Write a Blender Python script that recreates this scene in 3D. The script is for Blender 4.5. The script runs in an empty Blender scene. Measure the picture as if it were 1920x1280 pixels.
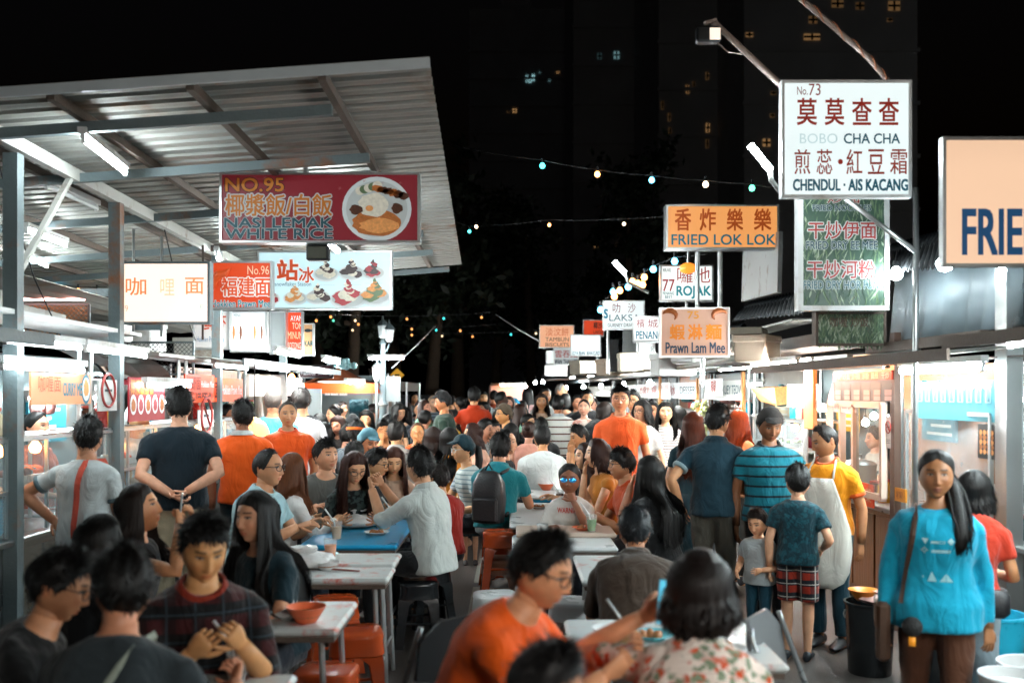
import bpy, math, random
import numpy as np
from mathutils import Vector, Matrix, noise as mnoise
random.seed(7); RNG = np.random.default_rng(11)
SC = bpy.context.scene
COL = SC.collection
R = math.radians

# ------------------------------------------------------------------ camera, sky, exposure
FPX, CX, HY, CAMZ = 1867.0, 960.0, 735.0, 1.80      # focal length in photo pixels, centre column, horizon row, eye height
cam_d = bpy.data.cameras.new('camera'); cam = bpy.data.objects.new('camera', cam_d); COL.objects.link(cam)
cam.location = (0, 0, CAMZ); cam.rotation_euler = (R(90), 0, 0)
cam_d.sensor_width = 36; cam_d.lens = 36 * FPX / 1920; cam_d.shift_y = (HY - 640) / 1920
cam_d.clip_start = 0.05; cam_d.clip_end = 600
cam_d.dof.use_dof = True; cam_d.dof.focus_distance = 9.5; cam_d.dof.aperture_fstop = 1.7
SC.camera = cam
W = bpy.data.worlds.new('World'); SC.world = W; W.use_nodes = True
nt = W.node_tree; bg = nt.nodes['Background']
sky = nt.nodes.new('ShaderNodeTexSky'); sky.sky_type = 'NISHITA'; sky.sun_disc = False
sky.sun_elevation = R(-4); sky.sun_rotation = R(200)
nt.links.new(sky.outputs[0], bg.inputs[0]); bg.inputs[1].default_value = 0.05
SC.view_settings.view_transform = 'Standard'; SC.view_settings.look = 'None'
SC.view_settings.exposure = 0.8; SC.view_settings.gamma = 1.0
SC.cycles.use_denoising = True
try:
    SC.cycles.denoiser = 'OPENIMAGEDENOISE'
    SC.cycles.use_light_tree = True
except Exception: pass
SC.cycles.max_bounces = 5; SC.cycles.diffuse_bounces = 2; SC.cycles.glossy_bounces = 3
SC.cycles.transmission_bounces = 2; SC.cycles.transparent_max_bounces = 10
SC.cycles.sample_clamp_indirect = 4.0; SC.cycles.sample_clamp_direct = 0
SC.cycles.caustics_reflective = False; SC.cycles.caustics_refractive = False
SC.cycles.use_adaptive_sampling = True; SC.cycles.adaptive_threshold = 0.02

def at(px, py, Y):
    return Vector(((px - CX) / FPX * Y, Y, CAMZ - (py - HY) / FPX * Y))
def row_left(Y): return -3.10
def row_right(Y): return 3.2 - 0.035 * Y

# ------------------------------------------------------------------ materials
MATS = {}
def srgb(h):
    h = h.lstrip('#'); v = [int(h[i:i+2], 16) / 255 for i in (0, 2, 4)]
    return tuple(c / 12.92 if c <= .04045 else ((c + .055) / 1.055) ** 2.4 for c in v)
def _c4(c):
    if isinstance(c, str): c = srgb(c)
    return (c[0], c[1], c[2], 1.0)
def pm(key, col=(.5, .5, .5), rough=.5, metal=0., var=.12, scale=12., bump=0., bscale=60., spec=.5, emit=None, strength=0., alpha=1., dirt=None, dscale=3., stretch=None, sub=0.):
    """a procedural Principled material: noise-varied base colour, roughness and optional bump / dirt patches"""
    if key in MATS: return MATS[key]
    m = bpy.data.materials.new(key); m.use_nodes = True; MATS[key] = m
    t = m.node_tree; N = t.nodes; L = t.links; b = N['Principled BSDF']
    c = _c4(col)
    tc = N.new('ShaderNodeTexCoord'); vec = tc.outputs['Object']
    if stretch:
        mp = N.new('ShaderNodeMapping'); mp.inputs['Scale'].default_value = stretch; L.new(vec, mp.inputs[0]); vec = mp.outputs[0]
    nz = N.new('ShaderNodeTexNoise'); nz.inputs['Scale'].default_value = scale; nz.inputs['Detail'].default_value = 5
    L.new(vec, nz.inputs['Vector'])
    mix = N.new('ShaderNodeMix'); mix.data_type = 'RGBA'
    mix.inputs['A'].default_value = tuple(min(1, x * (1 - var)) for x in c[:3]) + (1,)
    mix.inputs['B'].default_value = tuple(min(1, x * (1 + var)) for x in c[:3]) + (1,)
    L.new(nz.outputs['Fac'], mix.inputs['Factor'])
    out = mix.outputs['Result']
    if dirt:
        n2 = N.new('ShaderNodeTexNoise'); n2.inputs['Scale'].default_value = dscale; n2.inputs['Detail'].default_value = 8
        n2.inputs['Roughness'].default_value = .65
        L.new(tc.outputs['Object'], n2.inputs['Vector'])
        rp = N.new('ShaderNodeValToRGB'); rp.color_ramp.elements[0].position = .55; rp.color_ramp.elements[1].position = .68
        L.new(n2.outputs['Fac'], rp.inputs[0])
        m2 = N.new('ShaderNodeMix'); m2.data_type = 'RGBA'; m2.inputs['B'].default_value = _c4(dirt)
        L.new(out, m2.inputs['A']); L.new(rp.outputs[0], m2.inputs['Factor']); out = m2.outputs['Result']
    L.new(out, b.inputs['Base Color'])
    mr = N.new('ShaderNodeMapRange'); mr.inputs['To Min'].default_value = max(.02, rough - .1); mr.inputs['To Max'].default_value = min(1, rough + .1)
    L.new(nz.outputs['Fac'], mr.inputs['Value']); L.new(mr.outputs[0], b.inputs['Roughness'])
    b.inputs['Metallic'].default_value = metal; b.inputs['Specular IOR Level'].default_value = spec
    if sub: 
        b.inputs['Subsurface Weight'].default_value = sub; b.inputs['Subsurface Radius'].default_value = (.02, .008, .004); b.inputs['Subsurface Scale'].default_value = .5
    if emit is not None:
        b.inputs['Emission Color'].default_value = _c4(emit); b.inputs['Emission Strength'].default_value = strength
    if alpha < 1: b.inputs['Alpha'].default_value = alpha
    if bump:
        n3 = N.new('ShaderNodeTexNoise'); n3.inputs['Scale'].default_value = bscale; n3.inputs['Detail'].default_value = 4
        L.new(vec, n3.inputs['Vector'])
        bp = N.new('ShaderNodeBump'); bp.inputs['Strength'].default_value = min(1, bump); bp.inputs['Distance'].default_value = .02
        L.new(n3.outputs['Fac'], bp.inputs['Height']); L.new(bp.outputs[0], b.inputs['Normal'])
    return m
def emi(key, col, strength):
    if key in MATS: return MATS[key]
    m = bpy.data.materials.new(key); m.use_nodes = True; MATS[key] = m
    b = m.node_tree.nodes['Principled BSDF']; b.inputs['Base Color'].default_value = _c4(col)
    b.inputs['Emission Color'].default_value = _c4(col); b.inputs['Emission Strength'].default_value = strength
    return m
def glass(key, tint=(.9, .96, .97), opac=.10):
    if key in MATS: return MATS[key]
    m = bpy.data.materials.new(key); m.use_nodes = True; MATS[key] = m
    t = m.node_tree; N = t.nodes; L = t.links; b = N['Principled BSDF']
    b.inputs['Base Color'].default_value = _c4(tint); b.inputs['Roughness'].default_value = .08
    nz = N.new('ShaderNodeTexNoise'); nz.inputs['Scale'].default_value = 5; nz.inputs['Detail'].default_value = 6
    tc = N.new('ShaderNodeTexCoord'); L.new(tc.outputs['Object'], nz.inputs['Vector'])
    mr = N.new('ShaderNodeMapRange'); mr.inputs['To Min'].default_value = opac * .4; mr.inputs['To Max'].default_value = opac * 1.8
    L.new(nz.outputs['Fac'], mr.inputs['Value'])
    tr = N.new('ShaderNodeBsdfTransparent'); tr.inputs[0].default_value = _c4(tint)
    mx = N.new('ShaderNodeMixShader'); L.new(mr.outputs[0], mx.inputs[0]); L.new(tr.outputs[0], mx.inputs[1]); L.new(b.outputs[0], mx.inputs[2])
    L.new(mx.outputs[0], N['Material Output'].inputs[0])
    return m
def cloth(col, pat=None, c2=None, c3=None, sc=1.):
    """woven cloth with creases; pat: stripes / wide / plaid / floral / print"""
    key = f'cloth_{col}_{pat}_{c2}_{c3}_{sc}'
    if key in MATS: return MATS[key]
    m = bpy.data.materials.new('cloth_' + str(len(MATS))); m.use_nodes = True; MATS[key] = m
    t = m.node_tree; N = t.nodes; L = t.links; b = N['Principled BSDF']
    tc = N.new('ShaderNodeTexCoord'); vec = tc.outputs['Object']
    nz = N.new('ShaderNodeTexNoise'); nz.inputs['Scale'].default_value = 9; nz.inputs['Detail'].default_value = 4; L.new(vec, nz.inputs['Vector'])
    def mixc(a, bb, fac):
        x = N.new('ShaderNodeMix'); x.data_type = 'RGBA'
        if hasattr(a, 'links') or hasattr(a, 'is_linked'): L.new(a, x.inputs['A'])
        else: x.inputs['A'].default_value = _c4(a)
        if hasattr(bb, 'is_linked'): L.new(bb, x.inputs['B'])
        else: x.inputs['B'].default_value = _c4(bb)
        L.new(fac, x.inputs['Factor']); return x.outputs['Result']
    def wave(axis, scale, lo, hi, ph=0.):
        sp = N.new('ShaderNodeSeparateXYZ'); L.new(vec, sp.inputs[0])
        mu = N.new('ShaderNodeMath'); mu.operation = 'MULTIPLY_ADD'; mu.inputs[1].default_value = scale; mu.inputs[2].default_value = ph; L.new(sp.outputs[axis], mu.inputs[0])
        fr = N.new('ShaderNodeMath'); fr.operation = 'FRACT'; L.new(mu.outputs[0], fr.inputs[0])
        g = N.new('ShaderNodeMapRange'); g.inputs['From Min'].default_value = lo; g.inputs['From Max'].default_value = hi; L.new(fr.outputs[0], g.inputs['Value'])
        return g.outputs[0]
    base = _c4(col)
    c = mixc(tuple(x * .86 for x in base[:3]), tuple(min(1, x * 1.12) for x in base[:3]), nz.outputs['Fac'])
    if pat == 'stripes': c = mixc(c, c2, wave('Z', 24 * sc, .70, .74))
    elif pat == 'wide': c = mixc(c, c2, wave('Z', 9 * sc, .78, .80))
    elif pat == 'plaid':
        c = mixc(c, c2, wave('Z', 11 * sc, .5, .56)); x = wave('X', 11 * sc, .5, .56)
        hf = N.new('ShaderNodeMath'); hf.operation = 'MULTIPLY'; hf.inputs[1].default_value = .6; L.new(x, hf.inputs[0]); c = mixc(c, c2, hf.outputs[0])
        if c3: c = mixc(c, c3, wave('Z', 11 * sc, .93, .95, .3)); c = mixc(c, c3, wave('X', 11 * sc, .93, .95, .3))
    elif pat in ('floral', 'print'):
        for k, (cc, s) in enumerate(((c2, 15), (c3 or c2, 22))):
            v = N.new('ShaderNodeTexVoronoi'); v.inputs['Scale'].default_value = s * sc; v.inputs['Randomness'].default_value = 1
            n4 = N.new('ShaderNodeTexNoise'); n4.inputs['Scale'].default_value = 30 * sc; L.new(vec, n4.inputs['Vector'])
            ad = N.new('ShaderNodeMix'); ad.data_type = 'VECTOR'; ad.inputs['Factor'].default_value = .035; L.new(vec, ad.inputs['A']); L.new(n4.outputs['Color'], ad.inputs['B'])
            L.new(ad.outputs['Result'] if 'Result' in [o.name for o in ad.outputs if o.enabled] else ad.outputs[1], v.inputs['Vector'])
            g = N.new('ShaderNodeMapRange'); g.inputs['From Min'].default_value = .46; g.inputs['From Max'].default_value = .38; L.new(v.outputs['Distance'], g.inputs['Value'])
            n5 = N.new('ShaderNodeTexNoise'); n5.inputs['Scale'].default_value = 4.5 * sc + k; L.new(vec, n5.inputs['Vector'])
            g2 = N.new('ShaderNodeMapRange'); g2.inputs['From Min'].default_value = .40; g2.inputs['From Max'].default_value = .46; L.new(n5.outputs['Fac'], g2.inputs['Value'])
            mu = N.new('ShaderNodeMath'); mu.operation = 'MULTIPLY'; L.new(g.outputs[0], mu.inputs[0]); L.new(g2.outputs[0], mu.inputs[1])
            c = mixc(c, cc, mu.outputs[0])
    L.new(c, b.inputs['Base Color']); b.inputs['Roughness'].default_value = .85; b.inputs['Specular IOR Level'].default_value = .25
    b.inputs['Sheen Weight'].default_value = .15
    mp = N.new('ShaderNodeMapping'); mp.inputs['Scale'].default_value = (1, 1, .55); mp.inputs['Rotation'].default_value = (.3, .5, .2); L.new(vec, mp.inputs[0])
    n1 = N.new('ShaderNodeTexNoise'); n1.inputs['Scale'].default_value = 7.5; n1.inputs['Detail'].default_value = 3; n1.inputs['Distortion'].default_value = 1.4; L.new(mp.outputs[0], n1.inputs['Vector'])
    bp = N.new('ShaderNodeBump'); bp.inputs['Strength'].default_value = .7; bp.inputs['Distance'].default_value = .035; L.new(n1.outputs['Fac'], bp.inputs['Height'])
    n2 = N.new('ShaderNodeTexNoise'); n2.inputs['Scale'].default_value = 350; L.new(vec, n2.inputs['Vector'])
    b2 = N.new('ShaderNodeBump'); b2.inputs['Strength'].default_value = .15; b2.inputs['Distance'].default_value = .004; L.new(n2.outputs['Fac'], b2.inputs['Height']); L.new(bp.outputs[0], b2.inputs['Normal'])
    L.new(b2.outputs[0], b.inputs['Normal'])
    return m
def skin_mat():
    if 'skin' in MATS: return MATS['skin']
    m = bpy.data.materials.new('skin'); m.use_nodes = True; MATS['skin'] = m
    t = m.node_tree; N = t.nodes; L = t.links; b = N['Principled BSDF']
    a = N.new('ShaderNodeVertexColor'); a.layer_name = 'Col'
    tc = N.new('ShaderNodeTexCoord'); nz = N.new('ShaderNodeTexNoise'); nz.inputs['Scale'].default_value = 28; nz.inputs['Detail'].default_value = 5; L.new(tc.outputs['Object'], nz.inputs['Vector'])
    hs = N.new('ShaderNodeHueSaturation'); mr = N.new('ShaderNodeMapRange'); mr.inputs['To Min'].default_value = .8; mr.inputs['To Max'].default_value = 1.2
    L.new(nz.outputs['Fac'], mr.inputs['Value']); L.new(mr.outputs[0], hs.inputs['Value']); L.new(a.outputs['Color'], hs.inputs['Color']); L.new(hs.outputs[0], b.inputs['Base Color'])
    b.inputs['Roughness'].default_value = .48; b.inputs['Specular IOR Level'].default_value = .4
    n2 = N.new('ShaderNodeTexNoise'); n2.inputs['Scale'].default_value = 240; L.new(tc.outputs['Object'], n2.inputs['Vector'])
    bp = N.new('ShaderNodeBump'); bp.inputs['Strength'].default_value = .12; bp.inputs['Distance'].default_value = .003; L.new(n2.outputs['Fac'], bp.inputs['Height']); L.new(bp.outputs[0], b.inputs['Normal'])
    return m
def hair_mat(col):
    key = f'hair_{col}'
    if key in MATS: return MATS[key]
    m = bpy.data.materials.new('hair_' + str(len(MATS))); m.use_nodes = True; MATS[key] = m
    t = m.node_tree; N = t.nodes; L = t.links; b = N['Principled BSDF']; c = _c4(col)
    tc = N.new('ShaderNodeTexCoord'); mp = N.new('ShaderNodeMapping'); mp.inputs['Scale'].default_value = (1, 1, .08); L.new(tc.outputs['Object'], mp.inputs[0])
    nz = N.new('ShaderNodeTexNoise'); nz.inputs['Scale'].default_value = 130; nz.inputs['Detail'].default_value = 3; L.new(mp.outputs[0], nz.inputs['Vector'])
    x = N.new('ShaderNodeMix'); x.data_type = 'RGBA'; x.inputs['A'].default_value = tuple(v * .5 for v in c[:3]) + (1,); x.inputs['B'].default_value = tuple(min(1, v * 1.7) for v in c[:3]) + (1,)
    L.new(nz.outputs['Fac'], x.inputs['Factor']); L.new(x.outputs['Result'], b.inputs['Base Color'])
    b.inputs['Roughness'].default_value = .55; b.inputs['Specular IOR Level'].default_value = .3; b.inputs['Anisotropic'].default_value = .5
    bp = N.new('ShaderNodeBump'); bp.inputs['Strength'].default_value = .5; bp.inputs['Distance'].default_value = .006; L.new(nz.outputs['Fac'], bp.inputs['Height']); L.new(bp.outputs[0], b.inputs['Normal'])
    return m

# ------------------------------------------------------------------ mesh builder
class MB:
    """collects shapes and links them as one mesh object"""
    def __init__(s): s.v = []; s.f = []; s.m = []; s.n = 0; s.col = None; s.M = None
    def add(s, verts, faces, mi=0):
        verts = np.asarray(verts, float).reshape(-1, 3)
        if s.M is not None: verts = verts @ np.array(s.M.to_3x3()).T + np.array(s.M.translation)
        s.v.append(verts); k = s.n
        s.f.extend([tuple(i + k for i in f) for f in faces]); s.m.extend([mi] * len(faces)); s.n += len(verts)
    def box(s, lo, hi, mi=0, bev=0.):
        x0, y0, z0 = [min(a, b) for a, b in zip(lo, hi)]; x1, y1, z1 = [max(a, b) for a, b in zip(lo, hi)]
        b = min(bev, (x1-x0)*.45, (y1-y0)*.45, (z1-z0)*.45)
        if b <= 0:
            s.add([(x0,y0,z0),(x1,y0,z0),(x1,y1,z0),(x0,y1,z0),(x0,y0,z1),(x1,y0,z1),(x1,y1,z1),(x0,y1,z1)],
                  [(3,2,1,0),(4,5,6,7),(0,1,5,4),(1,2,6,5),(2,3,7,6),(3,0,4,7)], mi); return
        rings = []
        for z, i in ((z0, b), (z0+b, 0), (z1-b, 0), (z1, b)):
            a0, a1, c0, c1 = x0+i, x1-i, y0+i, y1-i
            e = b if i == 0 else b*.6
            rings.append([(a0+e,c0,z),(a1-e,c0,z),(a1,c0+e,z),(a1,c1-e,z),(a1-e,c1,z),(a0+e,c1,z),(a0,c1-e,z),(a0,c0+e,z)])
        s.rings(rings, mi)
    def rings(s, rings, mi=0, cap=True, closed=False):
        n = len(rings[0]); v = [p for r in rings for p in r]; f = []
        for i in range(len(rings) - 1 + (1 if closed else 0)):
            a, b = i*n, ((i+1) % len(rings))*n
            for j in range(n): k = (j+1) % n; f.append((a+j, a+k, b+k, b+j))
        if cap and not closed: f.append(tuple(range(n-1, -1, -1))); f.append(tuple((len(rings)-1)*n + j for j in range(n)))
        s.add(v, f, mi)
    def tube(s, pts, r, n=8, mi=0, cap=True, closed=False):
        pts = [Vector(p) for p in pts]; rr = r if isinstance(r, (list, tuple)) else [r]*len(pts)
        rings = []; t0 = (pts[1]-pts[0]).normalized(); u = t0.orthogonal().normalized()
        for i, p in enumerate(pts):
            t = (pts[min(i+1, len(pts)-1)] - pts[max(i-1, 0)]).normalized()
            u = (u - t * u.dot(t)).normalized(); w = t.cross(u)
            rings.append([tuple(p + (u*math.cos(2*math.pi*k/n) + w*math.sin(2*math.pi*k/n))*rr[i]) for k in range(n)])
        s.rings(rings, mi, cap, closed)
    def lathe(s, prof, c=(0,0,0), n=16, mi=0, cap=True):
        s.rings([[(c[0]+r*math.cos(2*math.pi*k/n), c[1]+r*math.sin(2*math.pi*k/n), c[2]+z) for k in range(n)] for r, z in prof], mi, cap)
    def ball(s, c, r, n=10, mi=0, sz=1.):
        k = max(4, n//2+1); s.lathe([(max(1e-4, r*math.sin(math.pi*i/k)), -r*sz*math.cos(math.pi*i/k)) for i in range(k+1)], c, n, mi)
    def quad(s, a, b, c, d, mi=0): s.add([a, b, c, d], [(0,1,2,3)], mi)
    def bar(s, a, b, w, h, mi=0):
        a = Vector(a); b = Vector(b); t = (b-a).normalized(); up = Vector((0,0,1)) if abs(t.z) < .95 else Vector((0,1,0))
        u = t.cross(up).normalized(); w2 = u.cross(t).normalized(); q = [(-1,-1),(1,-1),(1,1),(-1,1)]
        s.rings([[tuple(p + u*(x*w/2) + w2*(y*h/2)) for x, y in q] for p in (a, b)], mi)
    def grid(s, rows, mi=0):
        n = len(rows[0]); s.add([p for r in rows for p in r], [(i*n + j, i*n + j + 1, (i+1)*n + j + 1, (i+1)*n + j) for i in range(len(rows)-1) for j in range(n-1)], mi)
    def build(s, name, mats, parent=None, smooth=None, loc=None, rotz=0., weld=False):
        me = bpy.data.meshes.new(name)
        V = np.concatenate(s.v) if s.v else np.zeros((0,3))
        if weld:
            key = {}; idx = [key.setdefault(tuple(np.round(p, 5)), len(key)) for p in V]; V = np.array(list(key.keys())); s.f = [tuple(idx[i] for i in f) for f in s.f]
        me.from_pydata(V.tolist(), [], s.f)
        mats = mats if isinstance(mats, (list, tuple)) else [mats]
        for m in mats: me.materials.append(m)
        if len(mats) > 1: me.polygons.foreach_set('material_index', s.m)
        if smooth is not None:
            if smooth >= 180: me.polygons.foreach_set('use_smooth', [True]*len(me.polygons))
            else: me.set_sharp_from_angle(angle=R(smooth)); me.polygons.foreach_set('use_smooth', [True]*len(me.polygons))
        if s.col is not None:
            a = me.color_attributes.new('Col', 'FLOAT_COLOR', 'POINT'); C4 = np.ones((len(V), 4)); C4[:, :3] = np.concatenate(s.col); a.data.foreach_set('color', C4.ravel())
        me.update()
        o = bpy.data.objects.new(name, me); COL.objects.link(o)
        if parent is not None: o.parent = parent
        if loc is not None: o.location = loc
        o.rotation_euler = (0, 0, rotz)
        return o
def tag(o, label=None, cat=None, group=None, kind=None):
    if label: o['label'] = label
    if cat: o['category'] = cat
    if group: o['group'] = group
    if kind: o['kind'] = kind
    return o
def thing(name, label, cat, loc=(0,0,0), rotz=0., group=None):
    o = bpy.data.objects.new(name, None); COL.objects.link(o); o.location = loc; o.rotation_euler = (0,0,rotz); o.empty_display_size = .1
    return tag(o, label, cat, group)
def copy_tree(o, parent=None):
    c = o.copy(); COL.objects.link(c)
    if parent is not None: c.parent = parent; c.matrix_parent_inverse = Matrix()
    for ch in [x for x in o.children]: copy_tree(ch, c)
    return c
def apply_mods(o, mods):
    for kind, kw in mods:
        m = o.modifiers.new(kind.lower(), kind)
        for k, v in kw.items(): setattr(m, k, v)
    dg = bpy.context.evaluated_depsgraph_get(); dg.update()
    me = bpy.data.meshes.new_from_object(o.evaluated_get(dg)); o.modifiers.clear()
    old = o.data; me.name = old.name; o.data = me; bpy.data.meshes.remove(old)
    return o
_TXT = {}
def text_geo(body, bold=.0, shear=0.):
    """vertices / faces of a line of flat lettering, cap height normalised to 1 and starting at x=0"""
    key = (body, bold, shear)
    if key in _TXT: return _TXT[key]
    c = bpy.data.curves.new('lettering', 'FONT'); c.body = body; c.size = 1; c.offset = bold; c.resolution_u = 3; c.shear = shear
    o = bpy.data.objects.new('lettering', c); COL.objects.link(o)
    dg = bpy.context.evaluated_depsgraph_get(); me = bpy.data.meshes.new_from_object(o.evaluated_get(dg))
    V = np.array([v.co[:] for v in me.vertices]).reshape(-1, 3); F = [tuple(p.vertices) for p in me.polygons]
    bpy.data.objects.remove(o); bpy.data.curves.remove(c); bpy.data.meshes.remove(me)
    if len(V): V[:, :2] -= V[:, :2].min(0)
    _TXT[key] = (V, F); return V, F
def put_text(mb, body, x0, x1, z0, z1, y=0., mi=0, bold=.02, shear=0., outline=None):
    """lettering stretched into the rectangle x0..x1, z0..z1 of a panel that faces -y; weight and outline come from stacked shifted layers"""
    V, F = text_geo(body, 0., shear)
    if not len(V): return
    mx = V.max(0); h = z1 - z0; P = np.zeros_like(V); P[:, 0] = x0 + V[:, 0] / max(mx[0], 1e-6) * (x1-x0); P[:, 2] = z0 + V[:, 1] / max(mx[1], 1e-6) * h; P[:, 1] = y
    def layer(r, n, mi_, yy):
        for k in range(n): a = 2*math.pi*(k + .5)/n; mb.add(P + np.array([r*math.cos(a), yy + .00012*k, r*math.sin(a)]), F, mi_)
    if bold > .004: layer(bold*h*1.1, 4, mi, .0002)
    if outline is not None: layer((bold*1.1 + .055)*h, 10, outline, .0012)
    mb.add(P, F, mi)
# ------------------------------------------------------------------ people
SKINS = {'fair': (.70, .37, .215), 'tan': (.55, .25, .125), 'warm': (.64, .305, .155), 'dark': (.24, .095, .042), 'brown': (.40, .175, .085)}
def sst(a, b, x):
    t = np.clip((x - a) / (b - a), 0, 1); return t*t*(3 - 2*t)
def head_surface(th, ph, fem=False, off=0.):
    """point of the head for azimuth th (0 = face) and elevation ph, in metres about the head's centre (face towards -y)"""
    c, s = np.cos(ph), np.sin(ph); wf = np.clip(np.cos(th), 0, 1)
    t = np.clip(-s, 0, 1)
    ce = np.where(s < 0, c ** (1 - .50 * wf * (1 - .25*t)), c)
    x = np.sin(th) * ce * .0785; y = -np.cos(th) * ce * .096; z = s * .1125
    x = x * (1 - (.30 if fem else .23) * sst(.3, 1., t)) * (1 + .03 * np.clip(s, 0, 1))
    y = np.where(y > 0, y * (1 - .5 * sst(.15, .95, t)) + 0*y, y)
    y = np.where(y < 0, y * (1 - .05 * np.exp(-(x/.05)**2)), y)
    if off: 
        n = np.sqrt(x*x + y*y + z*z) + 1e-9; x, y, z = x*(1+off/n), y*(1+off/n), z*(1+off/n)
    return x, y, z
_HEADS = {}
def head_geo(lod, fem):
    if (lod, fem) in _HEADS: return _HEADS[(lod, fem)]
    nth, nph = {0: (84, 64), 1: (48, 36), 2: (26, 20)}[lod]
    u = np.linspace(-math.pi, math.pi, nth, endpoint=False); th = u - .42*np.sin(u)
    v = np.linspace(-1, 1, nph + 1); ph = (v + .10*np.sin(math.pi*v)*-1) * math.pi/2
    TH, PH = np.meshgrid(th, ph[1:-1]); x, y, z = head_surface(TH, PH, fem)
    fr = (y < .01)
    g = lambda a, s: np.exp(-(a/s)**2)
    ax = np.abs(x)
    d = np.zeros_like(x)
    noz = np.interp(z, [-.046, -.040, -.030, -.018, .010, .022, .04], [0, .35, 1.0, .72, .30, .12, 0])
    d -= .021 * noz * g(x, .0105) + .008 * np.interp(z, [-.044, -.034, -.022], [0, 1, 0]) * g(ax - .011, .008)
    d += .0105 * g(ax - .031, .019) * g(z - .010, .015)                       # eye sockets
    d -= .0055 * g(ax - .031, .0115) * g(z - .010, .0075)                    # eyeballs
    d -= .004 * g(ax - .028, .02) * g(z - .031, .008)
    d -= .0045 * g(ax - .045, .017) * g(z + .020, .02)
    d -= .0075 * g(x, .020) * g(z + .0565, .0052) + .0075 * g(x, .017) * g(z + .0695, .0058)
    d += .0035 * g(x, .024) * g(z + .063, .0024)
    d += .004 * g(x, .02) * g(z + .082, .006)
    d -= .010 * g(x, .022) * g(z + .100, .016)
    y = np.where(fr, y + d, y)
    V = np.stack([x, y, z], -1).reshape(-1, 3); n = nth; rows = nph - 1
    F = [(i*n + j, i*n + (j+1) % n, (i+1)*n + (j+1) % n, (i+1)*n + j) for i in range(rows-1) for j in range(n)]
    V = np.vstack([V, [0, .01, -.1125], [0, 0, .1125]])
    F += [((j+1) % n, j, rows*n) for j in range(n)] + [((rows-1)*n + j, (rows-1)*n + (j+1) % n, rows*n + 1) for j in range(n)]
    x, y, z = V.T; ax = np.abs(x); frv = y < -.03
    lip = frv * (sst(1, .75, np.sqrt((x/.0245)**2 + ((z+.063)/.0125)**2)))
    brow = frv * sst(.0062, .0038, np.abs(z - .0335 + .10*np.clip(ax-.035, 0, 1))) * sst(.010, .014, ax) * sst(.052, .046, ax)
    eye = frv * sst(1.0, .8, np.sqrt(((ax-.0315)/.0150)**2 + ((z-.0100)/.0047)**2))
    iris = frv * sst(1.15, .85, np.sqrt(((ax-.0315)/.0064)**2 + ((z-.0104)/.0066)**2)) * (eye > .25)
    lash = frv * sst(.0036, .0020, np.abs(z - .0152 + 14*(ax-.0315)**2)) * sst(.0165, .014, np.abs(ax-.0315))
    flush = frv * (g(ax-.042, .02)*g(z+.028, .02) + .8*g(x, .014)*g(z+.03, .014))
    _HEADS[(lod, fem)] = (V, F, (lip, brow, eye, iris, lash, flush)); return _HEADS[(lod, fem)]
def head_colours(lod, fem, skin, hairc, lips=None):
    V, F, (lip, brow, eye, iris, lash, flush) = head_geo(lod, fem)
    s = np.array(skin); C = np.tile(s, (len(V), 1)).astype(float)
    mixin = lambda C, w, c: C*(1-w[:, None]) + np.array(c)*w[:, None]
    C = mixin(C, flush*.35, s*np.array([1.05, .72, .7]))
    C = mixin(C, lip*.8, lips if lips else (s*np.array([.9, .52, .52])))
    C = mixin(C, brow*.85, np.array(hairc)*1.2); C = mixin(C, eye*.85, (.46, .43, .40)); C = mixin(C, iris, (.012, .008, .006)); C = mixin(C, lash*.9, (.012, .01, .01))
    return C
def hairline(a, style):
    a = np.degrees(np.abs(a)); X = [0, 40, 58, 72, 84, 98, 114, 140, 180]
    Y = {'short': [40, 37, 27, 8, -6, 2, -16, -38, -44], 'fringe': [24, 22, 14, 2, -12, -6, -20, -42, -48], 'long': [38, 32, 14, -4, -22, -26, -34, -46, -52],
         'tied': [50, 34, 24, 10, -2, -4, -20, -40, -48], 'bald': [82, 80, 60, 30, 4, 6, -12, -36, -42], 'thin': [58, 52, 34, 12, -4, 2, -14, -36, -42]}[style]
    return np.radians(np.interp(a, X, Y))
def cap_surface(th, s, style, thick, fem, ph_min=None):
    h = hairline(th, style); ph = h + s*(math.pi/2 - h)
    x, y, z = head_surface(th, ph, fem); n = np.sqrt(x*x+y*y+z*z) + 1e-9
    t = thick * (.10 + .90*sst(0, .42, s))
    return np.stack([x*(1+t/n), y*(1+t/n), z*(1+t/n*1.0)], -1)
def ring_frame(c, t, f, rx, ry, n, p=2.3):
    """superellipse ring about c; t spine direction, f front direction"""
    sd = t.cross(f).normalized(); out = []
    for k in range(n):
        a = 2*math.pi*k/n; ca, sa = math.cos(a), math.sin(a); r = (abs(ca)**p + abs(sa)**p) ** (-1/p)
        out.append(tuple(c + sd*(rx*r*ca) + f*(ry*r*sa)))
    return out
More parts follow.
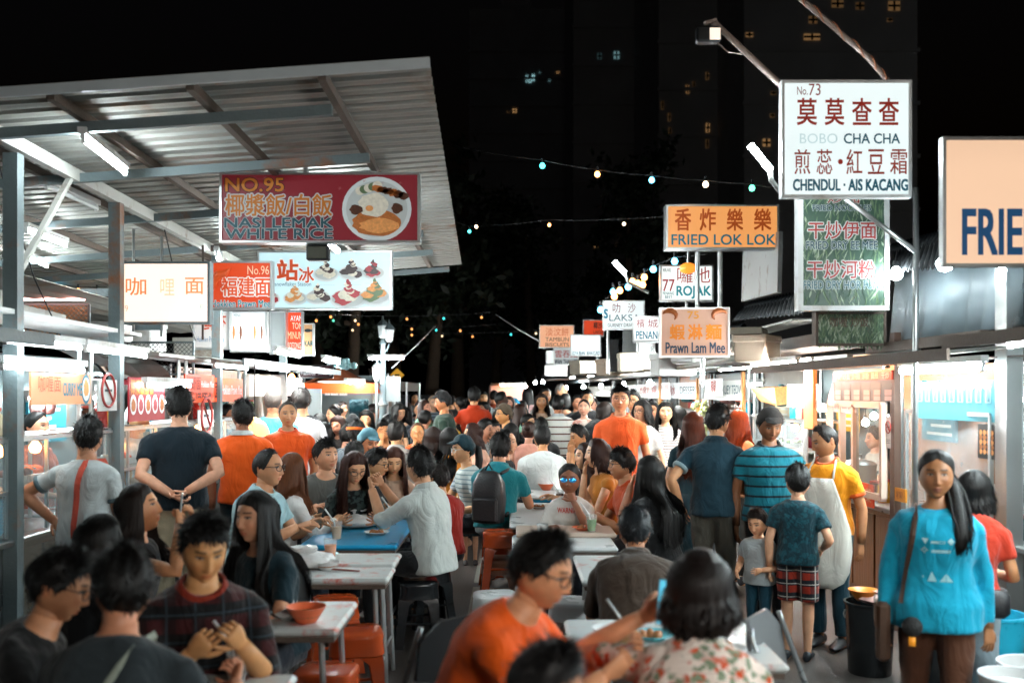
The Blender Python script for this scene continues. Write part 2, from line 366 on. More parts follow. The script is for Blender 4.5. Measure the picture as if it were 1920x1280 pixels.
def hand_geo(mb, W, d, pn, side, curl, sc, lod, spread=.10):
    """a hand from wrist W along d with palm normal pn: palm, four fingers of unequal length and a thumb; returns nothing"""
    d = d.normalized(); pn = (pn - d*pn.dot(d)).normalized(); q = d.cross(pn).normalized()*side    # q points to the thumb's side
    L = lambda a, b, c: W + d*(a*sc) + q*(b*sc) + pn*(c*sc)
    n = 10 if lod == 0 else 8
    def sec(a, w, h, c=0): 
        return [tuple(L(a, 0, c) + q*(math.cos(2*math.pi*k/n)*w*sc) + pn*(math.sin(2*math.pi*k/n)*h*sc)) for k in range(n)]
    mb.rings([sec(-.03, .025, .021), sec(.0, .027, .018), sec(.025, .036, .016), sec(.06, .042, .0145), sec(.085, .040, .012, .001), sec(.093, .034, .007, .002)])
    m = 7 if lod == 0 else 5
    for k, (o, ln, r) in enumerate(((.030, .072, .0085), (.010, .080, .0088), (-.010, .074, .0084), (-.029, .057, .0074))):
        a = curl*(1 + .12*k); p = L(.080, o, .001); v = d; pts = [p]; v = (d + q*(spread*(1.2-.8*k))).normalized(); ang = 0
        for sg, fr in enumerate((.46, .30, .24)):
            ang += a*(.75 if sg == 0 else 1.0); vv = v*math.cos(ang) + pn*math.sin(ang); p = p + vv*(ln*fr*sc); pts.append(p)
        mb.tube(pts, [r*sc, r*.95*sc, r*.86*sc, r*.55*sc], m)
    p = L(.022, .024, .004); v = (d*.62 + q*.72 + pn*.30).normalized(); pts = [p]
    for sg, fr in enumerate((.034, .030, .024)):
        pts.append(pts[-1] + v*(fr*sc)); v = (v + d*.22*(1-curl*.3) + pn*(.32*curl) - q*.15).normalized()
    mb.tube(pts, [.0125*sc, .0108*sc, .0096*sc, .006*sc], m)

SHOE = None
HEADING = {}
def person(px, py, Y, label, pose='stand', face=0., fem=False, k=None, skin='fair', hair='short', hairc='#0d0b0a', top='#cccccc', pat=None, c2=None, c3=None, psc=1.,
           sleeve='short', collar=None, trim=None, bottom='#20242c', bkind='trousers', bpat=None, b2=None, b3=None, lean=None, side=0., hy=0., hp=0., hr=0., A=None, B=None, eA=None, eB=None,
           curlA=.35, curlB=.35, nA=None, nB=None, headk=1., build=1., lod=None, longl=.34, loose=0., group=None, glasses=None, stride=0., neck='crew', shoes='#15151a', hem=None, capc=None, vneck=False, hk=1., seat=None, lips=None, walkA=0.):
    face = face - math.degrees(math.atan2(px - CX, FPX))
    kin = k
    lod = (0 if Y < 9 else 1 if Y < 14 else 2) if lod is None else lod
    rnd = random.Random(hash((round(px), round(py))) & 0xffff); nr = np.random.default_rng(int(px*7 + py*13))
    sk = np.array(SKINS[skin] if isinstance(skin, str) else skin); hc = srgb(hairc); sk = sk*np.array([rnd.uniform(.88, 1.10)]*3)*np.array([1, rnd.uniform(.92, 1.08), rnd.uniform(.86, 1.14)])
    wS = build*(.92 if fem else 1.)
    if lean is None: lean = 10 if pose == 'sit' else 1
    hipz = .93 if pose == 'stand' else .54
    nseg = {0: 22, 1: 16, 2: 12}[lod]; nl = {0: 14, 1: 10, 2: 8}[lod]
    # --- spine
    def spine(dd):
        pts = []; p = Vector((0, 0, hipz)); stp = .02; dcur = 0.
        def dirn(d): 
            a = R(lean)*(.55 + .9*max(0, d)/.5); b = R(side)*(.5 + max(0, d)/.5)
            t = Vector((math.sin(b), -math.sin(a)*math.cos(b), math.cos(a)*math.cos(b))).normalized(); return t
        out = []
        for d in dd:
            if d <= 0: t = dirn(0); out.append((p0 + t*d, t)); continue
            while dcur < d - 1e-6:
                st = min(stp, d - dcur); p0x = dirn(dcur + st/2); nonlocal_p[0] = nonlocal_p[0] + p0x*st; dcur += st
            out.append((nonlocal_p[0].copy(), dirn(d)))
        return out
    p0 = Vector((0, 0, hipz)); nonlocal_p = [p0.copy()]
    D = [-.07, 0., .08, .17, .25, .33, .40, .445, .475, .50, .535]
    SP = spine(D)
    F0 = lambda t: (Vector((0, -1, 0)) - t*(-t.y)).normalized()
    if fem: RX = [.150, .168, .138, .128, .142, .150, .150, .138, .090, .052, .046]; RY = [.110, .125, .102, .095, .110, .125, .098, .084, .068, .052, .048]
    else:   RX = [.150, .160, .152, .152, .160, .172, .176, .160, .104, .062, .054]; RY = [.110, .122, .112, .108, .115, .120, .105, .092, .076, .062, .055]
    RX = [r*build if i < 8 else r for i, r in enumerate(RX)]; RY = [r*build*(1.0) if i < 7 else r for i, r in enumerate(RY)]
    if build > 1.05 and not fem: RY[2] *= 1.15; RY[3] *= 1.12
    shx = (.155 if fem else .178)*(.5+.5*build); si = 7; sh_c, sh_t = SP[6]; 
    sh_c = sh_c + sh_t*.000
    sd = Vector((1, 0, 0)); sd = (sd - sh_t*sd.dot(sh_t)).normalized()
    Sh = {-1: sh_c - sd*shx, 1: sh_c + sd*shx}
    # --- head
    nb, ntd = SP[9]
    hup = Vector((0, 0, 1))*.55 + ntd*.45; hup.normalize()
    Hm = Matrix.Rotation(R(hy), 3, 'Z') @ Matrix.Rotation(R(hr), 3, 'Y') @ Matrix.Rotation(R(hp), 3, 'X')   # pitch >0 looks down
    hs = headk*(1.05 if not fem else 1.02)
    hc0 = nb + hup*(.072 + .060*hs) + Vector((0, -.014, 0)) + Hm @ Vector((0, -.02*math.sin(R(hp)), 0)) * 1.
    toW = lambda P: (np.asarray(P)*hs) @ np.array(Hm).T + np.array(hc0)
    top_extra = {'short': .016, 'long': .014, 'bald': .001, 'thin': .010, 'fringe': .018, 'bob': .016, 'pony': .014, 'bun': .014, 'cap': .02}[hair]
    ztop = hc0.z + (.1125 + top_extra)*hs
    want = CAMZ - (py - HY)/FPX*Y
    if k is None: k = want/ztop
    if pose == 'sit': k = max(.84, min(1.05, k)) if kin is None else kin
    k = max(.5, min(1.16, k)); zoff = want - k*ztop
    # the head sits over pixel px; root found from the head's offset
    rz = R(face); cs, sn = math.cos(rz), math.sin(rz)
    hx, hyy = hc0.x*k, hc0.y*k; X = (px - CX)/FPX*Y
    root_x = X - (hx*cs - hyy*sn); root_y = Y - (hx*sn + hyy*cs); root_z = zoff if zoff > 0 else 0.
    G = Matrix.Scale(k, 4)
    def newmb(): m = MB(); m.M = G; return m
    # --- skin body
    bm = newmb(); bm.col = []
    def mark(c=None): 
        n = bm.n - sum(len(x) for x in bm.col); 
        if n > 0: bm.col.append(np.tile(sk if c is None else c, (n, 1)) if c is None or np.ndim(c) == 1 else c)
    bm.rings([ring_frame(c, t, F0(t), rx*q_, ry*q_, nseg) for (c, t), rx, ry, q_ in zip(SP, RX, RY, [.92]*5 + [.90, .86, .82, .80, .92, .95])])
    hb = hc0 + Vector((0, .018, -.055*hs)); n1, n2 = SP[8]
    bm.tube([n1 - n2*.02, nb, nb.lerp(hb, .5) + Vector((0, .004, 0)), hb], [.058*(.86 if fem else 1), .055*(.86 if fem else 1), .051*(.86 if fem else 1), .055*(.86 if fem else 1)], nseg)
    af = .86 if fem else 1.; af *= (.6 + .4*build)
    arms = {}
    for sx, tgt, el, cu, pnv in ((-1, A, eA, curlA, nA), (1, B, eB, curlB, nB)):
        S = Sh[sx]
        pres = {None: (sx*.245, .0, S.z - .525), 'down': (sx*.245, .0, S.z - .525), 'table': (sx*.13, -.40, .80), 'lap': (sx*.10, -.28, .62), 'chin': (sx*.04, hc0.y - .10, hc0.z - .17),
                'phone': (sx*.05, hc0.y - .30, hc0.z - .13), 'carry': (sx*.12, -.30, 1.02), 'back': (sx*.045, .17, .92), 'hip': (sx*.22, -.03, 1.0), 'mouth': (sx*.03, hc0.y - .15, hc0.z - .09)}
        Wt = Vector(pres[tgt] if (tgt is None or isinstance(tgt, str)) else tgt)
        la, lb = .285, .255; dv = Wt - S; dist = min(dv.length, (la + lb)*.985); u = dv.normalized(); Wt = S + u*dist
        a = math.acos(max(-1, min(1, (la*la + dist*dist - lb*lb)/(2*la*dist))))
        pole = Vector(el) if el else Vector((sx*.45, .55, -.75))
        pv = (pole - u*pole.dot(u)).normalized()
        E = S + u*(la*math.cos(a)) + pv*(la*math.sin(a))
        ud, fd = (E - S).normalized(), (Wt - E).normalized()
        pts = [S - ud*.0, S.lerp(E, .35), S.lerp(E, .8), E, E.lerp(Wt, .25), E.lerp(Wt, .65), Wt]
        cv = {'short': (.80, .82, 1, 1, 1, 1, 1), 'long': (.75, .75, .75, .75, .75, .8, 1), 'rolled': (.75, .75, .75, .8, 1, 1, 1)}.get(sleeve, (1,)*7)
        bm.tube(pts, [x*af*q_ for x, q_ in zip((.048, .046, .041, .039, .041, .034, .027), cv)], nl)
        pn = Vector(pnv) if pnv else (Vector((-sx, .15, -.1)) if tgt in (None, 'down') else Vector((-sx*.4, 0, -1)) if tgt in ('table', 'lap') else Vector((-sx*.6, .8, .2)))
        hd = fd if tgt not in ('table',) else (fd + Vector((0, -.3, -.1))).normalized()
        hand_geo(bm, Wt, hd, pn, sx * (1 if True else 1), cu, (.93 if not fem else .86)*hk, lod)
        arms[sx] = (S, E, Wt, ud, fd)
    # --- legs
    legs = {}
    for sx in (-1, 1):
        if pose == 'stand':
            s_ = stride*sx
            H = Vector((sx*.085, 0, .90)); K = Vector((sx*.092, -.015 - s_*.24, .49)); An = Vector((sx*.09, .02 - s_*.42 + (.0 if s_ > 0 else 0.), .085 + (.05 if s_ < 0 else 0)))
        else:
            sp = .11 if fem else .15
            H = Vector((sx*.085, -.01, .515)); K = Vector((sx*sp, -.43, .50)); An = Vector((sx*sp, -.40, .085))
        legs[sx] = (H, K, An)
        bm.tube([H, H.lerp(K, .5), K, K.lerp(An, .3), K.lerp(An, .75), An, An - Vector((0, 0, .05))], [x*(.8 + .2*build) for x in (.075, .066, .052, .053, .038, .034, .034)], nl)
        ft = [An + Vector((0, .045, -.062)), An + Vector((0, -.03, -.058)), An + Vector((0, -.12, -.066)), An + Vector((0, -.16, -.07))]
        bm.tube(ft, [.030, .034, .033, .018], nl)
    mark()
    HV, HF, _ = head_geo(lod, fem); wv = 1 + nr.normal(0, .02, 3); wv[2] = 1
    bm.add(toW(HV*wv), HF); mark(head_colours(lod, fem, sk, hc, lips))
    for sx in (-1, 1):       # ears
        e = MB(); ne = 10
        rings = []
        for a_, w_, o_ in ((0, .020, .0), (.006, .027, .004), (.011, .026, .010), (.012, .018, .013)):
            rings.append([(sx*(.066 + a_), .012 + o_ + math.cos(2*math.pi*q/ne)*w_*.60, -.002 + math.sin(2*math.pi*q/ne)*w_*1.15) for q in range(ne)])
        e.rings(rings); bm.add(toW(e.v[0]), e.f); mark(sk*np.array([1., .86, .82]))
    root = bm.build('person', skin_mat(), None, 180, (root_x, root_y, root_z), rz)
    tag(root, label, 'person', group)
    # --- shirt
    cm = cloth(top, pat, c2, c3, psc); sm_ = newmb(); e = .012 + loose
    hm_ = hem if hem is not None else (-.085 if pose == 'stand' else -.03)
    rows = [(hm_, max(RX[0], RX[1])*1.02 + e + .006, max(RY[0], RY[1])*1.02 + e + .006)] + [(d, rx + e, ry + e) for d, rx, ry in zip(D[1:8], RX[1:8], RY[1:8])]
    if hm_ < -.02: rows[1] = (0., RX[1] + e + .006, RY[1] + e + .006)
    fxd = {'crew': .018, 'polo': .014, 'tank': .03, 'wide': .03}[neck if neck in ('crew', 'polo', 'tank', 'wide') else 'crew']
    rows += [(.472 if neck != 'wide' else .458, RX[8] + .012 + (.02 if neck == 'wide' else 0), RY[8] + .010), (.492 if neck != 'wide' else .47, RX[9] + fxd, RY[9] + fxd*.8)]
    nonlocal_p[0] = p0.copy(); SS = spine([r[0] for r in rows])
    rings = []
    for i, ((c, t), r) in enumerate(zip(SS, rows)):
        rg = ring_frame(c, t, F0(t), r[1], r[2], nseg)
        if i >= len(rows) - 2:    # neckline dips at the front
            dip = (.030 if vneck else .016)*(1 if i == len(rows) - 1 else .35); f = F0(t); rg = [tuple(Vector(q) - t*(dip*max(0, (Vector(q)-c).dot(f)/r[2]))) for q in rg]
        rings.append(rg)
    # neckline turns inward so that the collar has an edge
    rings.append([tuple(Vector(q).lerp(SS[-1][0], .12) - SS[-1][1]*.012) for q in rings[-1]])
    sm_.rings(rings)
    slr = (.061 if not fem else .053)*(.7+.3*build)
    for sx in (-1, 1):
        S, E, Wt, ud, fd = arms[sx]
        S2 = S - sd*(sx*.035) - ud*.004
        if sleeve == 'short':
            q = S.lerp(E, .62); sm_.tube([S2, S.lerp(E, .12), S.lerp(E, .4), q], [slr*.98, slr*1.02, slr*.95 + loose*.5, slr*.97 + loose*.7], nl + 2)
        elif sleeve == 'long':
            sm_.tube([S2, S.lerp(E, .12), S.lerp(E, .6), E - ud*.02, E + fd*.02, E.lerp(Wt, .5), E.lerp(Wt, .93)], [slr*.98, slr*1.0, slr*.84, slr*.78, slr*.78, slr*.68, slr*.58], nl + 2)
        elif sleeve == 'rolled':
            sm_.tube([S2, S.lerp(E, .12), S.lerp(E, .6), E - ud*.01, E + fd*.025, E + fd*.06], [slr*.98, slr*1.05, slr*.95, slr*.92, slr*.92, slr*.86], nl + 2)
        elif sleeve == 'cap':
            sm_.tube([S2, S, S.lerp(E, .22)], [slr*.95, slr*1.0, slr*.98], nl + 2)
    so = sm_.build('shirt', cm, root, 180)
    if lod <= 1:
        vx = (.013 if lod == 0 else .019)*k
        tx = bpy.data.textures.get('folds') or bpy.data.textures.new('folds', 'CLOUDS'); tx.noise_scale = .13; tx.noise_depth = 2
        apply_mods(so, [('REMESH', dict(mode='VOXEL', voxel_size=vx, use_smooth_shade=True)), ('SMOOTH', dict(factor=.5, iterations=5 if lod == 0 else 3)),
                        ('DISPLACE', dict(texture=tx, strength=.023*k, mid_level=.5, texture_coords='GLOBAL'))])
        so.data.materials.clear(); so.data.materials.append(cm); so.data.polygons.foreach_set('use_smooth', [True]*len(so.data.polygons))
    if collar:
        c, t = SS[-1]; f = F0(t); c = c - t*.006; mb = newmb(); rr = []
        for dz, rs in ((-.012, 1.06), (.016, .99), (.030, .93), (.026, 1.06), (-.010, 1.30)):
            rg = ring_frame(c + t*dz, t, f, (RX[9]+.014)*rs, (RY[9]+.012)*rs, nseg)
            rr.append([tuple(Vector(q) - t*(.030*max(0, (Vector(q)-c).dot(f)/RY[9]))) for q in rg])
        mb.rings(rr, cap=False); mb.build('collar', cloth(collar), root, 180)
    if trim:
        for sx in (-1, 1):
            S, E, Wt, ud, fd = arms[sx]; mb = newmb(); q = S.lerp(E, .62); mb.tube([q - ud*.026, q - ud*.005, q + ud*.004], [slr*1.03, slr*1.05, slr*.98], nl + 2); mb.build('sleeve_trim', cloth(trim), root, 180)
    # --- trousers, shorts or skirt
    tm = newmb(); bl = .8 + .2*build; bmats = cloth(bottom, bpat, b2, b3)
    tz = [(SP[0][0] - SP[0][1]*.03, SP[0][1])] + SP[:3]
    tm.rings([ring_frame(c, t, F0(t), rx, ry, nseg) for (c, t), rx, ry in zip(tz, (.10*bl, RX[0] + .012, RX[1] + .010, RX[2] + .010), (.08*bl, RY[0] + .012, RY[1] + .008, RY[2] + .006))])
    for sx in (-1, 1):
        H, K, An = legs[sx]
        if bkind == 'trousers': tm.tube([H, H.lerp(K, .12), H.lerp(K, .55), K, K.lerp(An, .4), K.lerp(An, .98)], [x*bl for x in (.090, .096, .084, .068, .063, .058)], nl)
        elif bkind == 'shorts': tm.tube([H, H.lerp(K, .12), H.lerp(K, .55), H.lerp(K, .93)], [x*bl for x in (.090, .098, .093, .090)], nl)
        elif bkind == 'briefshorts': tm.tube([H, H.lerp(K, .12), H.lerp(K, .45)], [x*bl for x in (.090, .097, .095)], nl)
    if bkind == 'skirt': tm.tube([SP[1][0], SP[0][0], Vector((0, -.01, .55)), Vector((0, -.01, .22))], [.16, .175, .20, .24], nseg)
    to = tm.build({'trousers': 'trousers', 'shorts': 'shorts', 'briefshorts': 'shorts', 'skirt': 'skirt'}[bkind], bmats, root, 180)
    if lod == 0:
        apply_mods(to, [('REMESH', dict(mode='VOXEL', voxel_size=.016*k, use_smooth_shade=True)), ('SMOOTH', dict(factor=.5, iterations=3)), ('DISPLACE', dict(texture=bpy.data.textures['folds'], strength=.022*k, mid_level=.5, texture_coords='GLOBAL'))])
        to.data.materials.clear(); to.data.materials.append(bmats); to.data.polygons.foreach_set('use_smooth', [True]*len(to.data.polygons))
    if Y < 11:
        for sx in (-1, 1):
            An = legs[sx][2]; mb = newmb(); ns = 12; zb = An.z - .085
            def srow(y, w, h0, h1): return [tuple((An.x + math.cos(2*math.pi*q/ns)*w, An.y + y, zb + (h0 + (h1-h0)*(.5 + .5*math.sin(2*math.pi*q/ns))))) for q in range(ns)]
            mb.rings([srow(.075, .020, .012, .06), srow(.06, .036, .0, .085), srow(-.02, .040, 0, .095), srow(-.09, .046, 0, .068), srow(-.15, .044, 0, .05), srow(-.185, .022, .01, .035)])
            mb.build('shoe', pm('shoe_' + shoes, shoes, .5, bump=.2), root, 50)
    # --- hair
    style = {'short': 'short', 'fringe': 'fringe', 'long': 'long', 'bob': 'long', 'pony': 'tied', 'bun': 'tied', 'bald': 'bald', 'thin': 'thin', 'cap': 'short'}[hair]
    thick = {'short': .016, 'fringe': .018, 'long': .016, 'bob': .018, 'pony': .019, 'bun': .015, 'bald': .003, 'thin': .010, 'cap': .004}[hair]
    hm = newmb(); nth, ns = {0: (56, 14), 1: (36, 10), 2: (20, 7)}[lod]
    th = np.linspace(-math.pi, math.pi, nth, endpoint=False); s = np.linspace(0, 1, ns); TH, Sg = np.meshgrid(th, s)
    ph_ = nr.uniform(0, 6, 6)
    tuft = 1 + (.30*np.sin(5*TH + ph_[0] + 3*Sg) + .16*np.sin(11*TH + ph_[1] - 7*Sg) + .10*np.sin(23*TH + ph_[2]))*sst(.05, .3, Sg)*(1 - sst(.8, 1, Sg))*(1 if style in ('short', 'fringe') else .35)
    P = cap_surface(TH, Sg, style, thick*tuft, fem)*1.0
    P[..., 0] *= wv[0]; P[..., 1] *= wv[1]
    inner = cap_surface(th, np.zeros(nth), style, -.006, fem)
    allr = [inner] + [P[i] for i in range(ns)]
    hm.rings([[tuple(q) for q in toW(r)] for r in allr])
    def ribbons(curves, w):
        """curves: (n, m, 3) person-space points; flat tapering locks of hair"""
        n, m, _ = curves.shape; dd = np.gradient(curves, axis=1); o = curves - np.array(hc0) - np.array([0, 0, 0]); sdv = np.cross(dd, o); sdv /= (np.linalg.norm(sdv, axis=-1, keepdims=True) + 1e-9)
        wd = (w*np.interp(np.linspace(0, 1, m), [0, .3, .8, 1], [.6, 1, .7, .06]))[None, :, None]
        Lf, Rt = curves - sdv*wd, curves + sdv*wd; V = np.stack([Lf, Rt], 2).reshape(-1, 3); f = []
        for i in range(n):
            b = i*m*2
            for j in range(m-1): f.append((b + 2*j, b + 2*j + 1, b + 2*j + 3, b + 2*j + 2))
        hm.add(V, f)
    if lod <= 1 and hair in ('short', 'fringe', 'thin') and not capc:
        n = (1700 if hair != 'thin' else 600) if lod == 0 else 600; a = nr.uniform(-math.pi, math.pi, n); ss = nr.uniform(.02, .97, n)**.8
        base = cap_surface(a, ss, style, thick*.55, fem); up = base/np.linalg.norm(base, axis=1, keepdims=True)
        down = cap_surface(a, np.clip(ss - .12, -.1, 1), style, thick*.9, fem) - base; down /= np.linalg.norm(down, axis=1, keepdims=True) + 1e-9
        fwd = np.tile([[0, -1., 0]], (n, 1)); swirl = nr.normal(0, .42, (n, 3))
        ln = nr.uniform(.020, .046, n)[:, None]*(1 if hair != 'thin' else .5); t4 = np.linspace(0, 1, 4)[None, :, None]
        dirv = down*.8 + fwd*.25*(ss[:, None] > .5) + swirl; dirv /= np.linalg.norm(dirv, axis=1, keepdims=True)
        cur = base[:, None] + t4*ln[:, None]*(dirv[:, None]*(.55 + .5*t4) + up[:, None]*(.62 - .55*t4))
        ribbons(toW(cur.reshape(-1, 3)).reshape(cur.shape), .0026*k)
    if hair in ('long', 'bob', 'pony', 'bun'):
        Lh = {'long': longl, 'bob': longl if longl < .1 else .13, 'pony': .0, 'bun': .0}[hair]
        if Lh > 0:
            def fall(a, jit, m):
                """locks that follow the head down, then hang by gravity clear of neck, shoulders and back"""
                a = np.asarray(a); q = np.linspace(0, 1, m); out = np.zeros((len(a), m, 3)); 
                st = toW(cap_surface(a, np.full(len(a), .62), style, thick, fem)); ed = toW(cap_surface(a, np.full(len(a), .22), style, thick*1.15 + .004, fem))
                sd2 = toW(cap_surface(a, np.full(len(a), .42), style, thick*1.1 + .002, fem))
                ctr = np.array(hc0); o = ed - ctr; o[:, 2] = 0; o /= np.linalg.norm(o, axis=1, keepdims=True) + 1e-9
                for j, t in enumerate(q):
                    if t < .3: u = t/.3; p = st*(1-u)**2 + 2*u*(1-u)*(2*sd2 - .5*(st+ed)) + ed*u*u
                    else:
                        u = (t - .3)/.7; p = ed + np.array([0, 0, -1])*(Lh*u*(1 + jit[:, None]*.25))  + o*(.012*np.sin(u*3) + .018*u)
                        zb = p[:, 2]
                        back = np.interp(zb, [SP[i][0].z for i in range(len(SP))], [SP[i][0].y + (RY[i] + .028) for i in range(len(SP))])
                        isb = (ed[:, 1] > hc0.y - .005); p[:, 1] = np.where(isb & (zb < SP[9][0].z), np.maximum(p[:, 1], back*sst(0, .10, SP[9][0].z - zb + .02) + p[:, 1]*(1 - sst(0, .10, SP[9][0].z - zb + .02))), p[:, 1])
                        frt = np.interp(zb, [SP[i][0].z for i in range(len(SP))], [SP[i][0].y - (RY[i] + .030) for i in range(len(SP))])
                        w = (sst(.0, .10, SP[8][0].z + .01 - zb))*(~isb); p[:, 1] = p[:, 1]*(1-w) + np.minimum(p[:, 1], frt)*w
                        p = p + np.stack([.010*np.sin(9*u + 9*jit), .008*np.cos(7*u + 5*jit), 0*u + 0*jit], 1)*u + o*(.010*np.sin(19*a + ph_[4]) + .007*np.sin(31*a + ph_[5] + 4*u))[:, None]*u**.6 + np.array([0, 0, -1])*(.022*np.sin(23*a + ph_[1]))[:, None]*u
                    out[:, j] = p
                return out
            a0 = R(66 if hair == 'long' else 58); na, m = {0: (34, 12), 1: (22, 9), 2: (12, 6)}[lod]
            av = np.concatenate([np.linspace(a0, 2*math.pi - a0, na)]); G_ = fall((av + math.pi) % (2*math.pi) - math.pi, .3*np.sin(av*7 + ph_[3]), m)
            inn = G_.copy(); inn[:, :, :2] = np.array(hc0)[None, None, :2]*.14 + inn[:, :, :2]*.86; inn[:, 0, 2] -= .02
            ring_all = [[tuple(p) for p in np.concatenate([G_[:, j], inn[::-1, j]])] for j in range(m)]
            hm.rings(ring_all)
            if lod <= 1:
                aa = (nr.uniform(a0*.90, 2*math.pi - a0*.90, 640) + math.pi) % (2*math.pi) - math.pi; jj = nr.uniform(-1, 1, 640); cu = fall(aa, jj, 12)
                cu += (cu - np.array(hc0))*np.array([1, 1, 0])*nr.uniform(-.03, .09, (640, 1, 1)); ribbons(cu, .0034*k)
        if hair == 'pony':
            b0 = toW([[0, .105, .02]])[0]; pts = [Vector(b0), Vector(b0) + Vector((0, .04, -.02)), Vector(b0) + Vector((.0, .05, -.12)), Vector(b0) + Vector((.01, .035, -.24)), Vector(b0) + Vector((.01, .03, -.32))]
            hm.tube(pts, [.02, .034, .036, .028, .006], nl)
        if hair == 'bun': 
            b0 = toW([[0, .105, .055]])[0]; hm.ball(b0, .045, 12)
    hm.build('hair', hair_mat(hairc), root, 180)
    if capc:
        cb = newmb(); r2 = []
        for sgm, tk in ((.10, .012), (.16, .019), (.40, .026), (.7, .030), (.9, .031), (1., .029)):
            r2.append([tuple(q) for q in toW(cap_surface(th, np.full(nth, sgm), 'short', tk/(.1+.9*sst(0, .42, sgm)), fem))])
        cb.rings(r2)
        na = 14; aa = np.linspace(-R(52), R(52), na); b0 = cap_surface(aa, np.full(na, .06), 'short', .06, fem); o = b0.copy(); o[:, 2] = 0; o /= np.linalg.norm(o, axis=1, keepdims=True)
        tip = b0 + np.array([0, -1, -.22])*(.070*np.cos(aa*1.25)**.5)[:, None]
        cb.rings([[tuple(q) for q in toW(x)] for x in [np.concatenate([b0, (b0 + [0, .01, .012])[::-1]]), np.concatenate([tip, (tip + [0, .0, .007])[::-1]])]])
        cb.build('cap', cloth(capc), root, 60)
    if glasses:
        gb = newmb(); gm = pm('frame_' + glasses, glasses, .3)
        for sx in (-1, 1):
            gb.tube([tuple(toW([[sx*.033 + .0235*math.cos(a), -.102 + .010*abs(math.cos(a))*0 + .012*(abs(sx*.033 + .0235*math.cos(a))/.05)**2, .006 + .0185*math.sin(a)]])[0]) for a in np.linspace(0, 2*math.pi, 16, endpoint=False)], .0024, 6, closed=True, cap=False)
            gb.tube([tuple(toW([[sx*.057, -.086, .012]])[0]), tuple(toW([[sx*.074, -.05, .014]])[0]), tuple(toW([[sx*.079, .01, .008]])[0])], .0024, 6)
        gb.tube([tuple(toW([[-.010, -.103, .01]])[0]), tuple(toW([[0, -.107, .013]])[0]), tuple(toW([[.010, -.103, .01]])[0])], .0022, 6)
        gb.build('glasses', gm, root, 180)
    HEADING[label] = dict(root=root, k=k, arms=arms, legs=legs, SP=SP, head=hc0, hs=hs, RX=RX, RY=RY, shx=shx, M=Matrix.Translation((root_x, root_y, root_z)) @ Matrix.Rotation(rz, 4, 'Z') @ G, toW=toW, Sh=Sh)
    return root
# ------------------------------------------------------------------ palette
STEEL = pm('stainless_steel', (.60, .62, .62), .30, 1., .10, 3, .12, 18)
GALV = pm('galvanised_roof', (.37, .365, .335), .5, .4, .16, 3, .15, 14, dirt=(.30, .22, .16), dscale=1.6)
GREYSTEEL = pm('painted_grey_steel', (.15, .19, .20), .5, 0., .15, 5, .2, 40, dirt=(.26, .10, .04), dscale=2.2)
CREAMSTEEL = pm('painted_cream_steel', (.50, .49, .45), .5, 0., .12, 6, .15, 40, dirt=(.24, .15, .09), dscale=3.)
RUST = pm('rusty_purlin', (.105, .078, .062), .7, .2, .35, 9, .3, 60)
ALU = pm('aluminium_frame', (.60, .62, .62), .35, .9, .08, 20)
WHITEP = pm('white_painted_board', (.72, .73, .72), .5, 0., .08, 5, dirt=(.45, .40, .34), dscale=2.5)
WOODB = pm('varnished_wood', (.20, .085, .03), .42, 0., .35, 14, .2, 50, stretch=(1, 1, .12))
BLACKM = pm('black_metal', (.02, .022, .024), .45, .3, .2, 20)
CABLE = pm('black_cable', (.015, .015, .016), .6)
GLASS = glass('stall_glass'); PLEXI = glass('scratched_plexiglass', (.93, .95, .95), .22)
PLASTW = pm('white_plastic', (.70, .72, .72), .4, 0., .05, 10)
TUBE = emi('fluorescent_glow', (.84, .97, 1.0), 200.); TUBES = emi('stall_tube_glow', (.84, .97, 1.0), 22.); TUBEM = emi('crowd_tube_glow', (.92, .97, .95), 380.); TUBEH = emi('added_aisle_tube_glow', (1., .93, .84), 330.); TUBEC = emi('canopy_tube_glow', (.84, .97, 1.0), 75.); TUBEW = emi('warm_tube_glow', (1., .42, .17), 85.)
BULBW = emi('white_bulb_glow', (.86, .97, 1.), 90.); BULBO = emi('orange_bulb_glow', (1., .36, .10), 26.)
# ------------------------------------------------------------------ ground
g = MB(); g.quad((-150, -20, 0), (150, -20, 0), (150, 320, 0), (-150, 320, 0))
tag(g.build('ground', pm('worn_asphalt', (.044, .037, .032), .5, 0., .4, 1.1, .6, 70, dirt=(.018, .017, .017), dscale=.9)), kind='structure')
def slab(name, x0, x1, y0, y1, z, m): q = MB(); q.quad((x0, y0, z), (x1, y0, z), (x1, y1, z), (x0, y1, z)); return tag(q.build(name, m), kind='structure')
slab('pavement_left', -9, -2.95, 3.0, 15, .006, pm('damp_concrete', (.042, .034, .029), .5, 0., .3, 2, .3, 40))
slab('pavement_right', 2.75, 9, 2.5, 32, .006, MATS['damp_concrete'])
wp = MB()
for k in range(9):       # drain grate strip running along the aisle
    wp.quad((-.36, 5+2.2*k, .005), (-.26, 5+2.2*k, .005), (-.26, 7.0+2.2*k, .005), (-.36, 7.0+2.2*k, .005))
tag(wp.build('road_line', pm('faded_line_paint', (.22, .21, .18), .6, 0., .4, 9)), kind='structure')

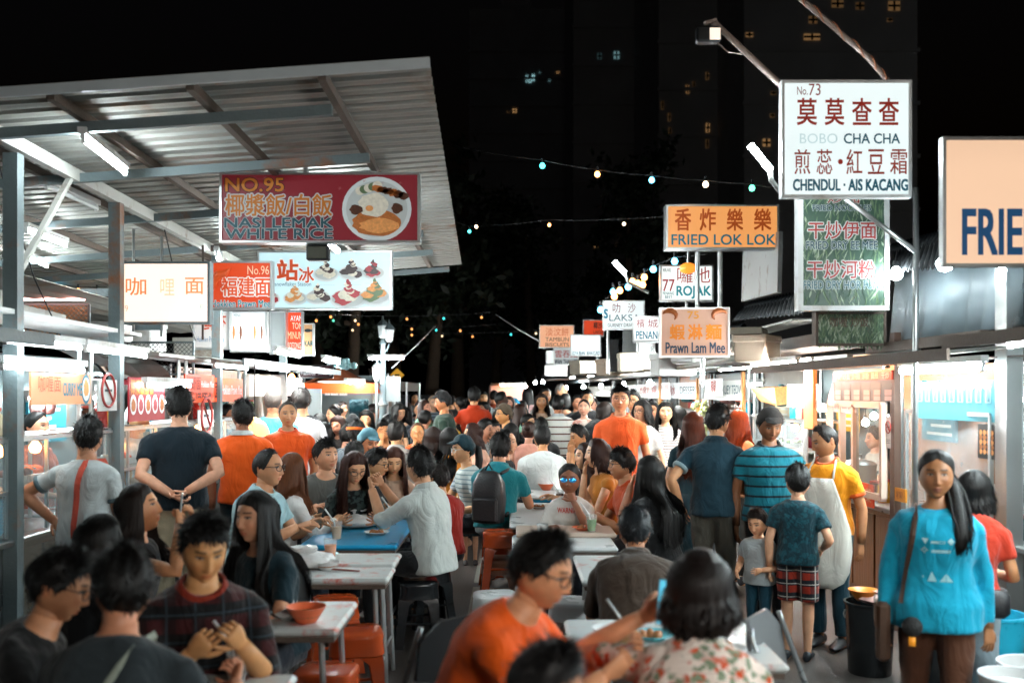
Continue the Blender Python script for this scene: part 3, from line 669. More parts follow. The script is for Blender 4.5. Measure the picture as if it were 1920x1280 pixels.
# ------------------------------------------------------------------ lamps
def tube_light(a, b, label, mat=None, group=None, housing=True, r=.0165, lit=True):
    a, b = Vector(a), Vector(b); c = (a + b)/2; t = thing('tube_light', label, 'tube light', c, 0, group); u = (b - a).normalized()
    q = MB(); q.tube([a - c, b - c], r, 10); q.build('tube', (mat or TUBE) if lit else PLASTW, t, 40)
    if housing:
        h = MB(); h.bar(a - c + Vector((0, 0, r + .028)) - u*.03, b - c + Vector((0, 0, r + .028)) + u*.03, .05, .04)
        for e in (a - c, b - c): h.bar(e + Vector((0, 0, .03)) - u*.012, e + Vector((0, 0, -.02)) + u*.012, .024, .03)
        h.build('housing', WHITEP, t)
    return t
def bulb(loc, label, mat=None, r=.035, cat='light bulb', drop=.08, group=None):
    t = thing('light_bulb', label, cat, loc, 0, group); q = MB(); q.lathe([(r*.25, r*1.3), (r*.5, r*.9), (r*.95, r*.25), (r, -.1*r), (r*.7, -.75*r), (r*.05, -r)], (0, 0, 0), 14); q.build('glass_globe', mat or BULBW, t, 180)
    s = MB(); s.tube([(0, 0, r*1.1), (0, 0, r*2.0)], r*.42, 10); s.build('socket', BLACKM, t, 40)
    if drop: s = MB(); s.tube([(0, 0, r*2), (.004, 0, r*2 + drop)], .004, 5); s.build('cord', CABLE, t)
    return t
BCF = {k_: emi('far_' + k_, c_, .9) for k_, c_ in dict(t=(.05, .75, .72), o=(1., .38, .10), b=(.1, .62, .95), w=(1., .72, .42), g=(.08, .6, .35), c=(.12, .8, .9)).items()}
BC = {'t': emi('teal_bulb', (.05, .75, .72), 5), 'o': emi('orange_string_bulb', (1., .38, .10), 6), 'b': emi('blue_bulb', (.10, .62, .95), 6), 'w': emi('warm_string_bulb', (1., .72, .42), 5), 'g': emi('green_bulb', (.08, .6, .35), 4), 'c': emi('cyan_bulb', (.12, .8, .9), 6)}
def light_string(pts, bulbs, label, r=.028, group=None):
    """a sagging cable through pts (world) with coloured bulbs hanging from it: bulbs are (x, y, z, colour)"""
    p0 = Vector(pts[0]); t = thing('light_string', label, 'light string', p0, 0, group); q = MB(); P = []
    for i in range(len(pts) - 1):
        a, b = Vector(pts[i]) - p0, Vector(pts[i+1]) - p0
        for j in range(12): u = j/12; P.append(a.lerp(b, u) - Vector((0, 0, .06*math.sin(math.pi*u)*(b - a).length/4)))
    P.append(Vector(pts[-1]) - p0); q.tube(P, .005, 5); q.build('cable', CABLE, t, 180)
    for x, y, z, c in bulbs:
        b = MB(); o = Vector((x, y, z)) - p0; b.lathe([(r*.3, r*1.1), (r*.7, r*.75), (r, 0), (r*.7, -r*.75), (.001, -r)], o, 10); bo = b.build('bulb', (BCF if y > 15 else BC)[c], t, 180)
        s = MB(); s.tube([o + Vector((0, 0, r)), o + Vector((0, 0, r*2.6))], r*.45, 7); s.build('socket', BLACKM, bo)
    return t

# ------------------------------------------------------------------ canopy over the left stalls
def roof_z(x, y): return 3.63 - .07*(-.46 - x) - .0187*(y - 5.5)
def roof_edge(y): return -.46 - (y - 5.5)*.0267
can = thing('market_canopy', 'long corrugated metal canopy on grey steel posts over the stalls with the red food sign', 'canopy', (-3.08, 6.15, 0)); co = can.location.copy()
cmx = Matrix.Translation(-co)
def cmb(): m = MB(); m.M = cmx; return m
q = cmb(); prof = []; y = 5.5
while y < 13: prof += [(y, 0), (y + .012, .026), (y + .062, .026), (y + .074, 0), (y + .105, .004), (y + .135, 0)]; y += .165
for j in range(len(prof) - 1):
    (ya, ha), (yb, hb) = prof[j], prof[j+1]; xs = [-9.5, -6.5, -3.5, None]; 
    for k in range(3):
        x0, x1 = xs[k], xs[k+1]; xa = roof_edge(ya) if x1 is None else x1; xb = roof_edge(yb) if x1 is None else x1
        q.quad((x0, ya, roof_z(x0, ya) + ha), (xa, ya, roof_z(xa, ya) + ha), (xb, yb, roof_z(xb, yb) + hb), (x0, yb, roof_z(x0, yb) + hb))
q.build('roof_sheet', GALV, can)
q = cmb(); q.bar((-9.5, 5.46, roof_z(-9.5, 5.5) - .025), (-.45, 5.46, roof_z(-.45, 5.5) - .025), .02, .055); q.build('fascia', pm('zinc_fascia', (.55, .60, .62), .4, .1, .1, 8), can)
for yb, xe in ((5.92, -1.07), (7.05, -1.01), (8.5, -.95), (10.1, -.9), (11.3, -.9), (12.7, -.8)):
    q = cmb(); q.bar((-9.3, yb, roof_z(-9.3, yb) - .11), (xe, yb, roof_z(xe, yb) - .105), .045, .062); q.build('rafter', GREYSTEEL, can)
for xp in (-1.05, -1.78, -2.55, -3.35, -4.15, -4.95, -5.75, -6.6, -7.5, -8.4):
    q = cmb(); q.bar((xp, 5.5, roof_z(xp, 5.5) - .042), (xp, 12.95, roof_z(xp, 12.95) - .042), .045, .055); q.build('purlin', RUST, can)
q = cmb(); q.bar((-3.08, 5.75, 3.44 - .09), (-3.08, 13.2, 3.30 - .09), .06, .085); q.build('ring_beam', CREAMSTEEL, can)
for yp in (6.15, 7.75, 10.4, 13.4):
    q = cmb(); q.box((-3.125, yp - .042, 0), (-3.035, yp + .042, 3.27)); q.box((-3.16, yp - .08, .006), (-3.0, yp + .08, .022)); q.build('post', GREYSTEEL, can)
for xb, yp in ((-5.9, 6.15), (-5.9, 8.5), (-5.9, 11.3)):
    q = cmb(); q.box((xb - .04, yp - .04, 0), (xb + .04, yp + .04, 3.05)); q.build('post', GREYSTEEL, can)
q = cmb(); q.bar((-3.08, 6.95, 3.30), (-3.08, 6.22, 2.55), .035, .035); q.build('brace', CREAMSTEEL, can)
for z_, yy in ((2.74, 9.4), (2.42, 9.4)):
    q = cmb(); q.bar((-6.2, yy, z_), (-3.3, yy, z_), .05, .07); q.build('rail', GREYSTEEL, can)
bw = MB(); bw.box((-8.6, 4.5, 0), (-8.45, 14, 3.2)); tag(bw.build('back_wall', pm('dirty_plaster', (.36, .36, .34), .8, 0., .2, 3, dirt=(.18, .15, .12))), 'stained plaster wall at the back of the canopy behind the stalls', 'wall', kind='structure')
tube_light((-2.54, 5.90, 3.30), (-2.62, 6.74, 3.29), 'bright fluorescent tube below the front purlin of the canopy', TUBEC)
tube_light((-4.02, 8.25, 3.14), (-4.06, 9.05, 3.14), 'fluorescent tube in the canopy deep behind the front post', TUBEC)
tube_light((-4.80, 9.6, 3.14), (-4.86, 10.4, 3.12), 'fluorescent tube half hidden behind the front canopy post', TUBEC)
tube_light((-3.32, 7.1, 3.27), (-3.32, 7.95, 3.27), 'unlit fluorescent tube in its rusty fitting below the canopy', lit=False)
tube_light((-2.95, 9.95, 3.18), (-2.95, 10.35, 2.85), 'glaring fluorescent tube tied to the canopy post behind the red sign', TUBEC)
tube_light((-1.96, 10.6, 3.24), (-1.96, 11.8, 3.22), 'bright tube under the canopy just below the red rice sign', TUBEC)
tube_light((-5.4, 7.0, 3.02), (-5.4, 8.2, 3.02), 'far back fluorescent tube over the curry stall kitchen', TUBEC)

# ------------------------------------------------------------------ signs
def disc(mb, cx, cz, rx, rz, y, mi, n=20, nz=0., ph=0.):
    v = [(cx, y, cz)] + [(cx + math.cos(2*math.pi*k/n)*rx*(1 + nz*math.sin(3*k + ph)), y, cz + math.sin(2*math.pi*k/n)*rz*(1 + nz*math.cos(5*k + ph))) for k in range(n)]
    mb.add(v, [(0, (k+1) % n + 1, k + 1) for k in range(n)], mi)
def dim(c, f=.5): c = srgb(c) if isinstance(c, str) else c; return tuple(x*f for x in c[:3])
def letter(col, em=.15):
    em *= .5; return pm(f'lettering_{col}_{em}', dim(col, .7), .5, emit=col, strength=em, var=.05)  # letters and prints emit faintly so they do not go black
def shop_sign(px0, py0, px1, py1, Y, label, face, em, rows=(), frame=ALU, yaw=0., depth=.10, cat='shop sign', art=None, posts=(), group=None, fw=.018, name='shop_sign'):
    """a box sign whose face fills the photo rectangle at depth Y; rows: (text, fx0, fx1, fz0, fz1, colour, bold, outline colour or None)"""
    em *= .68; a, b = at(px0, py1, Y), at(px1, py0, Y); w, h = b.x - a.x, b.z - a.z; c = (a + b)/2
    t = thing(name, label, cat, c, R(yaw), group); q = MB(); W2, H2 = w/2, h/2
    for lo, hi in (((-W2, 0, -H2), (W2, depth, -H2 + fw)), ((-W2, 0, H2 - fw), (W2, depth, H2)), ((-W2, 0, -H2 + fw), (-W2 + fw, depth, H2 - fw)), ((W2 - fw, 0, -H2 + fw), (W2, depth, H2 - fw))): q.box(lo, hi)
    q.box((-W2 + fw, depth*.6, -H2 + fw), (W2 - fw, depth*.9, H2 - fw)); q.build('frame', frame, t)
    q = MB(); q.box((-W2 + fw, .012, -H2 + fw), (W2 - fw, depth*.5, H2 - fw))
    fm = face if not isinstance(face, (str, tuple)) else pm(f'sign_face_{face}_{em}', dim(face, .5 if em > .2 else .9), .4, 0., .04, 3, emit=face, strength=em)
    q.build('panel', fm, t)
    if rows:
        for r in rows:
            tx, f0, f1, g0, g1, col, bold = r[:7]; oc = r[7] if len(r) > 7 else None; le = r[8] if len(r) > 8 else em*.5
            mb = MB(); put_text(mb, tx, -W2 + w*f0, -W2 + w*f1, -H2 + h*g0, -H2 + h*g1, .006, 0, bold, outline=1 if oc else None)
            if mb.n: mb.build('lettering', [letter(col, le)] + ([letter(oc, le)] if oc else []), t)
    if art: art(t, w, h)
    for pxp, pyt, pyb in posts:
        p = at(pxp, pyt, Y + .06) - c; p2 = at(pxp, pyb, Y + .06) - c; q = MB(); q.tube([(p.x, depth + .02, p.z), (p.x, depth + .02, p2.z)], .022, 10); q.build('pole', ALU, t, 40)
    return t
def plate(mb, cx, cz, r, y, mis, tilt=.8, seed=0):
    """a printed picture of a dish: rim, well and heaps of food"""
    rn = random.Random(seed); disc(mb, cx, cz, r*1.04, r*1.04*tilt, y, mis[0], 26); disc(mb, cx, cz + r*.02, r*.92, r*.90*tilt, y - .0012, mis[1], 26)
    for k in range(9):
        a = rn.uniform(0, 6.3); d = rn.uniform(.1, .55)*r; disc(mb, cx + d*math.cos(a), cz + d*math.sin(a)*tilt, r*rn.uniform(.18, .36), r*rn.uniform(.12, .28), y - .002 - .0006*k, mis[2 + k % (len(mis) - 2)], 12, .16, k)
FOOD = [pm('print_rim', (.62, .66, .66), .5, emit=(.6, .66, .68), strength=.12), pm('print_well', (.50, .53, .52), .5, emit=(.5, .55, .55), strength=.10), pm('print_curry', (.42, .13, .03), .5, emit=(.5, .15, .03), strength=.10, var=.6, scale=60), pm('print_brown', (.11, .035, .015), .5, var=.7, scale=70), pm('print_egg', (.75, .70, .58), .5, emit=(.8, .72, .6), strength=.08, var=.3, scale=40), pm('print_red', (.40, .05, .06), .5, emit=(.5, .06, .07), strength=.1), pm('print_green', (.16, .24, .12), .5), pm('print_dark', (.08, .05, .05), .5, var=.7, scale=80), pm('print_orange', (.65, .27, .08), .5, emit=(.7, .3, .1), strength=.15, var=.5, scale=50)]
def nasi_art(t, w, h):
    m = MB(); cx, cz, r = w*.285, -h*.02, h*.47
    disc(m, cx, cz, r*1.05, r*.98, .009, 0, 32); disc(m, cx, cz, r*.93, r*.85, .0075, 1, 32)
    disc(m, cx, cz - r*.42, r*.74, r*.40, .006, 2, 24, .05); disc(m, cx + .02, cz - r*.50, r*.6, r*.22, .005, 8, 20, .1)
    disc(m, cx - r*.1, cz + r*.12, r*.46, r*.36, .004, 4, 24, .07); disc(m, cx - r*.62, cz - r*.02, r*.2, r*.15, .0035, 3, 14, .12); disc(m, cx + r*.62, cz + r*.02, r*.17, r*.16, .0035, 3, 14, .12)
    for k in range(5): disc(m, cx - r*.5 + k*r*.13, cz + r*.55 + .01*k, r*.15, r*.13, .0045 - .0004*k, 6 if k % 2 else 4, 14)
    for k in range(6): disc(m, cx + r*(.02 + .16*k), cz + r*(.62 - .045*k), r*.17, r*.11, .002, 3 if k % 3 else 2, 12, .2, k)
    disc(m, cx - r*.22, cz + r*.02, r*.12, r*.09, .003, 8, 12)
    m.build('printed_dish', FOOD, t)
    s = MB(); rn = random.Random(4)
    for k in range(16): 
        x, z = rn.uniform(-w*.48, w*.48), rn.uniform(-h*.1, h*.46)
        for a in range(3): s.bar((x - .016*math.cos(a*1.05), .009, z - .016*math.sin(a*1.05)), (x + .016*math.cos(a*1.05), .009, z + .016*math.sin(a*1.05)), .004, .001)
    s.build('printed_sparkle', letter('#c98a8a', .1), t)
shop_sign(411, 323, 787, 455, 7.5, 'red hanging sign reading NASI LEMAK WHITE RICE with a plate of rice', '#8c2530', .30, [
    ('NO.95', .03, .32, .73, .92, '#e08a2a', .03, '#3a1618'), ('椰漿飯/白飯', .03, .56, .385, .69, '#e08420', .02, '#dfe6e4'),
    ('NASI LEMAK', .025, .565, .215, .355, '#125a68', .035, '#cfd8d8'), ('WHITE RICE', .03, .565, .06, .20, '#125a68', .035, '#cfd8d8')], art=nasi_art, posts=((478, 300, 325), (570, 300, 325)), depth=.12)
shop_sign(227, 490, 393, 607, 7.95, 'glowing overexposed white sign with faint orange brush characters', (1., .79, .64), 1.1, [
    ('咖', .05, .28, .46, .74, '#ee8a50', .012, None, .85), ('哩', .44, .60, .46, .72, '#f4c49c', .0, None, 1.0), ('面', .72, .93, .48, .74, '#f09a62', .012, None, .85), ('9', .04, .075, .2, .30, '#f0a080', 0, None, .8), ('E', .89, .93, .24, .31, '#9fd0c8', 0, None, .8)], frame=GREYSTEEL)
def prawn_art(t, w, h):
    m = MB(); pts = [(-w*.50, -.02, -h*.15), (-w*.44, -.02, h*.10), (-w*.36, -.02, h*.22), (-w*.26, -.02, h*.24), (-w*.17, -.02, h*.36)]
    m.tube([(x, .006, z) for x, y, z in pts], [h*.05, h*.09, h*.10, h*.07, .004], 10)
    for k in range(5): m.tube([(-w*.40 + k*.02, 0., h*.14), (-w*.42 + k*.03, 0, -h*.05 - .01*k)], .004, 5)
    m.build('printed_prawn', letter('#d2501c', .4), t)
shop_sign(394, 489, 510, 580, 8.9, 'orange red lightbox reading Hokkien Prawn Mee beside a white dessert menu', '#d8481e', .62, [
    ('No.96', .60, .95, .72, .90, '#f6c8a8', 0, None, .6), ('福建面', .18, .97, .28, .66, '#e8571f', .02, '#f3efe8', .5), ('Hokkien Prawn Mee', .02, .97, .05, .19, '#24889a', .02, '#e8f0f0', .4)], art=prawn_art)
def snow_art(t, w, h):
    m = MB(); k = 0
    for px_, pz, r, ms in ((.08, .24, .10, (0, 1, 5, 4)), (.28, .25, .10, (0, 1, 8, 4)), (.45, .27, .105, (0, 1, 7, 4)), (.67, .26, .15, (0, 1, 5, 4)), (.87, .30, .135, (0, 1, 8, 6)), (.51, .66, .105, (0, 1, 4, 7)), (.70, .68, .11, (0, 1, 7, 4)), (.86, .68, .10, (0, 1, 7, 5))):
        cx, cz = -w/2 + px_*w, -h/2 + pz*h; R_ = r*h*1.65; disc(m, cx, cz - R_*.35, R_*1.25, R_*.75, .0105, 0, 24); disc(m, cx, cz - R_*.30, R_*1.1, R_*.6, .0098, 1, 24)
        rn = random.Random(k); k += 1
        for j in range(16):
            u = j/15; disc(m, cx + rn.uniform(-1, 1)*R_*.75*(1 - u), cz - R_*.4 + u*R_*1.35, R_*(.42*(1 - u) + .10), R_*(.26*(1 - u) + .09), .009 - .0004*j, ms[2 + (rn.random() < .35)], 12, .2, j)
        m.bar((cx - R_*.9, .0095, cz - R_*1.42), (cx + R_*.9, .0095, cz - R_*1.42), .012, .001, 3)
    m.build('printed_desserts', FOOD, t)
shop_sign(482, 470, 735, 580, 9.8, 'pale blue lit menu with printed shaved ice desserts on plates', (.60, .84, .90), .72, [
    ('站', .15, .30, .50, .84, '#e2521c', .04, '#ffffff', .4), ('冰', .31, .42, .46, .72, '#e2521c', .02, '#ffffff', .4), ('snowflakes Station', .13, .40, .40, .47, '#3a7f94', 0, None, .2)], art=snow_art)
shop_sign(362, 583, 430, 655, 10.6, 'white printed board with a red prawn below the glowing white sign', (.74, .72, .70), .35, [('鲜虾', .3, .9, .5, .9, '#cc4a22', .02), ('Hokkien Prawn Mee', .1, .85, .2, .34, '#4a7fa6', 0)])
def bottle_art(t, w, h):
    m = MB()
    for k in range(5):
        cx = -w*.40 + k*w*.19; disc(m, cx, 0, w*.055, h*.24, .009, 0, 18); disc(m, cx, -.01, w*.035, h*.17, .008, 2 + k % 3, 14, .1)
    m.build('printed_dishes', FOOD, t)
shop_sign(431, 583, 500, 660, 10.7, 'white lit board with a row of five oval dish pictures', (.78, .82, .82), .55, [('MENU', .1, .3, .86, .93, '#3f7480', 0)], art=bottle_art)
shop_sign(537, 583, 567, 667, 11.9, 'narrow orange red lightbox with white capitals at the end of the canopy', '#e8431c', .85, [('AYAM', .25, .97, .78, .90, '#ffffff', .0, None, .9), ('TOM', .35, .97, .60, .74, '#ffe2c8', 0, None, .9), ('MINUM', .10, .97, .38, .54, '#ffd0a8', .0, None, .9), ('SOTONG', .10, .9, .16, .30, '#ffe8d8', 0, None, .9)])
shop_sign(505, 583, 536, 664, 11.8, 'blank grey metal back of a sign beside the orange lightbox', (.40, .44, .45), .0, frame=ALU)
def fish_art(t, w, h):
    m = MB(); disc(m, 0, h*.28, w*.30, h*.055, .008, 0, 18); m.add([(w*.2, .008, h*.28), (w*.42, .008, h*.34), (w*.42, .008, h*.22)], [(0, 1, 2)], 0); m.build('printed_fish', letter('#1e2a2c', 0), t)
shop_sign(566, 606, 588, 667, 13.5, 'tan board with a fish drawing above dark letters', '#b98c62', .18, [('BAKAR', -.25, .92, .30, .46, '#0f4d50', .04)], art=fish_art, frame=ALU)
# signs above the right-hand stalls
SW = (.86, .97, .97)
shop_sign(1466, 150, 1710, 370, 6.3, 'tall white sign with red characters above CHENDUL and AIS KACANG', SW, .74, [
    ('No.', .12, .20, .875, .945, '#8d3434', 0), ('73', .21, .30, .87, .97, '#a02c2c', 0), ('莫', .12, .27, .62, .845, '#b8301c', .018), ('莫', .335, .48, .62, .845, '#b8301c', .018), ('查', .545, .69, .62, .845, '#b8301c', .018), ('查', .75, .90, .62, .845, '#b8301c', .018),
    ('BOBO', .14, .43, .46, .545, '#d3ecee', .0, None, .55), ('CHA CHA', .48, .91, .46, .545, '#12667c', .022), ('煎', .10, .22, .20, .41, '#b03a24', .006), ('蕊', .27, .39, .20, .41, '#b03a24', .006), ('·', .435, .47, .285, .325, '#b8301c', .06), ('紅', .50, .62, .20, .41, '#b03a24', .006), ('豆', .665, .79, .20, .41, '#b03a24', .006), ('霜', .835, .965, .20, .41, '#b03a24', .006),
    ('CHENDUL · AIS KACANG', .09, .97, .06, .155, '#12667c', .045)], frame=WHITEP, depth=.07, yaw=0)
shop_sign(1768, 256, 2065, 500, 5.2, 'large cream sign reading FRIED in blue capitals cut off by the picture edge', '#f6ccaa', .74, [('FRIED', .13, .66, .10, .44, '#14609a', .03), ('KWAY', .70, .98, .10, .44, '#145a86', .03)], frame=ALU, depth=.05)
def leaf_art(t, w, h):
    m = MB(); rn = random.Random(3)
    for k in range(420):
        x, z = rn.uniform(-.46, .46)*w, rn.uniform(-.47, .47)*h; a = rn.uniform(.9, 2.2); l = rn.uniform(.02, .07); b = rn.uniform(.003, .008); u, v = math.cos(a), math.sin(a)
        m.add([(x - u*l, .0112, z - v*l), (x + v*b, .011 - .00001*k, z - u*b), (x + u*l, .0112, z + v*l), (x - v*b, .011 - .00001*k, z + u*b)], [(0, 1, 2, 3)], rn.choice((0, 0, 1, 1, 2)))
    m.build('printed_leaves', [pm('print_leaf_dark', (.05, .11, .07), .5), pm('print_leaf_mid', (.14, .22, .12), .5), pm('print_leaf_pale', (.38, .46, .34), .5)], t)
shop_sign(1497, 358, 1668, 582, 7.0, 'leafy green photo sign reading FRIED DRY EE MEE and FRIED DRY HOR FUN', (.05, .10, .07), .06, [
    ('炒面', .32, .68, .90, .985, '#a8362c', .01, '#e6ecea', .12), ('FRIED NOODLES', .16, .80, .835, .885, '#274b5c', .02, '#dfe8e6', .12),
    ('干炒伊面', .11, .86, .60, .745, '#b83a34', .012, '#e6ecea', .14), ('FRIED DRY EE MEE', .09, .87, .515, .58, '#23505f', .02, '#dfe8e6', .12),
    ('干炒河粉', .10, .84, .27, .42, '#b83a34', .012, '#e6ecea', .14), ('FRIED DRY HOR FUN', .06, .88, .18, .25, '#2a6a74', .02, '#e4ecea', .14)], art=leaf_art, frame=WHITEP, fw=.035)
shop_sign(1530, 584, 1662, 648, 7.25, 'lower strip of a green food photo board on a rusty frame', (.08, .12, .07), .03, [('咖喱 炒饭', .2, .75, .55, .85, '#6a3a2a', 0)], art=leaf_art, frame=RUST)
shop_sign(1249, 383, 1461, 467, 9.3, 'wide orange lightbox reading FRIED LOK LOK below brush characters', '#f2a35c', .72, [
    ('香', .08, .22, .42, .90, '#d85e10', .02, None, .3), ('炸', .30, .44, .42, .90, '#d85e10', .02, None, .3), ('樂', .54, .68, .42, .90, '#d85e10', .02, None, .3), ('樂', .78, .93, .42, .90, '#d85e10', .02, None, .3), ('FRIED LOK LOK', .05, .97, .10, .33, '#12809a', .025, None, .3)], frame=ALU, posts=((1355, 466, 650), (1312, 466, 590)), depth=.16)
shop_sign(1238, 496, 1338, 565, 11., 'white lightbox numbered 77 reading PENANG BEST ROJAK in teal and red', (.94, 1., .98), .82, [
    ('檳城', .05, .20, .80, .90, '#37474a', 0), ('77', .05, .27, .28, .60, '#c8323c', .01), ('囉吔', .32, .94, .50, .94, '#cc2a28', .0), ('ROJAK', .31, .95, .08, .42, '#12a0b0', .03, None, .4), ('PENANG', .05, .26, .18, .26, '#2a7f8c', .01), ('BEST', .09, .23, .08, .16, '#2a7f8c', .01)], posts=((1290, 566, 600),))
def prawns_art(t, w, h):
    for sx in (-1, 1):
        m = MB(); P = [(sx*w*(.36 + .10*math.cos(a)), .004, h*(.33 + .11*math.sin(a))) for a in np.linspace(.4, 3.9, 8)]
        m.tube(P, [.006, .016, .024, .026, .024, .02, .014, .004], 9); m.build('printed_prawn', letter('#b5622a', .15), t, 180)
shop_sign(1237, 576, 1368, 670, 9.0, 'beige sign numbered 75 with two prawns reading Prawn Lam Mee', '#d9ab93', .42, [
    ('75', .40, .56, .775, .92, '#f0a030', .03), ('蝦', .15, .36, .36, .66, '#ec8a1e', .035, None, .3), ('淋', .41, .61, .36, .66, '#ec8a1e', .035, None, .3), ('麵', .66, .88, .36, .66, '#ec8a1e', .035, None, .3), ('Prawn Lam Mee', .09, .93, .09, .30, '#22405a', .03)], art=prawns_art, posts=((1318, 670, 720),), yaw=-3)
shop_sign(1130, 563, 1209, 618, 14., 'white lightbox reading LAKSA in dark letters with red brush strokes', (.86, .95, .95), .66, [
    ('叻', .24, .42, .58, .90, '#8a2c3c', 0), ('沙', .60, .78, .58, .90, '#8a2c3c', 0), ('LAKSA', .16, .88, .30, .52, '#1d5f6e', .0), ('GURNEY DRIVE', .12, .74, .10, .22, '#4a5f66', .01), ('S', .04, .12, .4, .7, '#1a8fb0', .05)], posts=((1140, 618, 700), (1196, 618, 700)), yaw=-3)
shop_sign(1187, 592, 1245, 641, 12.2, 'small white lightbox reading PENANG half behind the prawn sign', (.94, .97, .96), .75, [('檳', .12, .38, .55, .88, '#a8323c', .0), ('城', .48, .80, .55, .88, '#a8323c', 0), ('PENANG', .10, .95, .12, .42, '#2a86a0', .02)], yaw=-3)
shop_sign(1093, 599, 1133, 630, 18., 'deep orange far sign with dark letters behind the laksa box', '#e0451a', .55, [('椰沙', .5, .9, .45, .85, '#2a1410', .02), ('LAKSA', .5, .95, .15, .35, '#2a1410', .02)])
shop_sign(1011, 609, 1077, 652, 21., 'peach lightbox reading TAMBUN BISCUITS with orange characters', '#f5b48c', .68, [('淡汶餅', .18, .84, .52, .88, '#ec6c30', .0), ('TAMBUN', .18, .84, .28, .46, '#5a4436', 0), ('BISCUITS', .18, .84, .06, .22, '#5a4436', .01)])
shop_sign(1070, 627, 1127, 667, 17.5, 'white lightbox reading SOYA BEAN and BEAN CURD along its lower edge', (.84, .96, .98), .85, [('SOYA BEAN', .05, .46, .05, .22, '#1a5c74', .02), ('BEAN CURD', .53, .95, .05, .22, '#1a5c74', .02)], posts=((1120, 667, 700),))
shop_sign(1038, 653, 1085, 684, 20., 'grey board reading WAN THAN MEE under the biscuit sign', (.40, .44, .45), .18, [('雲吞麵', .06, .95, .45, .9, '#a8362e', .01), ('WAN THAN MEE', .04, .97, .06, .34, '#1c2a38', .04)])
shop_sign(1021, 684, 1064, 705, 21.5, 'small white overexposed lightbox lowest of the far signs', (.95, 1., 1.), 1.2, [('湯', .85, .95, .2, .6, '#d07050', 0)])
shop_sign(1024, 657, 1039, 682, 19.8, 'narrow pale sign beside the wan than mee board', (.80, .90, .86), .5)
bd = shop_sign(1139, 636, 1160, 697, 14.6, 'tall plain black board standing between the far signs', (.008, .008, .009), 0, frame=BLACKM)
shop_sign(1198, 642, 1229, 673, 13., 'small grey menu board hanging under the white PENANG lightbox', (.62, .64, .62), .3, [('粿汁', .15, .4, .2, .8, '#3c4a50', 0), ('粥', .6, .9, .3, .8, '#3c4a50', 0)])
cl = MB(); cl.add([(0, 0, 0), (.34, 0, .02), (.36, .02, .78), (.02, .01, .80)], [(0, 1, 2, 3)]); co_ = cl.build('hanging_cloth', cloth('#8b8f8e'), None, loc=at(1166, 690, 14.2)); co_.modifiers.new('thickness', 'SOLIDIFY').thickness = .01; tag(co_, 'pale grey cloth hung below the laksa lightbox', 'cloth')
# blank board seen at an angle beside the orange lightbox
wb = MB(); A1, A2, B1, B2 = at(1390, 565, 10.8), at(1393, 474, 10.8), at(1457, 548, 9.2), at(1460, 433, 9.2); th_ = Vector((.05, .03, 0)); wb.add([A1, B1, B2, A2, A1 + th_, B1 + th_, B2 + th_, A2 + th_], [(0, 1, 2, 3), (7, 6, 5, 4), (0, 4, 5, 1), (1, 5, 6, 2), (2, 6, 7, 3), (3, 7, 4, 0)])
tag(wb.build('blank_board', pm('stained_white_board', (.42, .42, .41), .7, 0., .1, 4, dirt=(.22, .15, .11), dscale=4)), 'stained white board tilted behind the orange lok lok lightbox', 'board')

def rod(name, pts, r, mat, label, cat, n=9): 
    p0 = Vector(pts[0]); q = MB(); q.tube([Vector(p) - p0 for p in pts], r, n); return tag(q.build(name, mat, None, 180, p0), label, cat)
# poles, floodlight and lamps above the right-hand stalls
PINKP = pm('weathered_pole', (.42, .33, .29), .55, .3, .2, 12)
rod('sign_pole', [at(1718, 352, 6.5), at(1716, 700, 6.5), at(1715, 1180, 6.5)], .019, ALU, 'thin white upright pole under the tall white chendul sign', 'pole')
rod('brace_pole', [at(1585, 372, 6.55), at(1718, 472, 6.47)], .016, ALU, 'slanting white brace below the tall white chendul sign', 'pole')
fl = thing('flood_light', 'floodlight at the tip of a long pole above the white chendul sign', 'floodlight', at(1335, 66, 6.3)); o = fl.location
q = MB(); q.box((-.10, -.03, -.05), (.05, .05, .05), 0, .012); q.box((-.02, -.040, -.040), (.045, -.031, .032), 1); q.build('lamp_head', [BLACKM, emi('dim_led_panel', (1., .86, .72), .55)], fl)
q = MB(); q.tube([at(1335, 38, 6.32) - o, at(1400, 100, 6.34) - o, at(1462, 158, 6.42) - o, at(1500, 200, 6.48) - o], .020, 9); q.build('pole', PINKP, fl, 180)
q = MB(); q.bar(at(1322, 44, 6.3) - o, at(1342, 38, 6.32) - o, .03, .02); q.build('bracket', PINKP, fl); q = MB(); q.tube([at(1345, 80, 6.3) - o, at(1365, 98, 6.3) - o, at(1393, 102, 6.33) - o], .004, 5); q.build('cable', PINKP, fl)
cp = thing('cable_pole', 'bare pole wound with cable rising behind the tall white sign', 'pole', at(1660, 150, 6.4)); o = cp.location; P = [at(1480, -20, 6.2) - o, at(1550, 40, 6.25) - o, at(1625, 105, 6.35) - o, at(1665, 152, 6.4) - o, at(1672, 175, 6.42) - o]
q = MB(); q.tube(P, .017, 9); q.build('pole', PINKP, cp, 180)
q = MB(); W_ = []
for k in range(90):
    u = k/89*3.0; i = min(2, int(u)); f = u - i; p = P[i].lerp(P[i+1], f); W_.append(p + Vector((.006, .02*math.cos(k*.42), .021*math.sin(k*.42))))
q.tube(W_ + [at(1640, 152, 6.38) - o], .006, 6); q.build('wound_cable', pm('orange_cable', (.55, .22, .12), .5), cp, 180)
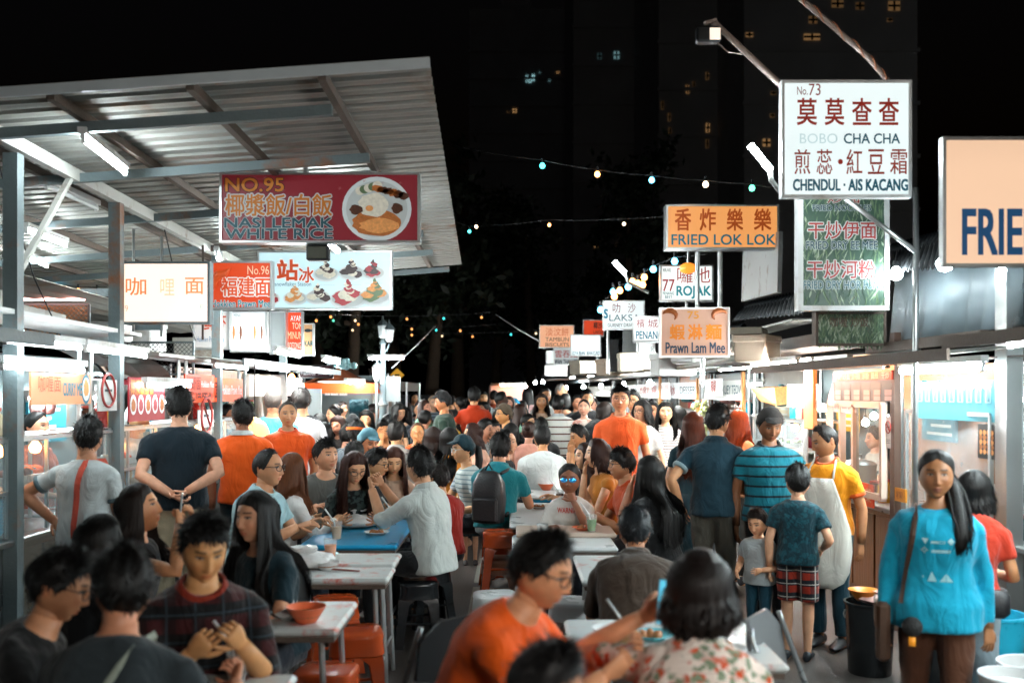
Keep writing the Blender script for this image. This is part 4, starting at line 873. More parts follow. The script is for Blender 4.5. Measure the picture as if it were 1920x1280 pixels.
t = tube_light(at(1406, 272, 6.5), at(1444, 318, 6.5), 'glaring tube lamp angled out beside the white chendul sign', housing=False, r=.022); q = MB(); o = t.location; q.tube([at(1444, 318, 6.5) - o, at(1446, 338, 6.5) - o, at(1462, 358, 6.5) - o, at(1500, 372, 6.5) - o], .018, 8); q.build('arm', WHITEP, t, 180)
t = tube_light(at(1151, 490, 11.), at(1172, 512, 11.), 'bright tube lamp angled out beside the rojak lightbox', housing=False, r=.026); q = MB(); o = t.location; q.tube([at(1172, 512, 11) - o, at(1178, 530, 11) - o, at(1215, 548, 11.2) - o], .018, 8); q.build('arm', WHITEP, t, 180)
bulb(at(1680, 514, 6.9), 'glaring white bulb below the dark curved awning', r=.045); bulb(at(1772, 494, 6.0), 'glaring white bulb beside the cream FRIED sign', r=.05); bulb(at(1879, 507, 5.7), 'small white bulb tucked under the cream FRIED sign', r=.022)
# big pale sheet, fascia and awnings of the right-hand row
def x_on_right(py, px0, px1): return None
def right_pt(px, py):      # the point of the right-hand front plane behind a photo pixel
    u = (px - CX)/FPX; Y = 3.2/(u + .035); return at(px, py, Y)
q = MB(); n = 26; top, bot = [], []
for k in range(n + 1):
    px_ = 1666 + (1975 - 1666)*k/n; a = right_pt(px_, 655 - (px_ - 1666)*.19); b = right_pt(px_, 500 - (px_ - 1666)*.30); off = Vector((.03*math.sin(k*1.9) + .02*math.sin(k*.7), 0, 0)); bot.append(a + off); top.append(b + Vector((.06, 0, 0)) + off*.4)
q.grid([bot, [a_.lerp(b_, .5) + Vector((.02*math.sin(k_*1.3), 0, 0)) for k_, (a_, b_) in enumerate(zip(bot, top))], top])
s_ = q.build('tarpaulin', pm('pale_plastic_sheet', (.24, .30, .33), .5, 0., .08, 3, .35, 5), None, 180); s_.modifiers.new('thickness', 'SOLIDIFY').thickness = .006; tag(s_, 'pale rippled plastic sheet hung over the front of the nearest stall', 'tarpaulin')
def awning(pts_lo, pts_hi, label, mat, drop=.0, nn=18):
    q = MB(); rows = []
    for u in np.linspace(0, 1, nn*2 + 1):
        a = Vector(pts_lo[0]).lerp(Vector(pts_lo[1]), u); b = Vector(pts_hi[0]).lerp(Vector(pts_hi[1]), u); w = .012*(1 if int(round(u*nn*2)) % 2 else -1)
        rows.append([tuple(a + Vector((0, 0, w))), tuple(a.lerp(b, .4) + Vector((0, 0, .07 + w))), tuple(a.lerp(b, .75) + Vector((0, 0, .07 + w))), tuple(b + Vector((0, 0, w)))])
    for i in range(len(rows) - 1):
        for j in range(3): q.quad(rows[i][j], rows[i+1][j], rows[i+1][j+1], rows[i][j+1])
    o = q.build('corrugated_awning', mat, None, 40); o.modifiers.new('thickness', 'SOLIDIFY').thickness = .008; return tag(o, label, 'awning')
DARKROOF = pm('dark_corrugated_sheet', (.05, .055, .06), .5, .4, .2, 6)
awning((at(1618, 515, 7.8), at(1768, 500, 6.2)), (at(1690, 462, 8.2), at(1790, 430, 6.6)), 'dark curved corrugated awning above the bright white bulbs', DARKROOF)
awning((at(1372, 600, 11.0), at(1505, 588, 8.8)), (at(1420, 572, 11.4), at(1512, 548, 9.2)), 'dark corrugated awning behind the prawn sign', DARKROOF)
awning((at(1330, 640, 12.6), at(1380, 636, 11.4)), (at(1365, 618, 13.0), at(1400, 610, 11.8)), 'short dark awning beyond the prawn sign', DARKROOF)

# ------------------------------------------------------------------ stalls
def stall(side, y0, y1, label, body='steel', board=None, rows=(), em=.5, case=True, hood=False, canopy=True, back='#9aa3a3', front_panel=None, lo=1.70, hi=1.95, roof=GALV, tall=2.12, group=None, interior=None):
    xf = row_left((y0+y1)/2) if side < 0 else row_right((y0+y1)/2); w = y1 - y0
    t = thing('food_stall', label, 'food stall', (xf, y0 if side < 0 else y1, 0), R(90 if side < 0 else -90) + (0 if side < 0 else math.atan(.035)*1), group)
    BM = {'steel': STEEL, 'wood': WOODB, 'white': WHITEP}[body]; rn = random.Random(int(y0*10))
    q = MB(); q.box((.02, .03, .10), (w - .02, .80, .855)); n = max(2, int(w/.5))
    for k in range(n): q.box((.05 + k*(w - .1)/n, .015, .15), (.05 + (k + .92)*(w - .1)/n, .03, .80))
    for xx in (.08, w - .08):
        for yy in (.10, .70): q.tube([(xx, yy, .0), (xx, yy, .11)], .035, 8)
    q.build('counter', BM, t)
    q = MB(); q.box((0, -.05, .855), (w, .84, .895), 0, .008); q.build('countertop', STEEL, t)
    for xx in (.03, w - .03):
        for yy in (.02, .80): q = MB(); q.tube([(xx, yy, .895), (xx, yy, tall)], .017, 8); q.build('corner_post', ALU, t, 40)
    q = MB(); q.box((.03, .815, .9), (w - .03, .835, tall - .02)); q.build('back_panel', pm(f'stall_back_{back}', back, .35, .3, .12, 4, dirt=(.2, .16, .12)), t)
    if case:
        q = MB(); z0, z1, d = .90, 1.50, .36
        for a, b in (((.05, .0, z1), (w - .05, .0, z1)), ((.05, d, z1), (w - .05, d, z1)), ((.05, .0, z0 + .28), (w - .05, .0, z0 + .28))): q.bar(a, b, .022, .022)
        for k in range(4): xx = .05 + k*(w - .1)/3; q.bar((xx, 0, z0), (xx, 0, z1), .02, .02); q.bar((xx, d, z0), (xx, d, z1), .02, .02)
        q.box((.06, .02, 1.19), (w - .06, d - .02, 1.2)); q.build('case_frame', ALU, t)
        q = MB(); q.box((.06, -.004, z0 + .01), (w - .06, -.001, z1 - .01)); q.build('pane', GLASS, t)
        q = MB(); q.box((.05, .0, z1 + .012), (w - .05, d, z1 + .024)); q.build('case_top', STEEL, t)
    if canopy:
        q = MB(); m_ = 24
        for k in range(m_): xa, xb = -.1 + (w + .2)*k/m_, -.1 + (w + .2)*(k + 1)/m_; za, zb = .012*(k % 2), .012*((k + 1) % 2); q.quad((xa, -.55, tall + za - .03), (xb, -.55, tall + zb - .03), (xb, 1.2, tall + zb + .14), (xa, 1.2, tall + za + .14))
        ro = q.build('stall_roof', roof, t); ro.modifiers.new('thickness', 'SOLIDIFY').thickness = .006
        q = MB(); q.box((-.1, -.575, tall - .07), (w + .1, -.555, tall + .0)); q.box((-.08, -.10, tall - .045), (w + .08, -.06, tall - .035)); q.build('roof_edge', RUST if rn.random() < .55 else GREYSTEEL, t)
    if hood:
        q = MB(); rr = []
        for k in range(9): a = k/8*1.35; rr.append([(.1, .05 + .5*(1 - math.cos(a)), 1.86 + .30*math.sin(a)), (w - .1, .05 + .5*(1 - math.cos(a)), 1.86 + .30*math.sin(a))])
        q.grid(rr)
        ho = q.build('hood', pm('polished_steel', (.7, .72, .72), .12, 1., .05, 3, .3, 4), t, 180); ho.modifiers.new('thickness', 'SOLIDIFY').thickness = .004
    if board:
        em *= .72
        q = MB(); q.box((.04, -.03, lo), (w - .04, .0, hi)); bo = q.build('menu_board', pm(f'board_{board}_{em}', board, .4, emit=board, strength=em, var=.05), t)
        h = hi - lo
        for r in rows:
            tx, f0, f1, g0, g1, col, bold = r[:7]; mb = MB(); put_text(mb, tx, .04 + (w - .08)*f0, .04 + (w - .08)*f1, lo + h*g0, lo + h*g1, -.0335, 0, bold); mb.build('lettering', letter(col, em*.3), bo)
    if interior: interior(t, w)
    return t
def to_world(t, p): return t.matrix_basis @ Vector(p)
def bowls(loc, label, col, n=9, r=.085, dx=1):
    t = thing('bowl_stack', label, 'bowl stack', loc); m = pm('melamine_' + str(col), col, .35)
    for k in range(n): q = MB(); z = k*.021; q.lathe([(r*.45, z), (r*.62, z + .006), (r*.92, z + .035), (r, z + .05), (r*.96, z + .05), (r*.86, z + .036), (r*.5, z + .010)], (0, 0, 0), 20); q.build('bowl', m, t, 60)
    return t
def pot(loc, label, r=.16, h=.20, mat=None):
    t = thing('cooking_pot', label, 'cooking pot', loc); q = MB(); q.lathe([(r*.92, 0), (r, .02), (r, h), (r*1.06, h + .008), (r*1.06, h + .014), (r*.95, h + .01), (r*.93, .03)], (0, 0, 0), 24); q.build('body', mat or STEEL, t, 50)
    q = MB(); q.lathe([(r*1.02, h + .016), (r*.8, h + .04), (r*.2, h + .06), (.02, h + .065), (.018, h + .09), (.03, h + .10), (.001, h + .105)], (0, 0, 0), 24); q.build('lid', mat or STEEL, t, 60)
    for s in (-1, 1): q = MB(); q.tube([(s*r, -.04, h*.75), (s*(r + .04), -.03, h*.78), (s*(r + .04), .03, h*.78), (s*r, .04, h*.75)], .008, 6); q.build('handle', BLACKM, t, 180)
    return t
def bottles(loc, label, cols, n=5, dx=.075, ang=math.pi/2):
    t = thing('sauce_bottle_row', label, 'sauce bottles', loc, ang)
    for k in range(n): q = MB(); q.lathe([(.028, 0), (.03, .01), (.03, .13), (.024, .16), (.010, .19), (.010, .215), (.001, .218)], (k*dx, 0, 0), 12); q.build('bottle', pm('sauce_' + str(cols[k % len(cols)]), cols[k % len(cols)], .25), t, 50)
    return t
def poster(px0, py0, px1, py1, side, label, face, em, rows=(), cat='poster', art=None, out=.055):
    """a flat printed sheet on the front plane of a stall row, filling the photo rectangle"""
    em *= .68; u0, u1 = (px0 - CX)/FPX, (px1 - CX)/FPX
    Y = lambda u: (-3.1/u if side < 0 else 3.2/(u + .035)); a, b = at(px0, (py0+py1)/2, Y(u0)), at(px1, (py0+py1)/2, Y(u1)); ym = (a.y + b.y)/2; xm = (a.x + b.x)/2
    w = (b - a).xy.length; zt, zb = CAMZ - (py0 - HY)/FPX*ym, CAMZ - (py1 - HY)/FPX*ym; h = zt - zb
    yaw = math.atan2(b.y - a.y, b.x - a.x)
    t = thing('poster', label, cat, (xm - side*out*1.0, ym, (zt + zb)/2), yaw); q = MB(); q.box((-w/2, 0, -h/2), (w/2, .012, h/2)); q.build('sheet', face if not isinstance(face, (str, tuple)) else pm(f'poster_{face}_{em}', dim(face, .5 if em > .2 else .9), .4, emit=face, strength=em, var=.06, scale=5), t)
    for r in rows:
        tx, f0, f1, g0, g1, col, bold = r[:7]; mb = MB(); put_text(mb, tx, -w/2 + w*f0, -w/2 + w*f1, -h/2 + h*g0, -h/2 + h*g1, -.003, 0, bold)
        if mb.n: mb.build('lettering', letter(col, em*.4), t)
    if art: art(t, w, h)
    return t
def no_smoking(t, w, h):
    m = MB(); r = w*.36; c = (0, h*.16); P = [(c[0] + r*math.cos(a), -.004, c[1] + r*math.sin(a)) for a in np.linspace(0, 2*math.pi, 28, endpoint=False)]
    m.tube(P, r*.09, 5, 0, False, True); m.bar((-r*.7, -.005, c[1] + r*.7), (r*.7, -.005, c[1] - r*.7), r*.16, .004); m.box((-r*.55, -.006, c[1] - r*.08), (r*.5, -.004, c[1] + r*.08), 1)
    for k in range(3): m.box((-w*.3, -.005, -h*.24 - k*h*.05), (w*.3, -.004, -h*.225 - k*h*.05), 1)
    m.build('printed_symbol', [letter('#b4423c', .1), letter('#3c4548', 0)], t)
# left row
L1 = stall(-1, 5.55, 7.2, 'steel stall with glass case under the orange CURRY MEE board', board=None, back='#566a70', canopy=False)
L2 = stall(-1, 7.35, 9.35, 'steel stall with curved polished hood and red dish menu', hood=True, back='#66777a', canopy=False)
L3 = stall(-1, 9.5, 11.4, 'third steel stall below the Hokkien prawn lightbox', board='#e2501e', em=.55, rows=(('福建虾面', .05, .5, .15, .85, '#7a1d10', .02), ('Hokkien Prawn Mee', .55, .97, .3, .7, '#ffffff', .02)), back='#6a7674')
L4 = stall(-1, 11.6, 14.6, 'last stall under the canopy hung with pale cloth', board='#efe2d6', em=.55, case=False, back='#e0b8a0', lo=1.75, hi=2.0)
def curry_art(t, w, h):
    m = MB(); disc(m, w*.40, 0, h*.36, h*.5, -.004, 0, 24); disc(m, w*.40, 0, h*.30, h*.40, -.005, 1, 24); disc(m, w*.40, h*.03, h*.2, h*.3, -.0055, 2, 16, .15); m.build('printed_bowl', [letter('#2f7f98', .2), FOOD[0], FOOD[8]], t)
poster(42, 700, 156, 758, -1, 'orange shop board reading CURRY MEE over the glass case', '#f0a070', .55, (('咖喱面', .10, .46, .40, .92, '#c85a34', .0), ('CURRY MEE', .50, .86, .28, .70, '#3b90a4', .03)), 'shop board', curry_art)
def dishes_art(t, w, h):
    m = MB()
    for k in range(5): cx = -w*.40 + k*w*.20; disc(m, cx, -h*.12, w*.085, h*.23, -.004, 0, 20); disc(m, cx, -h*.14, w*.055, h*.15, -.005, 2 + k % 2*3, 16, .12)
    m.build('printed_dishes', FOOD, t)
poster(229, 708, 297, 788, -1, 'crimson menu board with a row of five round dish photos', '#b02836', .38, (('椰浆饭套餐', .03, .66, .60, .95, '#f0902a', .03), ('NASI LEMAK', .68, .97, .68, .86, '#8ea4c0', .0)), 'menu board', dishes_art)
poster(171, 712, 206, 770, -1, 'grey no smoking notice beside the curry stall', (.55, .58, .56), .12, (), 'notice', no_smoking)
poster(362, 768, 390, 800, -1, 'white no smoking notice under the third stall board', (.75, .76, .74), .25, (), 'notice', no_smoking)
poster(336, 702, 392, 736, -1, 'red orange board with white brush lettering above the no smoking notice', '#e6491c', .6, (('炒虾面', .04, .5, .15, .9, '#a82010', .01), ('Hokkien Mee', .52, .97, .3, .65, '#ffffff', .01)), 'shop board')
for a, b, l in (((-2.93, 5.75, 2.10), (-2.93, 6.75, 2.10), 'upper fluorescent tube along the curry stall front edge'), ((-2.93, 6.85, 2.10), (-2.93, 7.95, 2.09), 'fluorescent tube between the curry stall and the polished hood'), ((-3.02, 5.9, 1.955), (-3.02, 7.0, 1.955), 'tube lying just above the CURRY MEE board'),
                ((-2.98, 8.1, 1.86), (-2.98, 9.2, 1.86), 'tube under the polished hood above the crimson menu'), ((-2.9, 9.7, 2.06), (-2.9, 10.9, 2.06), 'fluorescent tube along the edge of the third stall'), ((-2.9, 11.8, 2.08), (-2.9, 12.9, 2.08), 'fluorescent tube along the last canopy stall'),
                ((-3.6, 6.0, 1.62), (-3.6, 6.9, 1.62), 'tube inside the curry stall glass case'), ((-3.65, 10.0, 1.7), (-3.65, 11.0, 1.7), 'tube at the back of the third stall')): tube_light(a, b, l, TUBES)
bowls((-3.2, 6.10, .90), 'tall stack of blue bowls beside the front canopy post', '#2aa0c0', 10); bowls((-3.28, 6.32, .90), 'shorter stack of pale blue bowls behind the tall blue stack', '#7fc4d4', 7, .08)
pot((-3.62, 6.55, .895), 'lidded steel soup pot on the curry stall', .17, .22); pot((-3.55, 8.2, .895), 'steel pot under the polished hood', .15, .18); bottles((-3.2, 7.05, .895), 'orange and red sauce bottles by the curry stall glass', ['#d2481a', '#e8a020', '#a02018'], 4)
pot((-3.5, 10.2, .895), 'steel pot on the third stall', .16, .2); bottles((-3.2, 8.9, .895), 'brown sauce bottles on the hooded stall counter', ['#3a1c10', '#c0501c'], 5)
for k, (loc, l, c) in enumerate((((-3.28, 6.75, 1.205), 'orange tray of noodles on the upper shelf of the curry case', '#e06a20'), ((-3.28, 8.0, 1.205), 'white tray of rolls on the hooded stall shelf', '#d8d4c8'), ((-3.28, 10.4, 1.205), 'orange tray on the third stall shelf', '#e07a30'))):
    t = thing('food_tray', l, 'food tray', loc, R(90)); q = MB(); q.box((-.22, -.12, 0), (.22, .12, .012), 0, .004); q.box((-.22, -.12, .012), (-.205, .12, .05)); q.box((.205, -.12, .012), (.22, .12, .05)); q.box((-.205, -.12, .012), (.205, -.108, .05)); q.box((-.205, .108, .012), (.205, .12, .05)); q.build('pan', STEEL, t)
    q = MB(); rn = random.Random(k)
    for j in range(22): q.ball((rn.uniform(-.18, .18), rn.uniform(-.08, .08), .03 + rn.uniform(0, .035)), rn.uniform(.025, .04), 8)
    q.build('food', pm('food_' + c, c, .6, var=.3, scale=30), t, 180)
wl = thing('warm_lamp', 'orange lampshade glowing beside the senior man in orange', 'lamp', (-2.52, 9.75, 1.47)); q = MB(); q.lathe([(.145, -.10), (.135, -.04), (.10, .03), (.04, .07), (.012, .085)], (0, 0, 0), 20, 0, False); q.build('lamp_shade', emi('glowing_orange_shade', (1., .50, .14), 1.6), wl, 60); q = MB(); q.tube([(0, 0, .08), (0, 0, .62)], .006, 6); q.build('cord', CABLE, wl); q = MB(); q.ball((0, 0, -.06), .035, 12); q.build('bulb', BULBO, wl, 180)
for k, (px_, l) in enumerate(((470, 'white apron hung nearest the warm lamp'), (492, 'cream apron hung in the middle of the last canopy stall'), (518, 'pale shirt hung farthest along the last canopy stall'))):
    p = at(px_, 745, 12.6 + k*.3); q = MB(); n = 9
    for j in range(n):
        xa, xb = -.18 + .36*j/n, -.18 + .36*(j+1)/n; f = lambda x: .02*math.sin(x*40 + k); wz = lambda z, x: x*(.55 + .45*(1 - z))
        q.quad((wz(0, xa), f(xa), -.35), (wz(0, xb), f(xb), -.35), (wz(.9, xb), f(xb)*.4, .30), (wz(.9, xa), f(xa)*.4, .30))
    o = q.build('hanging_garment', cloth(['#e8e2da', '#e6d6c4', '#efeae6'][k]), None, 180, p, weld=True); o.modifiers.new('thickness', 'SOLIDIFY').thickness = .012; tag(o, l, 'garment')
bulb((-2.7, 12.2, 1.98), 'warm bulb over the hung aprons', BULBO, .04); 
L0 = stall(-1, 2.3, 5.4, 'stall on the left nearest the viewer outside the picture', back='#8fa0a0'); R0 = stall(1, 2.9, 5.65, 'stall on the right nearest the viewer outside the picture', back='#a8b0b0'); RB = stall(1, -1.6, 2.7, 'stall on the right behind the viewer', back='#a8b0b0'); LB = stall(-1, -2.2, 2.0, 'stall on the left behind the viewer', back='#8fa0a0')
for a, b, l in (((2.72, 4.3, 2.06), (2.70, 5.4, 2.06), 'added tube on the stall next to the woman in cyan'), ((2.78, 2.9, 2.06), (2.75, 4.0, 2.06), 'added tube on the nearest right stall'), ((2.75, .9, 2.1), (2.75, 2.1, 2.1), 'added tube on the stall beside the viewer'), ((2.7, -1.0, 2.1), (2.7, .2, 2.1), 'added tube on the right stall behind the viewer'), ): tube_light(a, b, l)  # tubes added beside and behind the camera to light the foreground
for a, b, l in (((1.4, -2.6, 2.7), (2.6, -2.6, 2.7), 'added unseen tube over the aisle behind the viewer'), ((1.6, -.6, 2.8), (2.7, -.6, 2.8), 'second added unseen tube over the aisle just behind the viewer')): tube_light(a, b, l, TUBEH)  # unseen warm tubes added behind the camera as frontal light on people
# dark lamp box under the red sign, orange uprights on the right
fb = thing('flood_light', 'dark unlit floodlight box hung below the red rice sign', 'floodlight', at(596, 474, 7.6)); q = MB(); q.box((-.085, -.03, -.06), (.085, .06, .06), 0, .01); q.box((-.07, -.036, -.045), (.07, -.031, .045), 1); q.build('lamp_box', [BLACKM, pm('dark_reflector', (.10, .10, .08), .2)], fb); q = MB(); q.tube([(-.05, .02, .06), (-.05, .02, .10), (.05, .02, .10), (.05, .02, .06)], .007, 6); q.build('bracket', BLACKM, fb, 180)
tube_light(at(617, 457, 8.6), at(633, 470, 8.3), 'pair of short bright tubes peeping out below the red rice sign', housing=False, r=.022)
ORP = pm('orange_lit_board', (.62, .24, .06), .5, 0, .15, 6)
for k, (y0_, y1_, z0_, z1_, l) in enumerate(((9.25, 9.55, 1.45, 2.02, 'orange board at the far end of the wooden stall'), (11.72, 11.80, .9, 2.05, 'orange upright between the prawn poster and fruit stalls'), (17.05, 17.18, .9, 2.1, 'orange upright beside the orange backed stall'), (14.16, 14.24, .9, 2.0, 'rusty orange upright beside the red character stall'))):
    q = MB(); q.box((-.02, 0, 0), (.02, y1_ - y0_, z1_ - z0_), 0, .006); tag(q.build('orange_board', ORP, None, None, (row_right(y0_) - .06, y0_, z0_)), l, 'board')
# clutter above and behind the left stalls
MESHM = pm('orange_wire', (.50, .22, .06), .5, .3)
def wire_panel(x0, x1, z0, z1, y, label, mat):
    t = thing('wire_mesh_screen', label, 'wire screen', ((x0+x1)/2, y, z0)); q = MB(); w, h = (x1-x0)/2, z1-z0
    for a, b in (((-w, 0, 0), (w, 0, 0)), ((-w, 0, h), (w, 0, h)), ((-w, 0, 0), (-w, 0, h)), ((w, 0, 0), (w, 0, h))): q.bar(a, b, .02, .02)
    q.build('frame', GREYSTEEL, t); q = MB(); n = int(w*2/.045)
    for k in range(-int(h/.045), n):
        for sg in (1, -1):
            xa, xb = -w + k*.045, -w + k*.045 + h; za, zb = (0, h) if sg > 0 else (h, 0)
            if xa < -w: u = (-w - xa)/(xb - xa); xa, za = -w, za + (zb - za)*u
            if xb > w: u = (w - xa)/(xb - xa); xb, zb = w, za + (zb - za)*u
            if xb > xa: q.bar((xa, .001*sg, za), (xb, .001*sg, zb), .006, .004)
    q.build('wire_mesh', mat, t); return t
wire_panel(-4.6, -3.95, 2.28, 2.62, 9.3, 'orange wire mesh panel deep under the canopy', MESHM); wire_panel(-5.6, -4.75, 2.2, 2.66, 9.5, 'grey wire mesh panel left of the orange one', ALU); wire_panel(-3.9, -3.2, 1.98, 2.3, 10.0, 'dark wire mesh below the glowing white sign', BLACKM)
tube_light((-4.55, 9.2, 2.66), (-3.95, 9.2, 2.66), 'pink tube lying over the orange wire mesh', emi('pink_tube_glow', (1., .45, .40), 8.), housing=False)
for k, (x, y, z, w, h, d, m_, l) in enumerate(((-4.0, 7.0, 2.36, .7, .16, .5, CREAMSTEEL, 'cream metal box on the curry stall roof'), (-4.9, 7.6, 2.30, .6, .28, .5, GREYSTEEL, 'grey cabinet at the back of the curry stall'), (-5.9, 7.2, 2.3, .5, .5, .5, STEEL, 'steel duct box far left under the canopy'), (-3.75, 9.0, 2.26, .5, .14, .4, WHITEP, 'white box on the hooded stall'), (-4.3, 11.0, 2.25, .8, .3, .5, WHITEP, 'pale storage box on the third stall'), (-3.9, 12.4, 2.22, .5, .24, .4, CREAMSTEEL, 'cream box on the last canopy stall'))):
    q = MB(); q.box((-w/2, -d/2, 0), (w/2, d/2, h), 0, .015); q.box((-w/2 - .01, -d/2 - .01, h - .04), (w/2 + .01, d/2 + .01, h + .01), 0, .006); tag(q.build('storage_box', m_, None, None, (x, y, z)), l, 'box')
for k, (a, b) in enumerate((((-3.4, 6.6, 3.3), (-3.6, 8.0, 2.2)), ((-3.3, 8.2, 3.25), (-3.7, 9.6, 2.25)), ((-3.0, 8.6, 3.2), (-3.05, 9.6, 2.3)))): rod('hanging_wire', [a, Vector(a).lerp(Vector(b), .5) + Vector((0, 0, -.12)), b], .006, CABLE, ['black wire sagging to the curry stall', 'black wire sagging to the hooded stall', 'black wire behind the glowing white sign'][k], 'wire', 5)
for k, (x, y) in enumerate(((-3.25, 8.55), (-3.15, 8.95), (-2.95, 9.5))): rod('hanger_rod', [(x, y, 3.2), (x, y, 2.3)], .012, ALU if k < 2 else RUST, ['thin hanger rod nearest the glowing white sign', 'second thin hanger rod under the canopy', 'rusty hanger rod by the red sign'][k], 'rod', 6)
q = MB(); rows_ = []
for k in range(41): x = -8.3 + k*.115; rows_.append([(x, 5.8, 2.72 + .014*(k % 2)), (x, 13.2, 2.58 + .014*(k % 2))])
q.grid(rows_); lr = q.build('lower_roof', GALV, None, None); lr.modifiers.new('thickness', 'SOLIDIFY').thickness = .006; tag(lr, 'low corrugated roof over the kitchens behind the left stalls', 'roof')
tube_light((-5.2, 6.4, 2.60), (-5.2, 7.6, 2.58), 'tube under the low kitchen roof', TUBES); tube_light((-5.4, 9.8, 2.50), (-5.4, 11.0, 2.48), 'second tube deeper under the low kitchen roof', TUBES)
for a, b, l in (((-2.35, 9.9, 2.2), (-2.35, 11.0, 2.2), 'added tube hung out before the third stall'), ((-2.35, 12.4, 2.2), (-2.35, 13.5, 2.2), 'added tube hung out before the last canopy stall'), ((-2.5, 15.0, 1.95), (-2.4, 16.1, 1.95), 'added tube hung under the edge of the brown tent')): tube_light(a, b, l, TUBEM)  # tubes added on the left side to brighten the crowd and the tent
bulb((-3.28, 6.35, 1.42), 'orange heat bulb in the curry stall glass case', BULBO, .04, drop=.02); bulb((-3.28, 6.85, 1.42), 'second orange heat bulb beside it in the curry stall case', BULBO, .04, drop=.02); bulb((-3.28, 8.3, 1.42), 'orange heat bulb in the hooded stall case', BULBO, .04, drop=.02); bulb((-3.25, 10.3, 1.42), 'orange heat bulb in the third stall case', BULBO, .04, drop=.02); bulb((3.02, 10.6, 1.42), 'orange heat bulb in the prawn poster stall case', BULBO, .04, drop=.02); tube_light((-3.7, 7.6, 1.75), (-3.7, 8.9, 1.75), 'tube at the back of the hooded stall', TUBEC)
# right row
R1 = stall(1, 5.75, 7.45, 'near steel stall with plexiglass front and blue menu board', case=False, back='#8a9698', tall=2.05)
R2 = stall(1, 7.6, 9.6, 'wooden stall with orange light and a Please Queue strip', 'wood', case=False, back='#9a5a2c', tall=2.05, canopy=True)
R3 = stall(1, 9.8, 11.7, 'steel stall with a red brush lettered prawn noodle poster', back='#5e6a6a')
R4 = stall(1, 11.9, 14.1, 'stall hung with fruit and an orange wok basket', board='#b8bcb8', em=.35, rows=(('粿条汤', .1, .4, .2, .85, '#b8302a', .02), ('KUEY TEOW', .5, .95, .3, .75, '#27606e', .02)), back='#6a5a48')
R5 = stall(1, 14.3, 17.0, 'middle stall with white panels and a red square character', board='#c8cccc', em=.5, rows=(('糖水', .1, .3, .2, .85, '#b8302a', .02), ('DESSERT', .45, .95, .3, .75, '#27606e', .02)), back='#58686a')
R6 = stall(1, 17.2, 20.0, 'stall with an orange lit backboard halfway down the row', board='#d8d4cc', em=.5, rows=(('炒粿角', .1, .5, .2, .85, '#b8302a', .02),), back='#a05c24')
R7 = stall(1, 20.3, 24.0, 'distant steel stall with cyan lamps', board='#c0d0d0', em=.5, back='#4e6264'); R8 = stall(1, 24.3, 29.5, 'farthest steel stall at the end of the row', board='#c8c8c0', em=.5, back='#5a5a50')
def cups_art(t, w, h):
    m = MB()
    for k in range(9): cx = -w*.42 + k*w*.105; m.box((cx - w*.03, -.004, -h*.05), (cx + w*.03, -.003, h*.36), 0); m.box((cx - w*.018, -.006, -h*.02), (cx + w*.018, -.005, h*.30), 1)
    m.build('printed_cups', [letter('#a8d4da', .2), letter('#41727c', .1)], t)
poster(1730, 714, 1885, 787, 1, 'blue menu board with a row of printed drinks', '#3f9fae', .42, (('冰  咖啡  奶茶', .1, .9, .78, .95, '#d8f0f0', .01),), 'menu board', cups_art)
def satay_art(t, w, h):
    m = MB()
    for k in range(4):
        for j in range(5): disc(m, -w*.3 + k*w*.2, h*(-.30 + j*.14), w*.085, h*.075, -.004 - .0003*j, j % 2, 14, .1)
    m.build('printed_skewers', [FOOD[8], FOOD[2]], t)
poster(1850, 795, 1886, 860, 1, 'black poster of golden skewers on the plexiglass', (.02, .02, .02), 0, (), 'poster', satay_art)
def menu_art(t, w, h):
    m = MB()
    for k in range(6):
        cx = -w*.42 + k*w*.168; m.box((cx - w*.05, -.004, -h*.30), (cx + w*.05, -.003, -h*.14), 0); m.box((cx - w*.05, -.004, -h*.46), (cx + w*.05, -.003, -h*.33), 0); m.box((cx - w*.06, -.004, -h*.06), (cx + w*.06, -.003, h*.06), 1)
    m.build('printed_prices', [letter('#c09a92', .15), letter('#6a6a68', .05)], t)
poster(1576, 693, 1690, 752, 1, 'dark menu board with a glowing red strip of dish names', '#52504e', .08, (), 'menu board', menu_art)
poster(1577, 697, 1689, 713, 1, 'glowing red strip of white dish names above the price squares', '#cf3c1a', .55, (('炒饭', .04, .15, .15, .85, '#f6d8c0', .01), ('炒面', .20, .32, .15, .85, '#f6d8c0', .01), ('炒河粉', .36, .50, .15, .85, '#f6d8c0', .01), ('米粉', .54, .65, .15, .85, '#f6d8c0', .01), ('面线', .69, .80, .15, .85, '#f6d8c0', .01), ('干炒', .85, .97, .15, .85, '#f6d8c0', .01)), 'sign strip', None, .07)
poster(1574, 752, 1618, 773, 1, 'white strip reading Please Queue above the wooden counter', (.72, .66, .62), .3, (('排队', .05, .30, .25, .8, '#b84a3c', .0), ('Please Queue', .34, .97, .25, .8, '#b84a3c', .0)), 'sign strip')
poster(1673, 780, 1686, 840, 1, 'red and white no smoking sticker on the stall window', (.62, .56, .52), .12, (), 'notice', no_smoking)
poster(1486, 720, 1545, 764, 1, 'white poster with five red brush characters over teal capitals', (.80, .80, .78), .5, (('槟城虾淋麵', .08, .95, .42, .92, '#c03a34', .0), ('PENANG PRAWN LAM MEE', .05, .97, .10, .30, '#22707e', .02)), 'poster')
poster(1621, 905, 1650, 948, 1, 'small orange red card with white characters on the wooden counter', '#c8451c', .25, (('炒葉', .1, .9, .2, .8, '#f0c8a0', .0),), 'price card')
poster(1690, 915, 1712, 940, 1, 'yellow card stuck on the wooden counter by the post', '#b8781c', .15, (('粿', .2, .8, .2, .8, '#7a3a10', 0),), 'price card')
